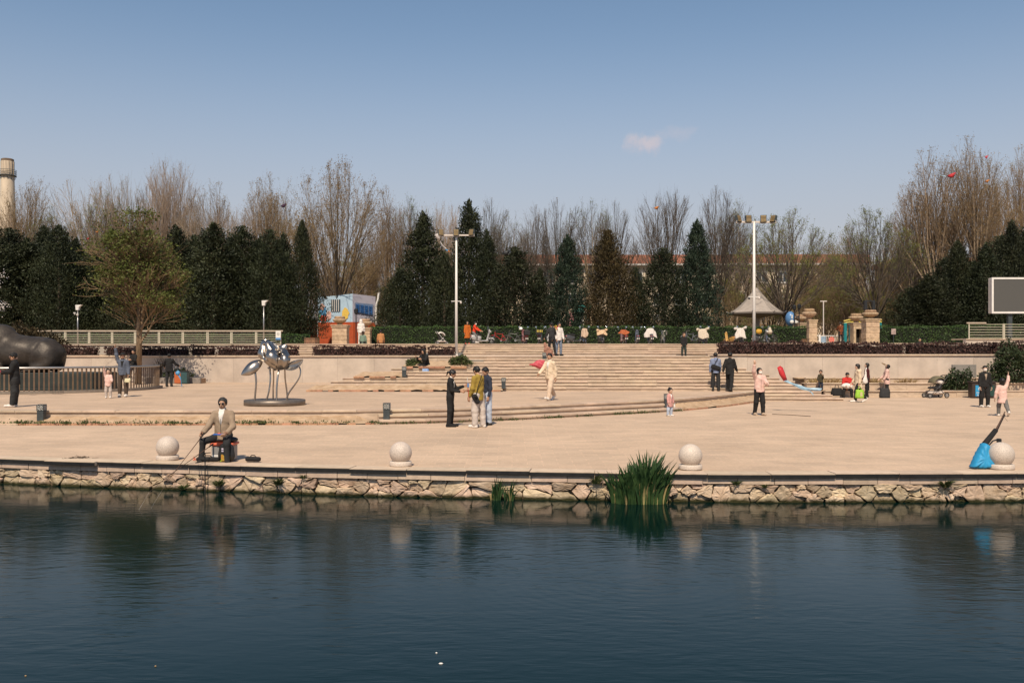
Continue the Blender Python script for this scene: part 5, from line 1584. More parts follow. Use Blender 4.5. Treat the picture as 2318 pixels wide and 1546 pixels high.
# ------------------------------------------------------------------ chimney far left
d = 260
e = empty("chimney", (X(17, d), d, ZT), label="tall pale concrete chimney with a ring balcony at the left edge", cat="chimney"); e.scale = (.9, .9, 1)
cz = lambda y: Z(y, d)-ZT
pr = [(2.9, 0), (2.35, cz(545)), (1.95, cz(405)), (1.78, cz(398)), (1.86, cz(396)), (1.80, cz(375)), (1.80, cz(366)), (1.62, cz(362)), (1.2, cz(362))]
M_conc = mat("chimney_concrete", (.58, .47, .35), rough=.9, var=.16, scale=.35, bump=.2, bscale=2, stretch=(1,1,.4))
MB().lathe(pr, 40).build("shaft", M_conc, e, True)
for k in range(14):
    a = 2*math.pi*k/14
    MB().box((1.80, -.09, cz(396)), (1.93, .09, cz(366))).build("rib", M_conc, e).rotation_euler = (0, 0, a)
MB().lathe([(1.72, cz(366)), (1.84, cz(365)), (1.80, cz(361)), (1.5, cz(360))], 32).build("soot_rim", mat("sooty_rim", (.16, .11, .075), rough=.95, var=.3, scale=1), e)
bl = MB().lathe([(1.9, cz(399)), (2.55, cz(399)), (2.55, cz(398)), (1.9, cz(398))], 32).build("balcony", M_slate, e)
mb = MB()
for hz in (.5, 1.0, 1.5):
    mb.tube([(2.5*math.cos(2*math.pi*k/24), 2.5*math.sin(2*math.pi*k/24), cz(398)+hz) for k in range(25)], .05, 4)
for k in range(12): mb.tube([(2.5*math.cos(2*math.pi*k/12), 2.5*math.sin(2*math.pi*k/12), cz(398)), (2.5*math.cos(2*math.pi*k/12), 2.5*math.sin(2*math.pi*k/12), cz(398)+1.5)], .045, 4)
for k in range(12): mb.tube([(1.9*math.cos(2*math.pi*k/12), 1.9*math.sin(2*math.pi*k/12), cz(408)), (2.5*math.cos(2*math.pi*k/12), 2.5*math.sin(2*math.pi*k/12), cz(399))], .06, 4)
mb.build("guard_rail", M_slate, bl)

# ------------------------------------------------------------------ buildings behind the trees
M_cwall = mat("cream_render_wall", (.60, .49, .36), rough=.9, var=.08, scale=.6)
M_rroof = mat("red_roof_tiles", (.30, .115, .07), rough=.85, var=.2, scale=1.5, bump=.4, bscale=8)
M_win = mat("window_glass", (.05, .07, .09), rough=.15, var=.3, scale=.5)
M_wfr = mat("window_frame_white", (.62, .58, .53), rough=.6)
def block(px0, px1, d, ytop, yeave, label, rows=4, pitch=3.2, dep=14, wallm=None):
    x0, x1 = X(px0, d), X(px1, d); xc = (x0+x1)/2; w = (x1-x0)/2
    e = empty("apartment_building", (xc, d, ZT), label=label, cat="building")
    ze, zr = Z(yeave, d)-ZT, Z(ytop, d)-ZT
    MB().box((-w, 0, 0), (w, dep, ze)).build("wall", wallm or M_cwall, e)
    rf = MB().add([(-w-.5, -.6, ze), (w+.5, -.6, ze), (w+.5, dep+.6, ze), (-w-.5, dep+.6, ze), (-w-.5, -.3, zr), (w+.5, -.3, zr), (w-1, dep*.5, zr+.8), (-w+1, dep*.5, zr+.8), (-w-.5, dep+.3, zr), (w+.5, dep+.3, zr)],
             [(0,1,5,4),(4,5,6,7),(2,3,8,9),(9,8,7,6),(0,4,7,8,3),(1,2,9,6,5)]).build("roof", M_rroof, e)
    MB().box((-w-.7, -.8, ze-.25), (w+.7, .0, ze)).build("cornice", M_wfr, e)
    n = int(2*w/pitch)
    fm = MB(); 
    for a, b in (((-.85, -.06, -.85), (.85, .04, -.75)), ((-.85, -.06, .75), (.85, .04, .85)), ((-.85, -.06, -.75), (-.75, .04, .75)), ((.75, -.06, -.75), (.85, .04, .75)), ((-.04, -.06, -.75), (.04, .04, .75))): fm.box(a, b)
    fm = fm.mesh("window", M_wfr); pm_ = MB().box((-.75, -.03, -.75), (.75, .02, .75)).mesh("pane", M_win); sm = MB().box((-.95, -.2, -.97), (.95, 0, -.86)).mesh("sill", M_wfr)
    for r in range(rows):
        for c in range(n):
            wv = link("window", fm, e, (-w+pitch*(c+.5), 0, ze-2.0-3.1*r))
            link("pane", pm_, wv); link("sill", sm, wv)
    return e
block(1118, 1640, 135, 578, 598, "long cream apartment block with red roof behind the cypresses", rows=3)
block(1652, 1960, 140, 577, 597, "second cream apartment block with red roof behind the pavilion", rows=3)
block(2050, 2330, 165, 585, 596, "far brown apartment block behind the right trees", rows=3, wallm=mat("brown_render", (.26, .17, .11), rough=.9))
block(-60, 300, 190, 640, 652, "low far building hidden behind the left thicket", rows=2)

# blue play building
d = 79.5
e = empty("play_building", (X(798, d), d, ZT), label="light blue children's building with a blue lettered sign", cat="building")
M_lblue = mat("light_blue_wall", (.44, .58, .70), rough=.7, var=.08, scale=1)
M_lilac = mat("lilac_grey_wall", (.44, .41, .47), rough=.7, var=.1, scale=1)
M_red = mat("orange_red_paint", (.45, .085, .03), rough=.6, var=.15, scale=2)
zt, zb = Z(665, d)-ZT, Z(729, d)-ZT
Lx, Ly = -3.2, 1.2; Rx, Ry = 1.75, 1.5
MB().add([(0,0,zb),(Lx,Ly,zb),(Lx,Ly,zt-.25),(0,0,zt),(Lx+Rx,Ly+Ry+1,zb),(Lx+Rx,Ly+Ry+1,zt)], [(0,3,2,1),(1,2,5,4)]).build("side_wall", M_lblue, e)
MB().add([(0,0,zb),(Rx,Ry,zb),(Rx,Ry,zt-.15),(0,0,zt),(Lx+Rx,Ly+Ry+1,zb),(Lx+Rx,Ly+Ry+1,zt)], [(0,1,2,3),(1,4,5,2)]).build("front_wall", M_lilac, e)
MB().add([(0,0,zt),(Rx,Ry,zt-.15),(Lx+Rx,Ly+Ry+1,zt),(Lx,Ly,zt-.25)], [(0,1,2,3)]).build("roof", M_whited, e)
MB().add([(.05,-.05,0),(Rx,Ry-.05,0),(Rx,Ry-.05,zb),(.05,-.05,zb),(Lx,Ly-.05,0),(Lx,Ly-.05,zb)], [(0,1,2,3),(4,0,3,5)]).build("ground_floor", M_red, e)
def onleft(u, z, o=.04):   # point on the blue face, u from the corner
    return Vector((Lx*u, Ly*u-o*.9, z))
def onright(u, z, o=.04):
    return Vector((Rx*u, Ry*u-o*.8, z))
def facepoly(fn, pts, name, m, o=.04):
    MB().add([fn(u, z, o) for u, z in pts], [tuple(range(len(pts)))]).build(name, m, e)
zc = (zt+zb)/2
w_ = facepoly(onleft, [(.35,zc-.3),(.62,zc-.3),(.62,zc+.75),(.35,zc+.75)], "window", M_win)
for u in (.40, .46, .52, .58): MB().tube([onleft(u, zc-.3, .07), onleft(u, zc+.75, .07)], .035, 4).build("window_bar", M_white, e)
def blob(fn, u, z, ru, rz, m, name="colour_patch", o=.05, n=14, ph=0):
    facepoly(fn, [(u+ru*math.cos(2*math.pi*k/n)*(1+.15*math.sin(3*k+ph)), z+rz*math.sin(2*math.pi*k/n)*(1+.12*math.cos(2*k+ph))) for k in range(n)], name, m, o)
cy = mat("patch_yellow", (.75, .50, .10)); cr = mat("patch_red", (.62, .09, .05)); cb_ = mat("patch_blue", (.10, .32, .60)); cp = mat("patch_pink", (.70, .42, .36)); cg = mat("patch_green", (.22, .45, .20))
blob(onleft, .20, zb+.75, .10, .48, cy); blob(onleft, .86, zb+.95, .10, .5, cb_, ph=1); blob(onleft, .88, zb+1.35, .08, .28, cp, o=.06); blob(onleft, .84, zb+.35, .10, .28, cr, o=.06, ph=2); blob(onleft, .68, zb+.6, .07, .4, cp, ph=3); blob(onleft, .95, zb+.5, .05, .35, cg, ph=4)
M_sign = mat("sign_blue", (.035, .12, .32), rough=.4, var=.4, scale=4)
sg = MB().add([onright(.12, zt-1.55, .10), onright(.90, zt-1.85, .10), onright(.90, zt-.85, .10), onright(.12, zt-.75, .10)], [(0,1,2,3)]).build("sign_board", mat("sign_back", (.16, .22, .34), rough=.5), e)
g = random.Random(3)
for c in range(4):            # four stroke-built characters, too blurred to read
    u0 = .16+.185*c
    for k in range(5):
        z0 = zt-.95-.15*k-.04*c; MB().tube([onright(u0, z0, .14), onright(u0+.15, z0-.03, .14)], .035, 4).build("stroke", M_sign, sg)
    for k in range(2):
        uu = u0+.04+.07*k; MB().tube([onright(uu, zt-.9-.04*c, .15), onright(uu+g.uniform(-.02, .02), zt-1.6-.05*c, .15)], .035, 4).build("stroke", M_sign, sg)
MB().tube([(Rx+.1, Ry-.4, zb-.2), (Rx+.1, Ry-.4, zt-1.0), (Rx+.25, Ry-.4, zt-.5), (Rx+.35, Ry-.4, zt+.15)], .09, 8).build("white_pipe", M_white, e)
# orange kiosk front to its left
e = empty("orange_kiosk", (X(672, 74), 74, ZT), label="orange red kiosk partly hidden behind the last left cypress", cat="kiosk")
MB().box((-1.3, 0, 0), (1.3, 1.5, 2.0), .03).build("wall", M_red, e)
MB().box((-1.5, -.3, 2.0), (1.5, 1.7, 2.12), .02).build("roof", M_blk, e)
MB().box((.5, -.03, .3), (1.1, .0, 1.3)).build("counter_window", M_win, e)

# umbrella pavilion
d = 80
e = empty("umbrella_pavilion", (X(1712, d), d, ZT), label="grey umbrella shaped pavilion with a single column behind the green hedge", cat="pavilion")
ze, za = Z(708, d)-ZT, Z(652, d)-ZT; rw = 60*d/F
M_pav = mat("pavilion_roof_grey", (.34, .29, .25), rough=.8, var=.15, scale=3)
N8 = 8; prof = [(1.0, 0), (.82, .12), (.62, .29), (.42, .50), (.24, .74), (.10, .93), (.03, 1.0)]
for k in range(N8):
    a0 = 2*math.pi*(k+.5)/N8; a1 = 2*math.pi*(k+1.5)/N8; vs = []; fs = []
    for r_, z_ in prof:
        for a in (a0+.004, a1-.004): vs.append((rw*r_*math.cos(a), rw*r_*math.sin(a), ze+(za-ze)*z_))
    for i in range(len(prof)-1): fs.append((2*i, 2*i+1, 2*i+3, 2*i+2))
    MB().add(vs, fs).build("roof_panel", M_pav, e)
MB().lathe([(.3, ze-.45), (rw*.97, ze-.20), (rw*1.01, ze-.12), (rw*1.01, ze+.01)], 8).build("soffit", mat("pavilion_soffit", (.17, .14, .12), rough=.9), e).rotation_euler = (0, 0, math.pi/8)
MB().box((-.24, -.24, 0), (.24, .24, ze-.2), .02).build("column", M_pav, e)
for x in (-.14, .14): MB().tube([(x, 0, za-.1), (x, 0, za+.55)], [.04, .02], 6).build("finial", M_pav, e)
for k in range(8):
    a = 2*math.pi*(k+.5)/8; MB().tube([(rw*math.cos(a), rw*math.sin(a), ze), (rw*1.12*math.cos(a), rw*1.12*math.sin(a), ze+.10)], .035, 4).build("eave_hook", M_pav, e)

# stone pillars with carved urns
def pillar(px, pw, ytop, d, label, urn=None, ub=None, group="stone gate pillars", arch=False):
    e = empty("gate_pillar", (X(px, d), d, ZT), label=label, cat="pillar", group=group)
    w = pw*d/F/2; h = Z(ytop, d)-ZT
    if arch:
        MB().box((-w, -w, 0), (-w*.55, w, h*.72)).build("arch_leg", M_sand, e); MB().box((w*.55, -w, 0), (w, w, h*.72)).build("arch_leg", M_sand, e)
        MB().box((-w, -w, h*.72), (w, w, h-.2)).build("arch_top", M_sand, e)
        MB().box((-w*.55, w*.3, 0), (w*.55, w*.5, h*.72)).build("arch_back", M_dark, e)
    else:
        k = 4
        for i in range(k):
            z0 = (h-.2)*i/k; j = rnd.uniform(-.012, .012)
            MB().box((-w+j, -w, z0+.004), (w+j, w, z0+(h-.2)/k-.004), .02).build("stone_block", M_sand, e)
    MB().box((-w*1.10, -w*1.10, h-.2), (w*1.10, w*1.10, h-.08), .02).build("capital", M_sand, e)
    MB().box((-w*1.2, -w*1.2, h-.08), (w*1.2, w*1.2, h), .02).build("capital", M_sand, e)
    return e, h
def urn(px, ytop, ybot, hw, d, label):
    e = empty("stone_urn", (X(px, d), d, Z(ybot, d)), label=label, cat="urn", group="carved stone urns")
    h = Z(ytop, d)-Z(ybot, d); r = hw*d/F
    MB().lathe([(r*.45, 0), (r*.5, h*.06), (r*.32, h*.16), (r*.5, h*.24), (r*.95, h*.42), (r*1.0, h*.50)], 24).build("bowl", M_urn, e, True)
    MB().lathe([(r*.93, h*.50), (r*1.02, h*.54), (r*1.02, h*.66), (r*.90, h*.70)], 24).build("rim_band", M_sand, e, True)
    MB().lathe([(r*.72, h*.70), (r*.80, h*.74), (r*.78, h*.92), (r*.70, h*1.0), (r*.3, h*1.0)], 24).build("top_ring", M_urn, e, True)
    mb = MB()
    for k in range(22):
        a = 2*math.pi*k/22; mb.ball((r*1.0*math.cos(a), r*1.0*math.sin(a), h*.60), r*.07, n=6, m=4)
    mb.build("bead_row", M_sand, e)["kind"] = "stuff"
    return e
pillar(771, 33, 736, 64, "square sandstone pillar left of the person in white")
urn(769, 716, 736, 15, 64, "carved urn on the pillar below the blue building")
pillar(827, 24, 742, 66, "sandstone pillar at the left end of the long green hedge"); urn(827, 722, 742, 14, 66, "carved urn at the left end of the long green hedge")
pillar(1838, 18, 724, 64, "narrow pale pillar at the right end of the long green hedge"); urn(1832, 699, 724, 15, 64, "carved urn at the right end of the long green hedge")
pillar(1812, 20, 731, 74, "pillar half hidden behind the right end of the green hedge"); urn(1812, 712, 731, 13, 74, "second carved urn half hidden behind the right end of the green hedge")
pillar(1940, 24, 731, 68, "arched sandstone pillar left of the big square one", arch=True); urn(1938, 710, 731, 15, 68, "carved urn on the arched pillar")
pillar(1970, 30, 722, 65, "big square sandstone pillar at the left end of the right hedge"); urn(1970, 702, 722, 17, 65, "widest carved urn on the big square pillar")
e = empty("iron_lantern", (X(1968, 65), 65, Z(702, 65)), label="dark iron lantern on the widest urn", cat="lantern")
for x in (-.28, .28): MB().box((x-.1, -.1, 0), (x+.1, .1, .65), .02).build("lamp", M_blk, e)
MB().box((-.38, -.05, .6), (.38, .05, .68)).build("yoke", M_blk, e)
for i, (px, d_, yt) in enumerate(((806, 68, 698), (1798, 72, 690), (1809, 73, 688))):
    e = empty("park_lantern", (X(px, d_), d_, ZT), label=["thin black lantern post in front of the blue building", "left of two thin black lantern posts by the pavilion tree", "right of two thin black lantern posts by the pavilion tree"][i], cat="lantern", group="thin black lantern posts")
    h = Z(yt, d_)-ZT
    MB().tube([(0, 0, 0), (0, 0, h-.4)], .04, 6).build("post", M_blk, e); MB().lathe([(.05, h-.45), (.14, h-.35), (.16, h-.1), (.05, h)], 8).build("lamp_head", M_blk, e)
e = empty("white_post", (X(1864, 70), 70, ZT), label="thin white post with a short crossbar right of the green hedge", cat="post")
MB().tube([(0, 0, 0), (0, 0, Z(682, 70)-ZT)], .04, 6).build("pole", M_whited, e); MB().box((-.25, -.03, Z(683, 70)-ZT), (.25, .03, Z(681, 70)-ZT)).build("crossbar", M_whited, e)

# barrels
def barrel(px, d, hw, hp, label):
    e = empty("wooden_tub", (X(px, d), d, ZT), label=label, cat="tub", group="wooden stave tubs")
    r = hw*d/F; h = hp*d/F; mw = mat("tub_wood", (.24, .135, .07), rough=.85, var=.3, scale=6, rand=.25)
    for k in range(16):
        a = 2*math.pi*k/16; o = MB().box((r-.03, -math.pi*r/16*.94, 0), (r, math.pi*r/16*.94, h)).build("stave", mw, e); o.rotation_euler = (0, 0, a)
    MB().lathe([(r*.95, h*.9), (.01, h*.92)], 16).build("soil", M_soil, e)
    for z in (.2, .75): MB().lathe([(r*1.005, h*z), (r*1.03, h*z), (r*1.03, h*(z+.08)), (r*1.005, h*(z+.08))], 16).build("hoop", M_blk, e)
barrel(706, 62.5, 17, 14, "wooden tub at the end of the left terrace, by the short hedge")
barrel(1822, 64.5, 8, 12, "small wooden tub beside the narrow pale pillar")

# playground things behind the hedge
e = empty("climbing_frame", (X(1920, 71), 71, ZT), label="teal and yellow climbing frame between the gate pillars", cat="playground")
M_teal = mat("teal_paint", (.015, .19, .20), rough=.45); M_yel = mat("yellow_paint", (.62, .47, .07), rough=.45)
for px in (1913, 1925, 1992): MB().box((X(px, 71)-X(1920, 71)-.1, -.1, 0), (X(px, 71)-X(1920, 71)+.1, .1, Z(731, 71)-ZT), .02).build("post", M_teal, e)
for py in (724, 729): MB().tube([(X(1910, 71)-X(1920, 71), 0, Z(py+3, 71)-ZT), (X(1922, 71)-X(1920, 71), 0, Z(py, 71)-ZT), (X(1996, 71)-X(1920, 71), 0, Z(py, 71)-ZT)], .05, 6).build("top_bar", M_yel, e)
e = empty("play_house", (X(1305, 80), 80, ZT), label="pink and white play house with a teal top behind the hedge", cat="playground")
MB().box((-.62, 0, 0), (-.22, .6, Z(707, 80)-ZT), .03).build("pink_panel", mat("pink_paint", (.68, .33, .33)), e)
MB().box((-.20, .1, 0), (.42, .7, Z(724, 80)-ZT), .03).build("lilac_panel", mat("lilac_paint", (.50, .38, .55)), e)
MB().box((.44, 0, 0), (.62, .5, Z(716, 80)-ZT), .03).build("white_panel", M_white, e)
MB().lathe([(.1, Z(712, 80)-ZT), (.5, Z(706, 80)-ZT), (.42, Z(698, 80)-ZT), (.55, Z(694, 80)-ZT), (.2, Z(688, 80)-ZT)], 10, (.25, .3, 0)).build("teal_top", mat("teal_green", (.10, .42, .36)), e)
e = empty("ride_cabin", (X(1789, 76), 76, ZT), label="blue and white rounded ride cabin peeking over the hedge", cat="playground ride")
MB().ball((0, 0, Z(722, 76)-ZT), .42, .42, .62).build("cabin", mat("cabin_blue", (.10, .22, .42), rough=.35), e, True)
MB().ball((.02, -.36, Z(729, 76)-ZT), .17, .1, .17).build("porthole", M_white, e, True)
MB().box((-.04, -.45, Z(722, 76)-ZT), (.06, -.36, Z(713, 76)-ZT)).build("stripe", M_white, e)
MB().add([(.3,0,Z(734,76)-ZT),(.95,0,Z(728,76)-ZT),(.4,0,Z(722,76)-ZT),(.3,.2,Z(734,76)-ZT),(.95,.2,Z(728,76)-ZT),(.4,.2,Z(722,76)-ZT)], [(0,1,2),(5,4,3),(0,3,4,1),(1,4,5,2),(2,5,3,0)]).build("fin", M_white, e)
MB().tube([(0, 0, 0), (0, 0, Z(735, 76)-ZT)], .2, 8).build("pedestal", M_slate, e)
# low white fence with round sign
e = empty("low_white_fence", (X(1876, 64.6), 64.6, ZT), label="low white wire fence with a round red sign between the pillars", cat="fence")
w0, w1 = X(1849, 64.6)-X(1876, 64.6), X(1903, 64.6)-X(1876, 64.6); h = Z(760, 64.6)-ZT
for z in (.05, h): MB().box((w0, -.02, z-.02), (w1, .02, z+.02)).build("rail", M_white, e)
for k in range(13): MB().box((w0+(w1-w0)*k/12-.012, -.012, .05), (w0+(w1-w0)*k/12+.012, .012, h)).build("picket", M_white, e)
MB().box((X(1853,64.6)-X(1876,64.6), -.05, .05), (X(1857,64.6)-X(1876,64.6), -.03, h+.08)).build("end_post", M_white, e)
MB().lathe([(.2, 0), (.2, .03), (.01, .03)], 20).build("round_sign", mat("sign_red", (.60, .16, .12)), e, loc=(.18, -.04, h*.55)).rotation_euler = (math.pi/2, 0, 0)
MB().box((X(1858,64.6)-X(1876,64.6), -.045, .12), (X(1869,64.6)-X(1876,64.6), -.03, h*.92)).build("blue_panel", mat("faded_blue_panel", (.24, .33, .42), var=.3, scale=12), e)

# ------------------------------------------------------------------ bins, planters, plaque
e = empty("recycling_bin", (X(2223, 43.2), 43.2, 0), label="dark double recycling bin with a blue panel behind the masked woman", cat="bin")
bw = .55; M_bind = mat("bin_brown", (.045, .030, .024), rough=.5)
MB().box((-bw, -.2, .04), (bw, .2, .72), .02).build("body", M_bind, e)
MB().box((-bw-.04, -.24, .72), (bw+.04, .24, .78), .015).build("lid", M_bind, e)
for s in (-1, 1): MB().box((s*.45-.05, -.15, 0), (s*.45+.05, .15, .05)).build("foot", M_blk, e)
bp = MB().box((-bw+.14, -.215, .10), (-bw+.54, -.205, .60)).build("blue_panel", mat("recycle_blue", (.03, .28, .52), rough=.4), e)
MB().box((.08, -.215, .10), (bw-.08, -.205, .60)).build("green_panel", mat("bin_dark_green", (.02, .055, .045), rough=.4), e)
tri = MB(); c0 = (-bw+.34, .44)
pts3 = [(c0[0]+.10*math.cos(math.pi/2+2*math.pi*k/3), c0[1]+.10*math.sin(math.pi/2+2*math.pi*k/3)) for k in range(3)]
for k in range(3):
    a, b = pts3[k], pts3[(k+1) % 3]
    p0 = (a[0]+(b[0]-a[0])*.12, -.219, a[1]+(b[1]-a[1])*.12); p1 = (a[0]+(b[0]-a[0])*.72, -.219, a[1]+(b[1]-a[1])*.72)
    tri.tube([p0, p1], .014, 4); tri.tube([p1, (a[0]+(b[0]-a[0])*.9, -.219, a[1]+(b[1]-a[1])*.9)], [.03, .002], 4)
tri.build("recycling_symbol", M_white, bp)
def text_mesh(txt, size, name, m, parent, loc, rot=(math.pi/2, 0, 0)):
    cu = bpy.data.curves.new(name, 'FONT'); cu.body = txt; cu.size = size; cu.extrude = .002; cu.align_x = 'CENTER'
    tmp = bpy.data.objects.new("tmp_text", cu); COL.objects.link(tmp)
    dg = bpy.context.evaluated_depsgraph_get()
    me = bpy.data.meshes.new_from_object(tmp.evaluated_get(dg))
    bpy.data.objects.remove(tmp)
    me.materials.clear(); me.materials.append(m)
    o = link(name, me, parent, loc); o.rotation_euler = rot
    return o
text_mesh("可回收物", .085, "lettering", M_white, bp, (c0[0], -.219, .22))
mb = MB()
for k in range(2): mb.box((c0[0]-.13, -.219, .15-.03*k), (c0[0]+.13, -.2165, .163-.03*k))
mb.build("small_print", M_white, bp)
e = empty("litter_bin", (X(411, 50.6), 50.6, ZP), label="orange and teal litter bin beside the stone planter on the plaza", cat="bin")
MB().box((-.32, -.2, .03), (.02, .2, .66), .02).build("orange_body", mat("bin_orange", (.42, .11, .035), rough=.5), e)
MB().box((.03, -.2, .03), (.36, .2, .66), .02).build("teal_body", mat("bin_teal", (.03, .075, .08), rough=.5), e)
MB().box((-.34, -.22, .66), (.38, .22, .70), .01).build("lid", M_blk, e)
e = empty("stone_planter", (X(405, 51.4), 51.4, ZP), label="long low stone planter against the retaining wall by the plaza tree", cat="planter")
w0, w1 = X(330, 51.4)-X(405, 51.4), X(458, 51.4)-X(405, 51.4); x = w0
while x < w1-.05:
    ln = min(.8, w1-x)
    MB().box((x+.004, -.3, 0), (x+ln-.004, -.18, .32), .01).build("stone_block", mat("planter_grey_stone", (.22, .19, .165), rough=.9, var=.2, rand=.1), e); x += ln
MB().box((w0, -.18, 0), (w1, .6, .27)).build("soil", M_soil, e)
shrub((X(360, 51.5), 51.7, ZP+.27), .5, .3, 1.3, 260, "bare multi stemmed shrub in the stone planter", leafmat("bud_brown", (.08, .06, .03), (.16, .12, .06)), leaf=.08, stems=11, seed=14)
e = empty("stone_plaque", (X(2183, 46.7), 46.75, .80), label="grey carved stone plaque standing against the right retaining wall", cat="plaque")
M_plq = mat("plaque_grey_stone", (.20, .185, .165), rough=.8, var=.15, scale=5)
MB().box((-.60, -.06, 0), (.60, .06, .70), .01).build("slab", M_plq, e)
mb = MB(); g = random.Random(9)
for r_ in range(7):
    x = -.42
    while x < .42:
        w = g.uniform(.03, .06); mb.box((x, -.066, .58-.075*r_), (x+w, -.0605, .615-.075*r_)); x += w+.03
mb.build("carved_text", mat("plaque_carving", (.30, .275, .24)), e)
# shaded puddle-like mat at the far left, twig heap and a stick on the paving
e = empty("twig_heap", (G(177, 1038, 0).x, G(177, 1038, 0).y, .004), label="little heap of dead twigs on the paving left of the stone ball", cat="twigs")
mb = MB(); g = random.Random(4)
for k in range(60):
    a = g.uniform(0, 6.28); x = g.gauss(0, .10); y = g.gauss(0, .06); l = g.uniform(.04, .14)
    mb.tube([(x, y, .005+abs(g.gauss(0, .012))), (x+l*math.cos(a), y+l*math.sin(a)*.6, .008+abs(g.gauss(0, .02)))], .004, 3)
mb.build("twigs", M_bark, e)["kind"] = "stuff"
e = empty("kite_stick", (G(1748, 938, 0).x, G(1748, 938, 0).y, .012), label="thin dark stick lying on the paving right of the woman in pink", cat="stick")
q = G(1835, 943, 0)-G(1748, 938, 0)
MB().tube([(0, 0, 0), (q.x*.5, q.y*.5, .01), (q.x, q.y, 0)], .010, 5).build("stick", M_bark, e)
for i, (px, py) in enumerate(((998, 1502), (988, 1478), (352, 1508), (58, 1530))):
    q = G(px, py, ZW)
    o = MB().ball((0, 0, 0), .020 if i == 0 else .009, .012 if i == 0 else .007, .007, n=8, m=5).build("floating_litter", M_white if i < 2 else mat("tan_litter", (.3, .2, .1)))
    o.location = (q.x, q.y, ZW+.004); tag(o, ["largest scrap of white litter floating near the bottom middle", "tiny white fleck floating just above the largest scrap", "tiny tan fleck floating at the bottom left", "tiny tan fleck floating in the bottom left corner"][i], "litter", "litter floating on the water")
# ------------------------------------------------------------------ people
M_skin = mat("skin", (.43, .245, .155), rough=.55, var=.08, scale=9, spec=.35)
M_skinp = mat("pale_skin", (.52, .33, .235), rough=.55, var=.06, scale=9, spec=.35)
M_hair = mat("black_hair", (.012, .010, .009), rough=.5, var=.3, scale=30, spec=.35)
M_hairg = mat("greying_hair", (.030, .027, .025), rough=.6, var=.4, scale=40)
M_eye = mat("dark_eye", (.012, .010, .009), rough=.3)
M_lip = mat("lips", (.34, .13, .10), rough=.5)
def cloth(name, col, rough=.85, var=.16, scale=7):
    return mat("cloth_"+name, col, rough=rough, var=var, scale=scale, bump=.5, bscale=14, spec=.2)
Y = np.array([0., 1., 0.])
def rotm(pitch, yaw, roll=0):
    return np.array(Matrix.Rotation(math.radians(yaw), 3, 'Z') @ Matrix.Rotation(math.radians(pitch), 3, 'X') @ Matrix.Rotation(math.radians(roll), 3, 'Y'))
def vdir(a, b, side):
    a = math.radians(a); b = math.radians(b)
    return np.array([side*math.sin(b), -math.sin(a)*math.cos(b), -math.cos(a)*math.cos(b)])

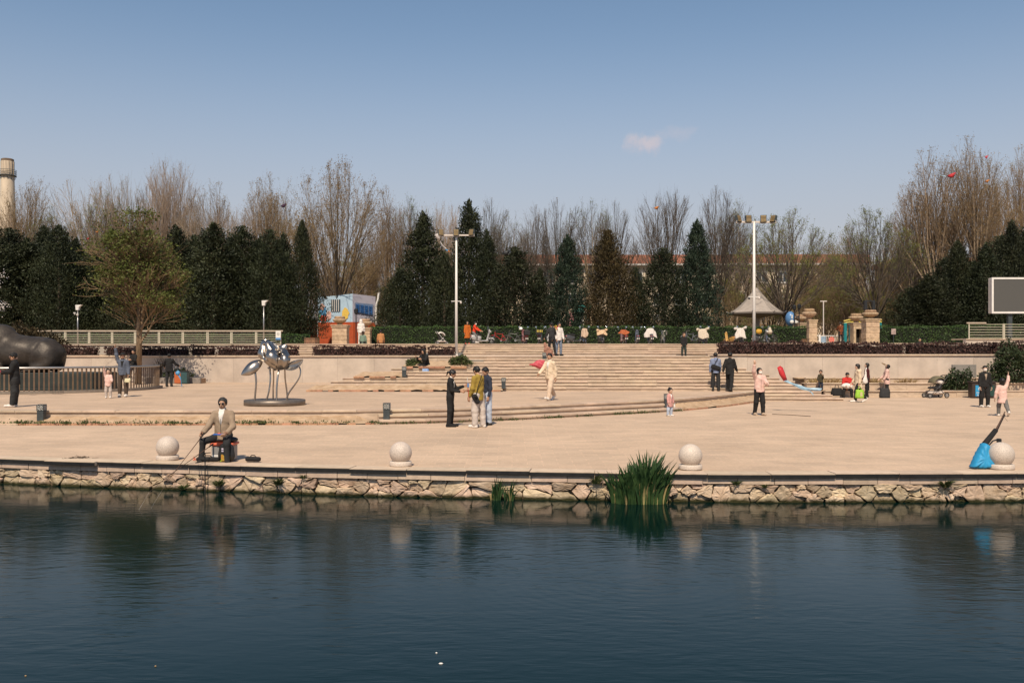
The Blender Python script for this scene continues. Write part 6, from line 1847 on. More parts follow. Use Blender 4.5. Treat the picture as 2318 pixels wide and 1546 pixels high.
def person(px, py, z, Ht, face, label, top, pants, shoes=None, hair='short', hairm=None, skin=None,
           armL=(6, 9, 16, 3), armR=(6, 9, 16, 3), legL=(3, 4, -3, 1), legR=(-2, 4, -6, 1), lean=2, head=(6, 0), hf=1.0, legf=.635,
           hem=.05, loose=1.0, ploose=1.0, seat=None, name="person", curl=35, mask=None, shirt=None, group="people on the plaza",
           glasses=False, res=None, cat="person", pos=None, sleeve=1.0, hood=None, hatm=None, footpitch=(0, 0), topname="jacket", wide=1.0, skirt=0.0, palm=(0, 0), lod=0):
    H = Ht; hh = .139*H*hf
    skin = skin or M_skin; hairm = hairm or M_hair; shoes = shoes or cloth("shoe_dark", (.03, .028, .026))
    loc = Vector(pos) if pos is not None else G(px, py, z)
    res = res or (.015 if loc.y < 35 else .019 if loc.y < 48 else .026)
    shz = H-hh-.048*H; hipz = shz*legf; tl = shz-hipz
    th = (hipz-.045*H)*.495; sh = (hipz-.045*H)*.505
    sw = .100*H*(.95 if hf < 1.2 else .86)*wide; hw = .052*H
    hipdrop = []
    for leg, s in ((legL, 1), (legR, -1)):
        k = vdir(leg[0], leg[1], s)*th; an = k+vdir(leg[2], leg[3], s)*sh
        hipdrop.append(-an[2])
    hz = (max(hipdrop)+.045*H) if seat is None else seat
    pel = np.array([0, 0, hz])
    up = np.array([0, -math.sin(math.radians(lean)), math.cos(math.radians(lean))])
    chest = pel+up*tl; neck = chest+up*.018*H
    legs = []
    for leg, s in ((legL, 1), (legR, -1)):
        h = pel+np.array([s*hw, 0, 0]); k = h+vdir(leg[0], leg[1], s)*th; a = k+vdir(leg[2], leg[3], s)*sh
        legs.append((h, k, a))
    arms = []
    ua, fa = .168*H*(.9 if hf > 1.2 else 1), .148*H*(.9 if hf > 1.2 else 1)
    for arm, s in ((armL, 1), (armR, -1)):
        shd = chest+np.array([s*sw, 0, -.012*H]); e = shd+vdir(arm[0], arm[1], s)*ua; w = e+vdir(arm[2], arm[3], s)*fa
        arms.append((shd, e, w))
    hr = rotm(head[0], head[1])
    hc = neck+up*(.03*H)+hr @ np.array([0, -.04*hh, .46*hh])
    parts = []
    # --- body: trunk and limbs under the clothes, then head and hands in finer detail
    k_ = .018*H
    bp_ = [(pel, pel+up*tl*.45, .075*H, .066*H, Y, .7), (pel+up*tl*.5, chest-up*.05*H, .070*H, .080*H, Y, .66), (chest+np.array([-sw*.8, 0, -.02*H]), chest+np.array([sw*.8, 0, -.02*H]), .036*H, .036*H),
           (chest-up*.01*H, hc, .030*H*min(1.1, hf), .029*H*min(1.1, hf))]
    for h, k, a in legs: bp_ += [(h, k, .044*H, .031*H), (k, a, .031*H, .022*H)]
    for s_, e_, w_ in arms: bp_ += [(s_, e_, .026*H, .022*H), (e_, w_, .022*H, .0155*H)]
    parts.append(sdf_vf(bp_, max(.02, res), k=k_))
    def hx(v): return hc+hr @ (np.array(v)*hh)
    def headfn(Pg):
        q = ((Pg-hc) @ hr)/hh
        d = ell_sdf(q, (0, .05, .11), (.345, .42, .39))
        d = smin(d, ell_sdf(q, (0, -.10, -.12), (.275, .29, .385)), .08)
        d = smin(d, cap_sdf(q, (0, -.36, .07), (0, -.445, -.09), .035, .055), .03)
        d = smin(d, cap_sdf(q, (-.085, -.365, -.235), (.085, -.365, -.235), .028, .028), .025)
        for s in (-1, 1):
            d = smin(d, ell_sdf(q, (s*.355, .04, -.03), (.045, .085, .12)), .02)
            d = smin(d, cap_sdf(q, (s*.06, -.375, .125), (s*.21, -.33, .125), .022, .02), .03)       # brow
            d = -smin(-d, ell_sdf(q, (s*.135, -.45, .055), (.085, .09, .05)), .03)
        d = smin(d, cap_sdf(q, (0, .03, -.25), (0, .10, -.62), .19, .20), .06)
        return d*hh
    parts.append(surface_nets(headfn, hc-.62*hh, hc+.62*hh, (.0085 if lod == 0 else .013)))
    hands = []
    for i, ((s_, e_, w_), side) in enumerate(zip(arms, (1, -1))):
        u = (w_-e_)/np.linalg.norm(w_-e_); L = .104*H
        n_ = np.array([-side*1.0, -.15, 0]) ; n_ = n_-u*n_.dot(u)
        if np.linalg.norm(n_) < .2: n_ = np.array([0, 0, -1.])-u*u[2]*-1
        n_ /= np.linalg.norm(n_)
        pr_ = math.radians(palm[i]); n_ = n_*math.cos(pr_)+np.cross(u, n_)*math.sin(pr_)
        wv = np.cross(n_, u)
        if wv.dot(np.array([0, -1., .3])) < 0: wv = -wv
        hp_ = [(w_, w_+u*.42*L, .15*L, .20*L, n_, .5)]
        for f, (ofs, ln) in enumerate(((1.5, .40), (.5, .46), (-.5, .43), (-1.5, .33))):
            b = w_+u*.45*L+wv*ofs*.105*L; c = math.radians(curl*.6)
            m_ = b+(u*math.cos(c)+n_*math.sin(c))*ln*.55*L; c2 = math.radians(curl*1.5); t_ = m_+(u*math.cos(c2)+n_*math.sin(c2))*ln*.5*L
            hp_ += [(b, m_, .056*L, .052*L), (m_, t_, .052*L, .042*L)]
        tb = w_+u*.12*L+wv*.16*L; tm = tb+(u*.75+wv*.6+n_*.25)*.24*L; tt = tm+(u*.95+wv*.1+n_*.45)*.2*L
        hp_ += [(tb, tm, .075*L, .06*L), (tm, tt, .058*L, .045*L)]
        parts.append(sdf_vf(hp_, (.0068 if lod == 0 else .010)*max(.75, H/1.7), k=.012*H/1.7, pad=.012))
        hands.append(w_+u*.5*L+n_*.10*L)
    V, Fc = join_vf([p for p in parts if len(p[0])])
    body = link(name, np_mesh(name, V, Fc, skin, True))
    body.location = loc; body.rotation_euler = (0, 0, math.radians(face))
    tag(body, label, cat, group)
    sd_ = abs(hash(label)) % 97 if False else (len(label)*7) % 97
    # --- clothes
    tk = 1.0*loose
    tp_ = [(chest-up*.004*H, arms[0][0]+np.array([-.01*H, 0, -.010*H]), .050*H, .036*H*tk), (chest-up*.004*H, arms[1][0]+np.array([.01*H, 0, -.010*H]), .050*H, .036*H*tk),
           (chest-up*.075*H, pel+up*.08*H, .096*H*tk*wide, .087*H*tk*wide, Y, .70)]
    hemz = hem*H
    tp_.append((pel+up*.10*H, pel-np.array([0, 0, 1])*hemz, .087*H*tk*wide, (.094+.03*max(0, hem-.08)/.15)*H*tk*wide, Y, .78, 0.0))
    for s_, e_, w_ in arms:
        we = e_+(w_-e_)*.97
        if sleeve >= 1: tp_ += [(s_, e_, .038*H*tk, .034*H*tk), (e_, we, .034*H*tk, .027*H*tk, None, 1.0, .004)]
        else: tp_ += [(s_, s_+(e_-s_)*.8, .038*H*tk, .036*H*tk, None, 1.0, 0.0)]
    tp_.append((neck-up*.03*H, neck+up*.012*H, .044*H, .040*H))
    if hood: tp_ += [(neck+np.array([0, .05*H, -.02*H]), neck+np.array([0, .055*H, .0]), .05*H, .04*H)]
    V, Fc = sdf_vf(tp_, res, k=.022*H, fold=.0065*H/1.7, seed=sd_)
    jk = link(topname, np_mesh(topname, V, Fc, top, True), body)
    # seam and collar details so that the front reads
    if lod == 0 and res < .018:
        zs = [chest-up*(.03*H+.022*H*i) for i in range(12)]
        ln = MB().tube([Vector(q+np.array([0, -.078*H*tk*(1.0 if i > 1 else .8), 0])) for i, q in enumerate(zs)], .004, 4)
        ln.build("zip", mat("zip_dark", (.05, .045, .04)), jk)
    if shirt is not None:
        def shcut(Pg, d):
            zz = (Pg-pel) @ up/tl
            wdt = .006*H+.030*H*np.clip((zz-.5)/.5, 0, 1)
            return np.maximum(np.maximum(d, np.abs(Pg[:, 0])-wdt), np.maximum(Pg[:, 1]-((Pg-pel) @ up)*(-math.tan(math.radians(lean)))*0-.0, -(zz-.15)))
        sp_ = [(chest-up*.07*H, pel+up*.06*H, (.096*tk+.007)*H*wide, (.087*tk+.007)*H*wide, Y, .70), (chest-up*.05*H, neck+up*.02*H, .055*H, .043*H)]
        V, Fc = sdf_vf(sp_, min(res, .014), k=.02*H, cut=shcut)
        if len(V): link("shirt", np_mesh("shirt", V, Fc, shirt, True), body)
    pk = ploose
    pp_ = [(pel+np.array([-hw*.8, 0, .02*H]), pel+np.array([hw*.8, 0, .02*H]), .070*H, .070*H, Y, .86), (pel+up*.02*H, pel+up*.085*H, .083*H, .078*H, Y, .74)]
    for i, (h, k, a) in enumerate(legs):
        ae = k+(a-k)*1.04
        pp_ += [(h, k, .054*H*(.7+.3*pk), .040*H*pk), (k, ae, .040*H*pk, .031*H*pk, None, 1.0, .0)]
    V, Fc = sdf_vf(pp_, res, k=.018*H, fold=.0050*H/1.7, seed=sd_+5)
    link("trousers", np_mesh("trousers", V, Fc, pants, True), body)
    for i, (h, k, a) in enumerate(legs):
        fp = math.radians(footpitch[i]); fl = .146*H
        f0 = np.array([0, -math.cos(fp), -math.sin(fp)])
        heel = a+np.array([0, .022*H, -.022*H]); toe = heel+f0*fl*.92
        z0 = -1 if abs(footpitch[i]) > 3 else 0
        def shcut2(Pg, d, a=a, fp=fp): 
            base = a[2]-.044*H
            pl = -(Pg[:, 2]-base-(Pg[:, 1]-a[1])*math.tan(fp))
            return np.maximum(d, pl*math.cos(fp))
        V, Fc = sdf_vf([(heel, toe, .031*H, .026*H, np.array([0, 0, 1.]), .95), (a+np.array([0, .01*H, .012*H]), heel+f0*fl*.3+np.array([0, 0, .008*H]), .031*H, .034*H)], .013 if lod == 0 else .02, k=.02*H, cut=shcut2)
        if len(V): link("shoe", np_mesh("shoe", V, Fc, shoes, True), body)
    # --- hair or headwear
    rh = .011 if lod == 0 else .015
    def hairfn(Pg):
        q = ((Pg-hc) @ hr)/hh
        x, y, zq = q[:, 0], q[:, 1], q[:, 2]
        d = ell_sdf(q, (0, .065, .14), (.405, .475, .445))+.020*np.sin(17*x+6*np.sin(5*y+sd_))*np.sin(13*y+7*zq+sd_)+.010*np.sin(38*x+11*y)*np.sin(29*zq+sd_)
        if hair == 'bald': d = d+.03
        low = -.9*zq-y-(.085+.05*np.sin(7*x+sd_)+.02*np.sin(23*x))
        low = np.maximum(low, np.where((np.abs(x) > .30) & (y < .14), -(zq+.02), -9))
        if hair in ('long', 'bob', 'pony2'):
            bot = -.85 if hair == 'long' else -.46
            s2 = cap_sdf(q, (0, .14, .0), (0, .20, bot+.2), .36, .30, np.array([0, 1., 0]), .75)
            side = np.minimum(cap_sdf(q, (.33, -.02, .1), (.34, .0, bot+.12), .10, .08), cap_sdf(q, (-.33, -.02, .1), (-.34, .0, bot+.12), .10, .08))
            d2 = np.maximum(smin(s2, side, .08), -y-.16)
            fr = np.maximum(d, np.minimum(low-.02, np.abs(x)*9))  # fringe side kept by low plane
            d = smin(np.maximum(d, low), d2, .03)
        else:
            d = np.maximum(d, low)
            d = np.maximum(d, -(zq+.30)-.0) if hair in ('short', 'cap') else d
        if hair in ('pony', 'pony2'):
            d = smin(d, cap_sdf(q, (0, .44, .12), (0, .66, .02), .10, .13), .04)
            d = np.minimum(d, cap_sdf(q, (0, .66, .02), (0, .64, -.42), .13, .06))
        if hair == 'pigtails':
            for s in (-1, 1): d = np.minimum(d, cap_sdf(q, (s*.33, .12, .22), (s*.55, .12, .12), .09, .11))
        if hair == 'bun':
            d = smin(d, ell_sdf(q, (0, .30, .48), (.17, .17, .15)), .03)
        return d*hh
    V, Fc = surface_nets(hairfn, hc-1.15*hh, hc+.85*hh, rh)
    if hair != 'hood' and len(V): link("hair", np_mesh("hair", V, Fc, hairm, True), body)
    if hair == 'hood':
        def hoodfn(Pg):
            q = ((Pg-hc) @ hr)/hh
            d = smin(ell_sdf(q, (0, .10, .10), (.44, .52, .52)), cap_sdf(q, (0, .1, -.2), (0, .12, -.6), .42, .45), .1)
            return np.maximum(d, -q[:, 1]-.28)*hh
        V, Fc = surface_nets(hoodfn, hc-1.2*hh, hc+.8*hh, .014); link("hood", np_mesh("hood", V, Fc, hatm or top, True), body)
    if hatm is not None and hair != 'hood':
        def capfn(Pg):
            q = ((Pg-hc) @ hr)/hh
            d = np.maximum(ell_sdf(q, (0, .05, .16), (.41, .47, .43)), -(q[:, 2]-.20-.10*q[:, 1]))
            br = cap_sdf(q, (-.16, -.40, .21), (.16, -.40, .21), .28, .28, np.array([0, 0, 1.]), .10)
            return np.minimum(d, np.maximum(br, q[:, 1]+.28))*hh
        V, Fc = surface_nets(capfn, hc-1.0*hh, hc+.85*hh, .011); link("cap", np_mesh("cap", V, Fc, hatm, True), body)
    # --- face
    if lod == 0:
        for s in (-1, 1):
            b = MB().ball((0, 0, 0), .055*hh, .03*hh, .024*hh, n=8, m=5).build("eye", M_eye, body, True); b.location = hx((s*.14, -.335, .055)); b.rotation_euler = Matrix([list(r) for r in hr]).to_euler()
        if mask is None:
            b = MB().ball((0, 0, 0), .085*hh, .025*hh, .022*hh, n=8, m=5).build("mouth", M_lip, body, True); b.location = hx((0, -.388, -.235)); b.rotation_euler = Matrix([list(r) for r in hr]).to_euler()
    if mask is not None:
        def mkfn(Pg):
            q = ((Pg-hc) @ hr)/hh
            d = smin(ell_sdf(q, (0, -.12, -.14), (.30, .33, .40)), cap_sdf(q, (0, -.40, -.02), (0, -.42, -.2), .07, .07), .08)
            return np.maximum(np.maximum(d, q[:, 1]+.12), np.abs(q[:, 2]+.17)-.20)*hh
        V, Fc = surface_nets(mkfn, hc-.7*hh, hc+.6*hh, .009); link("face_mask", np_mesh("face_mask", V, Fc, mask, True), body)
    if glasses:
        gm = MB()
        for s in (-1, 1):
            gm.ball((0, 0, 0), 1, 1, 1)
        gl = MB()
        for s in (-1, 1):
            c = Vector(hx((s*.155, -.405, .045))); gl.ball(c, .115*hh, .035*hh, .10*hh, n=12, m=7)
        gl.tube([Vector(hx((-.05, -.42, .07))), Vector(hx((.05, -.42, .07)))], .003, 4)
        for s in (-1, 1): gl.tube([Vector(hx((s*.25, -.38, .07))), Vector(hx((s*.38, 0.0, .05)))], .003, 4)
        gl.build("sunglasses", mat("dark_lens", (.012, .010, .010), rough=.12, spec=.6), body, True)
    mw = Matrix.Translation(loc) @ Matrix.Rotation(math.radians(face), 4, 'Z')
    return dict(obj=body, hands=[mw @ Vector(h) for h in hands], head=mw @ Vector(hc), pel=mw @ Vector(pel), chest=mw @ Vector(chest), mw=mw)

# cloth colours
C_blk = cloth("black", (.020, .019, .019)); C_chr = cloth("charcoal", (.038, .037, .037)); C_navy = cloth("navy", (.030, .036, .055))
C_oliv = cloth("olive_yellow", (.30, .205, .042)); C_lgry = cloth("light_grey", (.52, .45, .40)); C_lblu = cloth("pale_blue_denim", (.42, .47, .56)); C_blud = cloth("blue_denim", (.17, .20, .26))
C_cream = cloth("cream", (.66, .52, .37)); C_beig = cloth("beige", (.60, .45, .33)); C_tan = cloth("tan_jacket", (.31, .225, .155)); C_dkj = cloth("dark_jeans", (.030, .030, .031))
C_pink = cloth("pale_pink", (.68, .45, .385)); C_pink2 = cloth("rose_pink", (.58, .30, .27)); C_red = cloth("red_jacket", (.50, .035, .030)); C_orng = cloth("orange_coat", (.45, .115, .02)); C_red2 = cloth("scarlet", (.62, .055, .022))
C_wht = cloth("white_cotton", (.72, .66, .60)); C_maro = cloth("maroon", (.075, .018, .018)); C_camo = cloth("camouflage", (.06, .05, .03), var=.7, scale=22); C_hood = cloth("blue_hoodie", (.21, .25, .36)); C_grn = cloth("sage_green", (.16, .22, .165))
C_caml = cloth("camel", (.42, .19, .075)); C_gry = cloth("grey_trousers", (.15, .14, .13)); C_brn = cloth("brown_trousers", (.085, .062, .048)); C_shw = cloth("shoe_white", (.66, .60, .54)); C_shd = cloth("shoe_dark", (.03, .028, .026)); C_tshirt = cloth("tan_tee", (.36, .27, .20))
C_plaid = cloth("orange_plaid", (.16, .05, .02), var=.85, scale=16)

# --- the angler sitting on his box
ang = person(506, 1041, .010, 1.62, -4, "seated man in sunglasses and tan jacket fishing at the water edge", C_tan, C_dkj, C_shd, hairm=M_hairg, shirt=C_wht, glasses=True,
     seat=.47, legL=(72, 16, 2, 4), legR=(76, 34, 4, 6), armL=(18, 16, 62, -12), armR=(20, 20, 58, 12), lean=4, head=(3, 3), hem=.03, loose=1.12, wide=1.05, curl=55, group="people by the water", topname="jacket")
p2 = person(1019, 966, 0, 1.66, 86, "woman in a black suit with a ponytail holding a kite reel", C_blk, C_blk, C_blk, hair='pony', shirt=C_wht, armL=(30, 6, 112, 4), armR=(14, 6, 84, 4), head=(24, 0), loose=.96, hem=.06, ploose=1.18, curl=55, legL=(4, 3, -3, 1), legR=(1, 3, -5, 1))
p3 = person(1083, 968, 0, 1.77, -128, "young man in an olive yellow jacket and light grey trousers", C_oliv, C_lgry, C_shw, head=(26, -8), armL=(4, 9, 22, 2), armR=(8, 10, 30, 2), hem=.07, loose=1.06, ploose=1.45, legL=(4, 4, -2, 2), legR=(-3, 5, -5, 2))
p4 = person(1103, 962, 0, 1.72, -58, "person in a dark jacket and pale blue jeans behind the olive jacket", C_navy, C_lblu, C_shd, head=(20, 0), armL=(2, 14, 16, 2), armR=(26, 24, 44, 6), hem=.05, ploose=1.35, hair='short')
p5 = person(1245, 906, ZP, 1.75, -38, "smiling man in a cream jacket and beige trousers walking across the plaza", C_cream, C_beig, C_shw, legL=(22, 2, 14, 1), legR=(-24, 3, -40, 1), armL=(-14, 8, 2, 4), armR=(30, 10, 52, 4), head=(0, 12), hem=.05, loose=1.1, ploose=1.35, footpitch=(-14, 34), shirt=C_wht)
p6 = person(1247, 0, 0, 1.66, -150, "person in a dark vest with a white sleeve patch carrying a kite up the stairs", C_chr, C_blk, C_shd, pos=(X(1249, 46.2), 46.2, ZL+.02), armR=(30, 30, 60, 10), armL=(20, 12, 40, 4), hair='short', group="people on the stairs", topname="vest", legL=(10, 3, 0, 1), legR=(-8, 3, -14, 1))
p7 = person(1266, 0, 0, 1.68, 30, "person in a white top and jeans beside the dark vest on the stairs", C_wht, C_blud, C_shd, pos=(X(1265, 46.6), 46.7, ZL+.0), hair='short', hatm=None, group="people on the stairs", loose=1.1, ploose=1.1)
p8 = person(1548, 0, 0, 1.18, 4, "small boy in dark clothes standing high on the stairs", C_blk, cloth("boy_dark_print", (.035, .045, .04), var=.5, scale=20), C_shd, pos=(X(1548, 46.5), 46.5, ZL), hf=1.35, legf=.60, hair='short', hairm=mat("brown_hair", (.05, .03, .018)), group="people on the stairs", ploose=1.25)
p9 = person(1620, 885, ZP, 1.72, 176, "man in a blue hoodie with a black sling bag seen from behind", C_hood, C_dkj, C_shd, hem=.05, loose=1.12, ploose=1.3, armL=(4, 10, 12, 4), armR=(6, 8, 18, 2), hood=True, head=(10, 0), group="people at the foot of the stairs", topname="hoodie")
p10 = person(1652, 886, ZP, 1.74, 150, "man in a black jacket walking beside the blue hoodie", C_blk, C_blk, C_shd, hem=.08, loose=1.14, ploose=1.3, legL=(16, 3, 6, 1), legR=(-14, 3, -26, 1), armL=(-22, 14, -4, 8), armR=(16, 10, 40, 6), head=(12, 0), group="people at the foot of the stairs", footpitch=(0, 20))
p11 = person(1719, 940, 0, 1.62, 8, "woman in a pale pink top and face mask throwing up one arm", C_pink, C_blk, cloth("shoe_tan", (.42, .31, .22)), hair='bob', mask=C_wht, armR=(150, 22, 160, 4), armL=(26, 14, 96, -22), head=(-4, 18), hem=.02, loose=1.16, ploose=1.3, legL=(8, 2, 2, 1), legR=(-4, 3, -16, 1), footpitch=(0, 10), curl=25, palm=(0, 90), skin=M_skinp, group="people flying kites")
p12 = person(1516, 942, 0, .96, 38, "small child in a pink jacket and pale jeans standing alone", C_pink2, C_lblu, C_shw, hf=1.48, legf=.575, hair='bun', hem=.10, loose=1.22, ploose=1.45, armL=(4, 16, 12, 6), armR=(6, 14, 16, 6), skin=M_skinp, shirt=C_wht)
p13 = person(1858, 0, 0, .98, -12, "toddler in a camouflage jacket eating on the planter wall", C_camo, C_navy, C_shd, pos=(X(1857, 44.8), 44.75, .30), hf=1.45, legf=.58, armL=(30, 8, 140, -10), armR=(4, 18, 10, 6), hem=.05, loose=1.2, ploose=1.3, head=(8, -10))
p14 = person(1919, 0, 0, 1.58, -10, "person in a red jacket sitting on the kerb with a white bundle", C_red, C_blk, C_shw, pos=(X(1919, 43.6), 43.75, .0), seat=.43, legL=(78, 12, 0, 3), legR=(74, 16, 6, 3), armL=(12, 8, 70, -16), armR=(22, 8, 74, -10), lean=10, head=(22, 16), hem=.02, loose=1.15, ploose=1.2, hair='short')
p15 = person(1943, 910, 0, 1.66, -92, "woman in a cream hooded coat striding with a green bag", C_cream, C_blk, C_shw, hair='bob', hood=True, hem=.14, loose=1.12, ploose=1.2, legL=(20, 2, 4, 1), legR=(-16, 2, -38, 1), armL=(-6, 5, 6, 2), armR=(12, 6, 30, 4), footpitch=(0, 30), skin=M_skinp)
p16 = person(1963, 899, 0, 1.62, -112, "woman with long black hair in a maroon coat", C_maro, C_blk, C_shd, hair='long', hem=.08, loose=1.12, ploose=1.2, armL=(8, 6, 40, 4), armR=(6, 8, 20, 4), head=(-6, 10), skin=M_skinp)
p17 = person(2008, 898, 0, 1.56, -100, "woman in a long pale pink jacket looking up under a visor", C_pink, C_blk, C_shd, hair='bob', hem=.13, loose=1.14, ploose=1.15, head=(-26, 0), armL=(14, 4, 34, 2), armR=(20, 6, 50, 2), skin=M_skinp)
p18 = person(2229, 922, 0, 1.62, -4, "masked woman in a black cardigan and tan tee facing the water", C_blk, C_blk, C_shw, hair='pony', mask=C_wht, shirt=C_tshirt, hem=.03, loose=1.04, ploose=1.35, armL=(0, 12, 8, 4), armR=(2, 10, 14, 2), head=(2, -8), skin=M_skinp)
p19 = person(2269, 942, 0, 1.30, 168, "girl in a pink and white top running with one arm raised", C_pink, C_gry, C_shw, hair='long', hf=1.16, legf=.61, armR=(168, 18, 160, 8), armL=(-10, 20, 6, 8), legL=(20, 3, 6, 1), legR=(-18, 8, -46, 2), hem=.13, loose=1.15, ploose=1.3, footpitch=(0, 38), curl=12, skin=M_skinp, head=(-8, 0), group="people flying kites")
p20 = person(34, 921, ZP, 1.74, -64, "man in black clothes winding a kite line at the left edge", C_blk, C_dkj, C_shw, hair='short', hatm=C_blk, armL=(24, 8, 84, -8), armR=(30, 8, 80, 0), hem=.10, loose=1.2, ploose=1.5, head=(10, 0), legL=(3, 3, 8, 1), legR=(-2, 3, 4, 1), group="people flying kites")
p21 = person(245, 901, ZP, 1.12, 18, "little girl in a pink jacket raising one arm by the round fence", C_pink, cloth("pale_grey", (.48, .41, .36)), C_shw, hf=1.36, legf=.60, hair='short', armR=(158, 8, 150, 4), armL=(16, 12, 70, 4), hem=.05, loose=1.2, ploose=1.3, head=(-8, 0), skin=M_skinp, group="people flying kites")
p22 = person(278, 898, ZP, 1.72, 10, "man in a blue jacket and cap raising one arm by the round fence", cloth("slate_blue", (.10, .115, .15)), C_brn, C_shw, hatm=C_blk, shirt=C_blk, armR=(172, 12, 168, 6), armL=(4, 12, 26, 4), hem=.02, loose=1.1, ploose=1.25, head=(-4, 0), group="people flying kites")
p23 = person(304, 0, 0, 1.70, -20, "person in black sitting behind the round fence under the plaza tree", C_blk, C_blk, C_shd, pos=(X(303, 49.2), 49.2, ZP+.1), seat=.95, legL=(60, 8, 10, 2), legR=(60, 8, 10, 2), armL=(20, 6, 100, -10), head=(10, 20), lod=1, group="people near the plaza tree")
p24 = person(383, 875, ZP, 1.66, 186, "man in black seen from behind beside the orange litter bin", C_blk, C_dkj, C_shd, armL=(30, 26, 60, 10), armR=(20, 34, 70, 20), hem=.07, loose=1.12, ploose=1.15, head=(8, 0), group="people near the plaza tree")
p25 = person(966, 0, 0, 1.66, -30, "hooded person in black sitting on the stairs with a blue bag", C_blk, C_blk, C_shw, pos=(X(966, 44.1), 44.0, ZP+.70), seat=.42, legL=(84, 6, 2, 2), legR=(80, 8, 4, 2), armL=(44, 6, 100, -12), armR=(50, 6, 120, -8), lean=22, head=(20, 0), hair='hood', hatm=C_blk, hem=.02, loose=1.12, group="people on the stairs", lod=1)
p26 = person(1058, 0, 0, 1.64, 8, "person in a long orange coat and pink cap beside the grey scooter", C_orng, C_chr, C_red2, pos=(X(1058, 65.6), 65.6, ZT), hem=.24, loose=1.1, hair='hood', hatm=C_chr, group="people on the terrace", lod=1)
p27 = person(1076, 0, 0, 1.66, 70, "person in a scarlet jacket and mask sitting on the grey scooter", C_red2, C_gry, C_shw, pos=(X(1073, 65.3), 65.25, ZT), seat=.80, legL=(62, 12, -2, 4), legR=(52, 14, -6, 4), armL=(44, 8, 62, -4), armR=(44, 8, 62, -4), lean=8, mask=C_wht, group="people on the terrace", lod=1, hem=.02)
p28 = person(818, 0, 0, 1.66, 178, "person all in white with a white hood by the urn pillar", C_wht, C_wht, C_wht, pos=(X(817, 62), 62, ZT), hair='hood', hatm=C_wht, hem=.06, loose=1.1, group="people on the terrace", lod=1)
p29 = person(821, 0, 0, 1.60, 176, "person in a sage green jacket sitting on the terrace steps", C_grn, C_blk, C_shd, pos=(X(822, 58.9), 58.7, ZT-.14), seat=.18, legL=(92, 10, 20, 4), legR=(92, 10, 20, 4), hair='long', hairm=mat("brown_hair", (.05, .03, .018)), lean=8, group="people on the terrace", lod=1)
p30 = person(862, 0, 0, 1.60, 190, "woman in a camel jacket with a dark braid sitting on the terrace edge", C_caml, C_navy, C_shd, pos=(X(862, 60), 60, ZT), seat=.14, legL=(96, 10, 60, 4), legR=(96, 14, 60, 6), hair='pony', lean=10, loose=1.15, group="people on the terrace", lod=1)
p31 = person(1903, 0, 0, 1.55, 184, "person in an orange plaid shirt at the low white fence", C_plaid, C_blk, C_shw, pos=(X(1903, 64.0), 64.0, ZT), group="people on the terrace", lod=1, hem=.08, armL=(30, 8, 90, 4), armR=(30, 8, 90, 4), head=(20, 0))
p32 = person(2083, 0, 0, 1.60, 0, "person resting low behind the right purple hedge, only the head showing", C_blk, C_blk, C_shd, pos=(X(2083, 55.5), 55.5, ZL), seat=.26, legL=(92, 10, 30, 4), legR=(92, 10, 30, 4), group="people on the terrace", lod=1, lean=-8)
# ------------------------------------------------------------------ scooters and bicycles parked before the hedge
M_tyre = mat("tyre_rubber", (.018, .018, .018), rough=.85); M_rim = mat("wheel_rim_grey", (.30, .29, .28), rough=.4, metal=.6); M_chrome = mat("chrome", (.55, .53, .5), rough=.2, metal=1.0)
M_seatb = mat("black_vinyl", (.022, .020, .020), rough=.5); M_mirror = mat("mirror_glass", (.55, .6, .62), rough=.08, metal=.9)
M_tail = mat("tail_light_red", (.45, .02, .015), rough=.3); M_head = mat("head_light_glass", (.62, .6, .56), rough=.15); M_plate = mat("white_plate", (.62, .58, .52), rough=.5)
def wheel_meshes(r, w, spokes=0):
    n = 22; tm = MB(); vs = []; fs = []
    for i in range(n):
        a = 2*math.pi*i/n
        for k in range(6):
            b = 2*math.pi*k/6; rr = r-w*.5+w*.5*math.cos(b)
            vs.append((rr*math.cos(a), w*.5*math.sin(b), rr*math.sin(a)))
    for i in range(n):
        for k in range(6):
            fs.append((i*6+k, i*6+(k+1) % 6, ((i+1) % n)*6+(k+1) % 6, ((i+1) % n)*6+k))
    tm.add(vs, fs)
    rm = MB()
    if spokes:
        for i in range(spokes):
            a = 2*math.pi*i/spokes; rm.tube([(0, (.02 if i % 2 else -.02), 0), ((r-w)*math.cos(a), 0, (r-w)*math.sin(a))], .0035, 3, cap=False)
        rm.tube([(0, -.035, 0), (0, .035, 0)], .02, 8)
    else:
        for i in range(5):
            a = 2*math.pi*i/5; rm.obox(((r-w)*.5*math.cos(a), 0, (r-w)*.5*math.sin(a)), ((r-w)*.5*math.cos(a), 0, (r-w)*.5*math.sin(a)), (0, w*.3, 0), (-.02*math.sin(a), 0, .02*math.cos(a)))
        rm.tube([(0, -w*.5, 0), (0, w*.5, 0)], .05, 10)
    return tm.mesh("tyre", M_tyre, True), rm.mesh("rim", M_rim)
W_sc = wheel_meshes(.215, .10); W_bk = wheel_meshes(.31, .035, 20)
def add_wheel(e, ms, loc):
    w = link("wheel", ms[0], e, loc); w.name = "wheel"; link("rim", ms[1], w)
SCB = {}
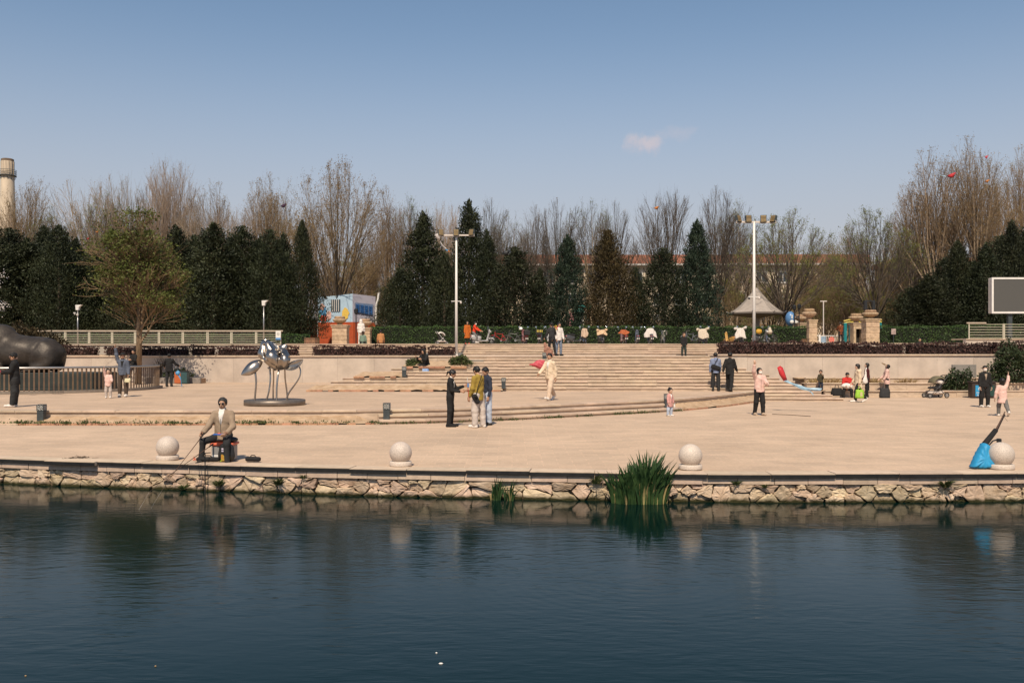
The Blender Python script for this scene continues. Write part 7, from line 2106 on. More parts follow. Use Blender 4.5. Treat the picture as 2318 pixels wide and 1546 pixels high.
def scooter_body(key):
    if key in SCB: return SCB[key]
    # side profile along +X (front); body shell, front shield, fender
    V, Fc = sdf_vf([(np.array([-.62, 0, .52]), np.array([-.15, 0, .46]), .15, .15, Y, .85), (np.array([-.25, 0, .32]), np.array([-.55, 0, .40]), .13, .12, Y, .9), (np.array([-.70, 0, .60]), np.array([-.45, 0, .62]), .06, .10)], .03, k=.08)
    V2, F2 = sdf_vf([(np.array([.38, 0, .30]), np.array([.56, 0, .92]), .15, .13, np.array([1., 0, .0]), .38), (np.array([.56, 0, .92]), np.array([.52, 0, 1.0]), .10, .07), (np.array([-.12, 0, .26]), np.array([.40, 0, .26]), .13, .14, np.array([0, 0, 1.]), .35)], .03, k=.06)
    V3, F3 = sdf_vf([(np.array([.48, 0, .42]), np.array([.78, 0, .43]), .07, .06), (np.array([.78, 0, .43]), np.array([.88, 0, .34]), .06, .05)], .025, k=.03)
    SCB[key] = (V, Fc, V2, F2, V3, F3); return SCB[key]
def scooter(px, d, yaw, colr, label, mirrors=True, box=False, name="scooter", s=1.0, box_m=None):
    e = empty(name, (X(px, d), d, ZT), math.radians(yaw), label, "scooter", "scooters parked along the hedge")
    e.scale = (s, s, s)
    V, Fc, V2, F2, V3, F3 = scooter_body(0)
    colr = tuple(min(.6, c*1.5+.03) for c in colr)
    pm_ = mat("paint_%s" % "_".join("%03d" % int(c*1000) for c in colr), colr, rough=.3, var=.06, scale=3, spec=.5, coat=.3)
    link("body_shell", np_mesh("body_shell", V, Fc, pm_, True), e); link("front_shield", np_mesh("front_shield", V2, F2, pm_, True), e); link("front_fender", np_mesh("front_fender", V3, F3, pm_, True), e)
    add_wheel(e, W_sc, (.70, 0, .215)); add_wheel(e, W_sc, (-.55, 0, .215))
    MB().tube([(.70, .075, .215), (.64, .075, .45), (.56, .04, .62)], .022, 6).build("fork", M_chrome, e); MB().tube([(.70, -.075, .215), (.64, -.075, .45), (.56, -.04, .62)], .022, 6).build("fork", M_chrome, e)
    V4, F4 = sdf_vf([(np.array([-.62, 0, .69]), np.array([-.08, 0, .68]), .10, .11, np.array([0, 0, 1.]), .55)], .03, k=.03)
    link("seat", np_mesh("seat", V4, F4, M_seatb, True), e)
    hb = MB().tube([(.44, -.33, 1.03), (.50, -.14, 1.02), (.52, 0, .99), (.50, .14, 1.02), (.44, .33, 1.03)], .02, 6).build("handlebar", M_seatb, e)
    hl = MB().ball((.64, 0, .90), .05, .085, .07).build("headlight", M_head, e, True)
    MB().box((-.76, -.10, .56), (-.70, .10, .62), .01).build("tail_light", M_tail, e)
    MB().box((-.80, -.09, .36), (-.785, .09, .46)).build("number_plate", M_plate, e)
    MB().tube([(-.75, 0, .55), (-.82, 0, .42), (-.80, 0, .30)], .03, 5).build("mudguard", M_seatb, e)
    MB().tube([(-.15, .02, .24), (-.12, .2, .02)], .015, 5).build("kickstand", M_chrome, e)
    if mirrors:
        for sy in (-1, 1):
            m_ = MB().tube([(.47, sy*.22, 1.03), (.46, sy*.28, 1.2)], .008, 5); m_.ball((.45, sy*.31, 1.24), .02, .075, .05); m_.build("mirror", M_mirror, e, True)
    if box:
        MB().box((-.95, -.2, .66), (-.58, .2, .98), .03).build("top_box", box_m or M_seatb, e)
    return e
def bicycle(px, d, yaw, colr, label, basket=False):
    e = empty("bicycle", (X(px, d), d, ZT), math.radians(yaw), label, "bicycle", "bicycles parked along the hedge")
    fm = mat("bike_%s" % "_".join("%03d" % int(c*1000) for c in colr), colr, rough=.35)
    add_wheel(e, W_bk, (.52, 0, .31)); add_wheel(e, W_bk, (-.50, 0, .31))
    f = MB()
    for a, b in (((-.50, .0, .31), (-.12, 0, .30)), ((-.12, 0, .30), (.36, 0, .72)), ((-.12, 0, .30), (-.24, 0, .76)), ((-.24, 0, .72), (.34, 0, .78)), ((-.50, 0, .31), (-.22, 0, .68)), ((.36, 0, .68), (.33, 0, .90))): f.tube([a, b], .018, 6)
    f.build("frame", fm, e)
    for sy in (-1, 1): MB().tube([(.52, sy*.05, .31), (.38, sy*.03, .68)], .012, 5).build("fork", M_chrome, e)
    MB().tube([(.22, -.27, .98), (.33, -.12, .98), (.35, 0, .92), (.33, .12, .98), (.22, .27, .98)], .013, 6).build("handlebar", M_chrome, e)
    MB().ball((-.27, 0, .82), .14, .08, .04).build("saddle", M_seatb, e, True)
    for sy in (-1, 1): MB().box((-.14, sy*.10-.04, .15 if sy > 0 else .41), (-.04, sy*.10+.04, .17 if sy > 0 else .43)).build("pedal", M_seatb, e)
    MB().lathe([(.09, -.01), (.09, .01)], 14).build("chain_wheel", M_chrome, e, loc=(-.12, -.04, .30)).rotation_euler = (math.pi/2, 0, 0)
    for (c, a0, a1) in (((-.50, .31), 40, 170), ((.52, .31), 40, 150)):
        MB().tube([(c[0]+.345*math.cos(math.radians(a)), 0, c[1]+.345*math.sin(math.radians(a))) for a in range(a0, a1+1, 15)], .018, 4).build("mudguard", fm, e)
    if basket:
        b = MB()
        for k in range(7):
            for sy in (-1, 1): b.tube([(.45+.05*k-.02, sy*.15, .68), (.45+.05*k-.02, sy*.17, .92)], .005, 3)
        for z in (.68, .76, .84, .92): b.tube([(.42, -.16, z), (.76, -.16, z), (.76, .16, z), (.42, .16, z), (.42, -.16, z)], .006, 3)
        b.build("basket", M_chrome, e)
    return e
def quilt(px, d, z, w, h, m, label, seed=1, ears=True, yaw=0, flat=.22, slump=0.0):
    """padded wind cover hung over the handlebar of a scooter"""
    e = empty("scooter_cover", (X(px, d), d, ZT+z), math.radians(yaw), label, "scooter cover", "padded covers hung on scooters")
    g = np.random.default_rng(seed); ph = g.uniform(0, 6, 5)
    def sheet(u, v):
        a = (u-.5)*2; fl = .62+.38*min(1, v*1.6)+.10*math.sin(2.2*v+ph[0])
        x = a*w*.5*fl+slump*v*v+.02*math.sin(9*v+ph[1])
        back = max(0, .12-v)/.12
        y = -.05-.16*v+.12*back+.045*v*math.sin(7*a+ph[2])+.02*math.sin(15*a+5*v+ph[3])+.10*a*a*v
        z = h*(1-.95*max(0, v-.12)/.88)-.05*back-.10*abs(a)**3*(1-v)+.035*math.sin(4*a+ph[4])*v-.06*a*a*v*(1 if seed % 2 else -1)
        return Vector((x, y, z))
    MB().grid(sheet, 18, 14).build("quilt", m, e, True).modifiers.new("thick", 'SOLIDIFY').thickness = .03
    if ears:
        for sx in (-1, 1):
            V, Fc = sdf_vf([(np.array([sx*w*.26, .02, h*.97]), np.array([sx*w*.46, -.10, h*(1.0+.05*sx)]), .06, .10)], .03, fold=.012, seed=seed)
            link("hand_muff", np_mesh("hand_muff", V, Fc, m, True), e)
    return e
K_wht = cloth("quilt_white", (.62, .56, .50), scale=14, var=.12); K_bei = cloth("quilt_beige", (.50, .37, .27), scale=14, var=.15); K_pch = cloth("quilt_peach", (.58, .40, .25), scale=14, var=.2); K_rst = cloth("quilt_rust", (.36, .10, .04), scale=14, var=.25); K_crm = cloth("quilt_cream", (.56, .48, .37), scale=14, var=.15)
DV = 65.6
scooter(1090, 65.2, 8, (.22, .21, .20), "grey scooter facing right under the rider in scarlet")
bicycle(1131, DV, 196, (.42, .03, .03), "red bicycle leaning by the hedge right of the grey scooter")
bicycle(1163, DV, 172, (.10, .10, .10), "dark bicycle second right of the grey scooter")
scooter(1188, DV, 100, (.10, .02, .018), "dark red scooter carrying a white helmet", box=True)
e = empty("helmet", (X(1179, DV), DV-.55, ZT+1.02), label="white helmet resting on the dark red scooter", cat="helmet")
V, Fc = sdf_vf([('e', (0, 0, .08), (.13, .16, .13)), (np.array([-.06, -.16, .05]), np.array([.06, -.16, .05]), .04, .04, np.array([0, 0, 1.]), .4)], .02, k=.03, cut=lambda Pg, d: np.maximum(d, -Pg[:, 2])); link("shell", np_mesh("shell", V, Fc, M_white, True), e)
scooter(1222, DV, 84, (.016, .018, .022), "black scooter with yellow striped box", box=True)
e = empty("yellow_labels", (X(1221, DV), DV-1.02, ZT+.85), label="row of yellow stickers on the black scooter's box", cat="sticker")
for k in range(4): MB().box((-.2+.11*k, 0, 0), (-.15+.11*k, .012, .16)).build("sticker", M_yel, e)
scooter(1243, DV, -86, (.55, .52, .48), "white fronted scooter behind the two people on the stairs")
scooter(1302, DV, 20, (.02, .02, .022), "black scooter seen from the side left of the beige cover")
scooter(1323, DV, -95, (.03, .03, .03), "dark scooter hidden under the beige cover"); quilt(1323, DV-.75, .46, .46, .66, K_bei, "beige strapped cover on the narrow scooter", 2, ears=False)
scooter(1360, DV, -82, (.04, .035, .03), "scooter with a peach cover and a rolled pad"); quilt(1362, DV-.7, .68, .66, .32, K_pch, "peach cover with a rolled grey pad", 3)
scooter(1412, DV, 98, (.05, .012, .01), "dark scooter under the rust red cover"); quilt(1412, DV-.55, .68, .70, .34, K_rst, "rust red cover slung over a scooter", 4, ears=False)
scooter(1443, DV, 86, (.03, .035, .05), "slim dark blue scooter left of the biggest white cover")
scooter(1472, DV, 92, (.045, .045, .045), "scooter under the wide hanging white cover"); quilt(1472, DV-.1, .50, .86, .64, K_wht, "widest white cover hanging like a cape", 5, ears=False)
bicycle(1500, DV, -88, (.40, .37, .30), "pale bicycle with a basket facing the stairs", basket=True)
bicycle(1563, DV, 200, (.15, .16, .18), "grey bicycle behind the small boy")
scooter(1590, DV, -80, (.05, .05, .05), "scooter under the crumpled cream cover"); quilt(1590, DV-.72, .36, .80, .72, K_crm, "crumpled cream cover right of the small boy", 6, slump=.1)
scooter(1652, DV, 110, (.30, .16, .03), "small ochre scooter left of the bright white cover", mirrors=False, s=.85)
scooter(1676, DV, -92, (.05, .05, .05), "scooter under the bright white cover"); quilt(1675, DV-.75, .44, .78, .70, K_wht, "bright white cover with two raised ears", 7)
scooter(1722, DV, -60, (.03, .03, .03), "black scooter right behind the right floodlight mast")
e = empty("yellow_bag", (X(1713, DV), DV-.6, ZT+.80), label="yellow bag hanging on the black scooter by the right mast", cat="bag")
V, Fc = sdf_vf([('e', (0, 0, .12), (.22, .16, .18))], .025, fold=.012); link("bag", np_mesh("bag", V, Fc, mat("bag_yellow", (.52, .29, .03), rough=.6), True), e)
bicycle(1742, DV, 30, (.06, .06, .06), "black bicycle with a pale covered seat at the right end"); 
e = empty("seat_cover", (X(1741, DV), DV-.1, ZT+.82), label="pale hood cover on the rightmost bicycle", cat="seat cover")
V, Fc = sdf_vf([(np.array([0, 0, 0.1]), np.array([0, 0, .30]), .20, .12)], .03, fold=.012); link("cover", np_mesh("cover", V, Fc, K_crm, True), e)

# ------------------------------------------------------------------ strollers
def stroller(loc, yaw, label, body_m, frame_m, s=1.0):
    e = empty("stroller", loc, math.radians(yaw), label, "stroller"); e.scale = (s, s, s)
    for sy in (-1, 1):
        MB().tube([(.36, sy*.24, .10), (-.05, sy*.25, .50), (-.46, sy*.25, .98)], .013, 6).build("frame_tube", frame_m, e)
        MB().tube([(-.36, sy*.25, .10), (.08, sy*.25, .52)], .013, 6).build("leg_tube", frame_m, e)
        w = link("wheel", wheel_meshes(.105, .04)[0], e, (.38, sy*.24, .105)); link("hub", MB().lathe([(.06, -.02), (.06, .02)], 10).mesh("hub", M_rim), w).rotation_euler = (math.pi/2, 0, 0)
        w = link("wheel", wheel_meshes(.12, .04)[0], e, (-.38, sy*.25, .12)); link("hub", MB().lathe([(.07, -.02), (.07, .02)], 10).mesh("hub", M_rim), w).rotation_euler = (math.pi/2, 0, 0)
    MB().tube([(-.46, -.25, .98), (-.50, 0, 1.0), (-.46, .25, .98)], .016, 6).build("push_bar", M_seatb, e)
    def canopy(u, v):
        a = math.radians(10+125*u); y = (v-.5)*.50; r = .36*(1-.25*(2*v-1)**4)
        return Vector((-.10+r*math.cos(a), y, .58+r*math.sin(a)))
    c = MB().grid(canopy, 10, 8)
    c.build("canopy", body_m, e, True).modifiers.new("thick", 'SOLIDIFY').thickness = .012
    V, Fc = sdf_vf([(np.array([.20, 0, .44]), np.array([-.10, 0, .42]), .14, .16, np.array([0, 0, 1.]), .4), (np.array([-.14, 0, .45]), np.array([-.30, 0, .80]), .16, .16, np.array([1., 0, 0]), .4)], .025, k=.05); link("seat", np_mesh("seat", V, Fc, M_seatb, True), e)
    V, Fc = sdf_vf([(np.array([.20, 0, .22]), np.array([-.24, 0, .22]), .13, .15, np.array([0, 0, 1.]), .55)], .025, fold=.008); link("basket", np_mesh("basket", V, Fc, mat("basket_pale", (.50, .42, .36)), True), e)
    return e
stroller((X(2117, 43.4), 43.4, 0), 186, "baby stroller with an olive hood parked by the kerb wall", mat("olive_canopy", (.13, .11, .065), rough=.8), M_blk, 1.08)
stroller((X(1000, 63.5), 63.5, ZT), 20, "white folding pushchair left of the left floodlight mast", M_whited, M_white, .9)
e = empty("white_cloth_bundle", (X(2124, 43.4), 43.35, .78), label="white blanket lying in the baby stroller", cat="blanket")
V, Fc = sdf_vf([('e', (0, 0, 0), (.17, .13, .10)), ('e', (.1, -.03, -.05), (.10, .1, .1))], .02, k=.05, fold=.012); link("blanket", np_mesh("blanket", V, Fc, C_wht, True), e)

# ------------------------------------------------------------------ bags and hand-held things
def bag(name, loc, w, h, dp, m, label, cat="bag", handles=True, yaw=0, taper=.9, hl=.16):
    e = empty(name, loc, math.radians(yaw), label, cat)
    mb = MB(); n = 7; vs = []; fs = []
    ring = [(-1, -1), (-.3, -1.12), (.4, -1.05), (1, -1), (1, 1), (.3, 1.1), (-.4, 1.05), (-1, 1)]
    for i in range(n):
        t = i/(n-1); k = 1-(1-taper)*t; puff = 1+.12*math.sin(math.pi*t)
        for (a, b) in ring: vs.append((a*w/2*k*puff+.01*math.sin(7*t+a*3), b*dp/2*k*puff*(1-.55*t), h*t))
    R_ = len(ring)
    for i in range(n-1):
        for k in range(R_): fs.append((i*R_+k, i*R_+(k+1) % R_, (i+1)*R_+(k+1) % R_, (i+1)*R_+k))
    fs.append(tuple(range(R_-1, -1, -1))); fs.append(tuple((n-1)*R_+k for k in range(R_)))
    mb.add(vs, fs).build("pouch", m, e, True)
    if handles:
        for sy in (-1, 1):
            MB().tube([(-w*.2, sy*dp*.12, h*.96), (-w*.14, sy*dp*.1, h+hl*.75), (0, 0, h+hl), (w*.14, sy*dp*.1, h+hl*.75), (w*.2, sy*dp*.12, h*.96)], .008, 5).build("handle", m, e)
    return e
M_green = mat("green_carrier", (.28, .50, .04), rough=.5, var=.12, scale=8); M_cyan = mat("bright_blue_nylon", (.025, .27, .50), rough=.55, var=.12, scale=4)
h = p15['hands'][0]; b_ = bag("green_bag", (h.x, h.y-.05, h.z-.52), .33, .36, .14, M_green, "bright green carrier bag held by the woman in cream")
MB().box((.0, -.075, .08), (.10, -.062, .26)).build("printed_panel", mat("bag_print", (.52, .46, .22), var=.3, scale=20), b_)
bag("paper_bag", (X(1946, 42.6), 42.9, .002), .26, .24, .16, mat("kraft_paper", (.50, .34, .22), rough=.8), "small kraft paper bag on the ground by the striding woman", handles=False, taper=.98)
bag("black_bag", (X(1902, 43.0), 43.45, .10), .46, .36, .26, C_blk, "round black bag beside the person in red", handles=True)
e = empty("white_bundle", (p14['pel'].x-.12, p14['pel'].y-.32, .56), label="white plastic bundle on the lap of the person in red", cat="bundle")
V, Fc = sdf_vf([('e', (0, 0, 0), (.22, .15, .12)), ('e', (.12, 0, -.03), (.14, .12, .09))], .02, k=.05, fold=.016); link("bundle", np_mesh("bundle", V, Fc, C_wht, True), e)
bag("dark_tote", (X(1997, 43.6), 43.3, .0), .42, .46, .2, C_chr, "dark tote bag standing beside the visor woman", hl=.2)
h = p16['hands'][0]
e = empty("white_scarf", (p16['chest'].x-.14, p16['chest'].y-.16, p16['chest'].z), label="white tote strap and bag hanging on the maroon coat", cat="bag")
V, Fc = sdf_vf([(np.array([.05, 0, .06]), np.array([0, -.05, -.30]), .035, .05, Y, .6), (np.array([0, -.05, -.30]), np.array([-.02, -.05, -.56]), .06, .12, Y, .6)], .018, k=.03, fold=.006); link("bag", np_mesh("bag", V, Fc, C_wht, True), e)
hd = p17['head']
e = empty("sun_visor", (hd.x, hd.y, hd.z), 0, label="pale sun visor worn by the woman in the long pink jacket", cat="visor")
def vis(u, v):
    a = math.radians(-75+150*u); r = .10+.16*v
    p = Vector((-r*math.cos(a)*1.05, r*math.sin(a)*.9, .075)); p.z += .55*max(0, -p.x-.05)
    return p
MB().grid(vis, 10, 4).build("brim", mat("visor_cream", (.60, .50, .36), rough=.6), e, True).modifiers.new("thick", 'SOLIDIFY').thickness = .006
# sling bag, camera bag
m_ = p9['mw']; e = empty("sling_bag", m_ @ Vector((.02, .16, 1.08)), math.radians(176), "black sling bag on the back of the blue hoodie", "bag")
V, Fc = sdf_vf([(np.array([-.12, 0, -.06]), np.array([.10, 0, .0]), .10, .12, Y, .5)], .02, k=.02); link("pouch", np_mesh("pouch", V, Fc, C_blk, True), e)
MB().tube([(.10, 0, .0), (.02, .02, .2), (-.08, .0, .36), (-.12, -.1, .42)], .012, 5).build("strap", C_blk, e)
m_ = p3['mw']; e = empty("camera_bag", (p3['pel'].x-.06, p3['pel'].y-.20, p3['pel'].z-.06), 0, "black camera bag on the hip of the olive jacket", "bag")
V, Fc = sdf_vf([(np.array([-.04, 0, .04]), np.array([.04, 0, -.10]), .085, .07, Y, .7), (np.array([.0, -.05, .06]), np.array([0, -.09, .06]), .045, .04)], .016, k=.02); link("pouch", np_mesh("pouch", V, Fc, C_blk, True), e)
MB().tube([(.0, 0, .10), (.05, .0, .30), (.12, .02, .52), (.17, .1, .68)], .012, 5).build("strap", C_blk, e)
h = p2['hands'][0]
e = empty("kite_reel", (h.x+.03, h.y-.02, h.z-.02), label="blue kite reel with a red handle held by the woman in black", cat="kite reel")
MB().tube([(0, 0, -.05), (.02, 0, -.28), (.0, 0, -.42)], .014, 6).build("handle", mat("reel_red", (.48, .10, .05)), e); MB().box((-.02, -.025, -.06), (.035, .025, .06), .015).build("spool", mat("reel_blue", (.10, .22, .45)), e); MB().tube([(.0, 0, .08), (-.02, 0, .24)], .010, 5).build("tip", C_wht, e)
# kites: cloth sheets with thickness
def kite(name, loc, pts, m, label, tail=None, tail_m=None, rot=(0, 0, 0), sub=None):
    e = empty(name, loc, 0, label, "kite", "kites"); e.rotation_euler = rot
    n = len(pts); vs = []; c = (sum(p[0] for p in pts)/n, sum(p[1] for p in pts)/n)
    for t, dy in ((1.0, 0), (.5, -.06)):
        for (x, z) in pts: vs.append((c[0]+(x-c[0])*t, dy+.02*math.sin(9*x+5*z), c[1]+(z-c[1])*t))
    vs.append((c[0], -.08, c[1]))
    fs = [(i, (i+1) % n, n+(i+1) % n, n+i) for i in range(n)]+[(n+i, n+(i+1) % n, 2*n) for i in range(n)]
    MB().add(vs, fs).build("sail", m, e, True).modifiers.new("thick", 'SOLIDIFY').thickness = .008
    if tail:
        for k, path in enumerate(tail):
            mb = MB(); P_ = smooth_line(resample([Vector(p) for p in path], .08), 2); vs = []
            for i, p in enumerate(P_):
                w = Vector((0, .02, .028+.01*math.sin(i))); vs += [p-w, p+w]
            mb.add(vs, [(2*i, 2*i+1, 2*i+3, 2*i+2) for i in range(len(P_)-1)])
            mb.build("tail", tail_m or m, e).modifiers.new("thick", 'SOLIDIFY').thickness = .005
    return e
M_kred = mat("kite_red", (.62, .045, .05), rough=.5, var=.15, scale=6, trans=.2); M_kblu = mat("kite_tail_blue", (.36, .52, .62), rough=.5, trans=.2); M_kwht = mat("kite_white", (.68, .62, .58), rough=.5, trans=.2); M_kora = mat("kite_orange", (.60, .22, .05), rough=.5, trans=.2); M_kpnk = mat("kite_pink", (.70, .12, .15), rough=.5, var=.25, scale=8, trans=.3)
dk = 33.5
def kp(px, py, px0, py0, dy=0): return ((px-px0)*dk/F, dy, -(py-py0)*dk/F)
q0 = P(1770, 845, dk)
kite("kite", q0, [(a[0], a[2]) for a in (kp(1759, 832, 1770, 845), kp(1766, 828, 1770, 845), kp(1772, 832, 1770, 845), kp(1777, 845, 1770, 845), kp(1782, 860, 1770, 845), kp(1773, 862, 1770, 845), kp(1764, 848, 1770, 845))], M_kred, "red tube kite with long pale blue tails beside the masked woman",
     tail=[[kp(1776, 860, 1770, 845), kp(1800, 870, 1770, 845, .1), kp(1830, 880, 1770, 845, .0), kp(1858, 880, 1770, 845, -.1)], [kp(1778, 861, 1770, 845), kp(1805, 876, 1770, 845), kp(1835, 885, 1770, 845), kp(1841, 894, 1770, 845)], [kp(1774, 861, 1770, 845), kp(1810, 874, 1770, 845), kp(1822, 880, 1770, 845), kp(1858, 884, 1770, 845)]], tail_m=M_kblu)
dk = 55.0; q0 = P(1000, 533, dk)
kite("kite", q0, [(a[0], a[2]) for a in (kp(984, 531, 1000, 533), kp(994, 528, 1000, 533), kp(1003, 527, 1000, 533), kp(1001, 533, 1000, 533), kp(993, 535, 1000, 533), kp(997, 546, 1000, 533), kp(989, 541, 1000, 533))], M_kwht, "white kite caught on the left floodlight mast",
     tail=[[kp(996, 545, 1000, 533), kp(1001, 556, 1000, 533), kp(1010, 563, 1000, 533)], ], tail_m=M_kwht)
e = empty("kite_tail_knot", P(1013, 567, 54.9), label="blue and orange tassel at the end of the caught white kite", cat="kite tassel")
MB().tube([(-.12, 0, .06), (.02, 0, -.02)], [.02, .05], 6).build("blue_tuft", mat("tuft_blue", (.03, .25, .5)), e); MB().tube([(.02, 0, -.02), (.15, 0, -.10)], [.05, .02], 6).build("orange_tuft", M_kora, e)
for i, (px, py, d_, m_, lab, sz) in enumerate([(1486, 472, 82, M_kora, "orange red kite stuck in the widest grey tree", .30), (2154, 399, 84, M_kred, "red kite with blue tails in the tall bare tree on the right", .44), (2233, 357, 86, M_kpnk, "pale red kite high in the highest bare tree", .30), (2235, 411, 86, M_kora, "faded kite lower in the highest bare tree", .25), (642, 467, 92, mat("kite_dark", (.06, .025, .05)), "dark kite caught in the bushy tree left of the big budding one", .40), (1146, 574, 70, M_blk, "black kite on top of the broad rounded cypress", .4), (220, 526, 49, M_kora, "small red kite scrap in the leafy plaza tree", .10), (200, 541, 49, M_kred, "tiny red kite scrap at the left of the leafy plaza tree", .08)]):
    r_ = random.Random(i)
    kite("kite", P(px, py, d_), [(-sz, 0), (-sz*.2, sz*.45), (sz*.8, sz*.75), (sz*.5, 0), (sz*.1, -sz*.4)], m_, lab, tail=[[(-sz, 0, 0), (-sz*1.6, .1, sz*.2), (-sz*2.2, 0, sz*.4)]] if sz > .4 else None, tail_m=M_kblu if i == 1 else m_, rot=(0, 0, r_.uniform(-.5, .5)))
h = p5['hands'][1]
e = empty("pink_kite_bundle", (h.x-.02, h.y-.02, h.z+.30), label="crumpled pink kite trailing behind the man in cream", cat="kite", group="kites")
V, Fc = sdf_vf([('e', (0, 0, 0), (.22, .10, .15)), (np.array([-.1, 0, 0]), np.array([-.42, 0, -.02]), .09, .015), ('e', (.12, .02, .06), (.14, .08, .12))], .02, k=.05, fold=.02); link("cloth", np_mesh("cloth", V, Fc, M_kpnk, True), e)
e.location = P(1222, 825, 34.6)
e = empty("brown_kite", P(1240, 795, 45.6), label="brown patterned kite carried by the person in the dark vest", cat="kite", group="kites")
V, Fc = sdf_vf([(np.array([-.14, 0, .38]), np.array([.10, 0, -.25]), .06, .20, Y, .25), (np.array([.0, 0, .1]), np.array([.22, 0, -.3]), .14, .10, Y, .25)], .022, k=.05, fold=.01); link("sail", np_mesh("sail", V, Fc, mat("kite_brown", (.28, .135, .09), var=.4, scale=10, rough=.6), True), e)
m_ = p6['mw']; 
e = empty("toy_pinwheel", P(1258, 742, 46.5), label="red and yellow pinwheel toy above the person in white", cat="toy")
for k in range(6):
    a = k*math.pi/3; MB().add([(0, 0, 0), (.12*math.cos(a), -.02, .12*math.sin(a)), (.13*math.cos(a+.6), 0, .13*math.sin(a+.6)), (0, .02, 0)], [(0, 1, 2), (2, 1, 3), (0, 2, 3)]).build("vane", [M_kred, M_yel, M_kora][k % 3], e)
MB().tube([(0, .01, 0), (.03, .01, -.45)], .008, 5).build("stick", M_yel, e)
q_ = p20['hands'][0]
e = empty("line_reel", (q_.x-.02, q_.y-.02, q_.z), label="red and white kite reel in the hands of the man in black", cat="kite reel")
MB().lathe([(.05, -.05), (.05, .05)], 12).build("spool", mat("reel_red2", (.60, .06, .05)), e); MB().tube([(-.14, 0, -.02), (.10, 0, -.02)], .012, 6).build("axle", C_wht, e); MB().lathe([(.045, .055), (.045, .10)], 12).build("pink_spool", M_kpnk, e, loc=(.09, 0, -.02))
kite("kite", P(30, 806, 36.5), [(-.16, -.02), (-.05, .14), (.12, .08), (.17, -.10), (.0, -.13)], mat("kite_patchwork", (.35, .16, .10), col2=(.55, .5, .48), scale=26), "small patchwork kite on the back of the man in black")
h = p22['hands'][0]; bag("white_box", (h.x, h.y-.03, h.z-.22), .20, .16, .06, mat("cream_card", (.62, .56, .36)), "small cream box held by the man in the blue jacket", cat="box", handles=False, taper=1.0)
kite("streamer_kite", P(403, 846, 45.4), [(-.14, .05), (0, .17), (.12, .06), (.05, -.08), (-.08, -.06)], mat("streamer_blue", (.12, .36, .62), rough=.5, trans=.2), "light blue streamer kite beside the man in black at the bin", tail=[[(0, 0, -.05), (.12, 0, -.22), (.18, -.02, -.45), (.16, 0, -.62)], [(.02, 0, -.05), (.16, 0, -.25), (.14, -.02, -.45), (.20, 0, -.60)]])
bag("blue_bag", (X(964, 43.7), 43.45, ZP+.70), .30, .26, .16, mat("bag_blue_print", (.06, .20, .50), col2=(.40, .45, .55), scale=14), "blue printed bag at the feet of the hooded person", handles=False)
h = p12['hands'][0]; e = empty("drink_bottle", (h.x+.02, h.y-.02, h.z-.14), label="white drink bottle held by the small child in pink", cat="bottle")
MB().lathe([(.03, 0), (.032, .1), (.02, .13), (.014, .15)], 10).build("bottle", C_wht, e, True); MB().lathe([(.016, .15), (.016, .17)], 10).build("cap", M_kblu, e)

# ------------------------------------------------------------------ the angler's tackle
A = ang['obj'].location; ax, ay = A.x, A.y
e = empty("tackle_box_seat", (ax+.02, ay-.02, .010), label="red topped grey tackle box the angler sits on", cat="tackle box")
M_tred = mat("box_red", (.58, .12, .06), rough=.45); M_tgry = mat("box_grey", (.26, .25, .24), rough=.5)
MB().box((-.20, -.16, 0), (.20, .22, .30), .015).build("box_body", M_tgry, e)
MB().box((-.19, -.168, .02), (.0, -.158, .12), .003).build("white_label", M_white, e)
MB().box((-.23, -.19, .30), (.23, .25, .36), .02).build("box_lid", M_tred, e)
V, Fc = sdf_vf([(np.array([-.14, .02, .41]), np.array([.14, .02, .41]), .13, .13, np.array([0, 0, 1.]), .45)], .02); link("cushion", np_mesh("cushion", V, Fc, M_seatb, True), e)
MB().box((.02, -.20, .0), (.06, -.165, .33), .008).build("red_strap", M_tred, e)
e = empty("bait_bag", (ax+.14, ay-.26, .010), 0, "black bait bag with flame print standing under the angler", "bag")
V, Fc = sdf_vf([(np.array([-.05, 0, .10]), np.array([.05, 0, .10]), .115, .115, Y, .5), (np.array([-.05, 0, .26]), np.array([.05, 0, .26]), .10, .10, Y, .35)], .018, k=.05, cut=lambda Pg, d: np.maximum(d, -Pg[:, 2])); link("pouch", np_mesh("pouch", V, Fc, mat("bag_black_gloss", (.02, .018, .016), rough=.3), True), e)
MB().grid(lambda u, v: Vector((-.09+.18*u, -.062-.004*math.sin(math.pi*u), .02+.13*v*(.6+.4*abs(math.sin(5*u+1))))), 10, 4).build("flame_print", mat("flame_print", (.55, .13, .02), col2=(.30, .36, .06), scale=18, rough=.4), e)
mb = MB(); mb.box((-.08, -.064, .24), (.06, -.058, .27)); mb.box((-.08, -.064, .20), (.04, -.058, .225)); mb.build("white_lettering", mat("bag_white_print", (.62, .55, .66)), e)
e = empty("green_packet", (ax+.045, ay-.27, .010), 0, "narrow green bait packet between the box and the black bag", "packet")
MB().box((-.022, -.02, 0), (.022, .02, .24), .008).build("packet", M_green, e)
def rodbag(px0, px1, py, r, label, m=None):
    a = G(px0, py, .01); b = G(px1, py, .01)
    e = empty("rod_bag", (a.x, a.y+.12, .012+r), label=label, cat="rod bag", group="angler's black rod bags")
    L_ = b.x-a.x
    MB().tube([(0, 0, 0), (.03, 0, .005), (L_*.5, 0, .008), (L_-.03, 0, .003), (L_, 0, 0)], [r*.6, r, r*1.05, r, r*.7], 10).build("tube", m or C_blk, e, True)
    MB().tube([(L_*.3, 0, r*.9), (L_*.4, 0, r*1.7), (L_*.6, 0, r*1.7), (L_*.7, 0, r*.9)], .01, 5).build("handle", C_blk, e)
    return e
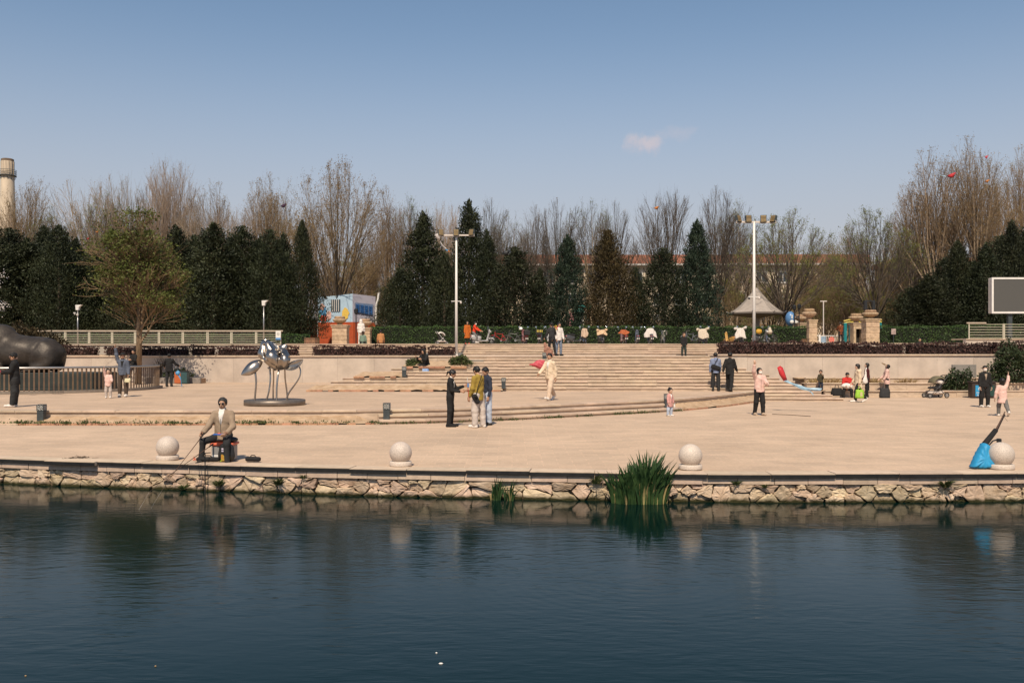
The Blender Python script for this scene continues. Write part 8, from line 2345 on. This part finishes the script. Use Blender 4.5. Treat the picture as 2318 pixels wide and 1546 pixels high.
rodbag(552, 586, 1047, .048, "black rod bag to the right of the angler's feet"); rodbag(440, 492, 1047, .046, "black rod bag to the left of the angler's box")
e = empty("rod_rest", (G(432, 1046, .01).x, ay-.1, .03), label="orange red rod rest beside the angler's right foot", cat="rod rest")
MB().tube([(0, 0, 0), (.30, .02, .02)], .014, 6).build("arm", M_tred, e); MB().tube([(.0, 0, 0), (-.04, 0, .05)], .012, 5).build("fork", M_tred, e); MB().tube([(.0, 0, 0), (-.05, 0, -.005)], .012, 5).build("fork", M_tred, e)
hR = ang['hands'][1]; hL = ang['hands'][0]
M_rod = mat("carbon_rod", (.10, .055, .035), rough=.4)
tip1 = P(392, 1072, ay-1.9); tip2 = P(380, 1078, ay-2.0)
for (st, tip, lab) in ((hR+Vector((.05, 0, .02)), tip1, "fishing rod in the angler's right hand reaching out over the water"), (Vector((ax-.14, ay-.16, .36)), tip2, "second fishing rod resting in front of the angler's box")):
    e = empty("fishing_rod", st, label=lab, cat="fishing rod", group="fishing rods")
    v = tip-st; nrm = v.normalized()
    MB().tube([-nrm*.18, nrm*.22], .014, 6).build("grip", C_blk, e); MB().tube([nrm*.2, v*.5, v, v*1.35-Vector((0, 0, .04))], [.009, .007, .005, .003], 5).build("rod", M_rod, e)
    t_ = v*1.35-Vector((0, 0, .04))
    MB().tube([t_, (t_.x-.1, t_.y-.2, ZW-st.z)], .0012, 3).build("line", C_wht, e)
e = empty("keepnet_stake", (G(474, 1050, 0).x, BK.off(BK.find_x(G(474, 1050, 0).x), .03).y, ZW-.2), label="thin dark stake standing in the water before the angler", cat="stake")
MB().tube([(0, 0, 0), (0, .0, .95)], .011, 6).build("stake", M_blk, e); MB().tube([(0, 0, .95), (.02, .25, .93)], .010, 5).build("clamp_arm", M_blk, e)
q = ang['pel']; e = empty("bait_tray", (q.x+.02, q.y-.34, q.z+.06), label="small blue bait tray with a red lid on the angler's lap", cat="tray")
MB().box((-.11, -.05, 0), (.11, .05, .025), .008).build("tray", mat("tray_blue", (.03, .12, .40)), e); MB().ball((.0, 0, .03), .035, .03, .02).build("red_lid", M_tred, e)

# blue fishing bag with rod case against the last stone ball
B0 = G(2222, 1062, 0)
e = empty("fishing_bag", (B0.x, B0.y+.04, .012), label="bright blue bag leaning on the rightmost stone ball", cat="bag")
sB = B0.y/F
def bp3(px, py, dy=0): return Vector(((px-2222)*sB, dy, (1062-py)*sB))
outl = smooth_line(resample([bp3(*q) for q in ((2201, 1060), (2207, 1050), (2222, 1026), (2237, 1004), (2253, 1014), (2256, 1032), (2255, 1052), (2249, 1059), (2224, 1062), (2201, 1060))], .03), 2)[:-1]
n = len(outl); c = bp3(2232, 1040); vs = []; g = random.Random(12)
for dy, k in ((-.10, .55), (-.095, .82), (-.06, .97), (.02, 1.0), (.10, .97), (.14, .8)):
    for i, p in enumerate(outl):
        p = c+(p-c)*k; cr = .016*math.sin(9*p.x*8+5*p.z*6)+.010*math.sin(31*p.z-17*p.x)
        vs.append(Vector((p.x, dy+.28*p.z+cr*(1 if abs(dy) < .11 else .4), max(0, p.z))))
vs.append(Vector((c.x, -.105+.28*c.z, c.z))); vs.append(Vector((c.x, .15+.28*c.z, c.z)))
fs = [((i+1) % n, i, 6*n) for i in range(n)]+[(5*n+i, 5*n+(i+1) % n, 6*n+1) for i in range(n)]
for r_ in range(5):
    for i in range(n): fs.append((r_*n+i, r_*n+(i+1) % n, (r_+1)*n+(i+1) % n, (r_+1)*n+i))
MB().add(vs, fs).build("sack", M_cyan, e, True)
a, b = bp3(2238, 1006, .14), bp3(2252, 1015, .16); MB().tube([a, b], .012, 5).build("dark_hem", C_blk, e)
e2 = empty("rod_case", (B0.x+.13, B0.y+.20, .10), label="black rod case and fishing poles standing in the blue bag", cat="rod case")
def rp(px, py, dy=.0): v = bp3(px, py, dy); return v-Vector((.13, .16, .10-.012))
MB().tube([rp(2240, 1030, .22), rp(2247, 1010, .25), rp(2281, 979, .38)], [.05, .055, .045], 10).build("case", C_blk, e2, True)
MB().tube([rp(2281, 979, .38), rp(2296, 960, .45), rp(2311, 938, .52)], [.018, .015, .010], 7).build("pole", M_rod, e2); MB().tube([rp(2284, 980, .38), rp(2300, 957, .45), rp(2309, 944, .5)], [.012, .011, .016], 6).build("pole", C_blk, e2)
MB().tube([rp(2250, 1018, .22), rp(2268, 1003, .28), rp(2280, 1000, .3)], .014, 6).build("bracket", M_blk, e2); MB().box(tuple(rp(2281, 1008, .28)), tuple(rp(2288, 998, .36)), .008).build("reel_block", M_blk, e2); MB().tube([rp(2255, 1002, .26), rp(2266, 996, .28)], .006, 4).build("red_clip", M_tred, e2)
MB().tube([rp(2307, 948, .5), rp(2312, 955, .5), rp(2316, 960, .5)], .003, 4).build("cord", C_blk, e2)
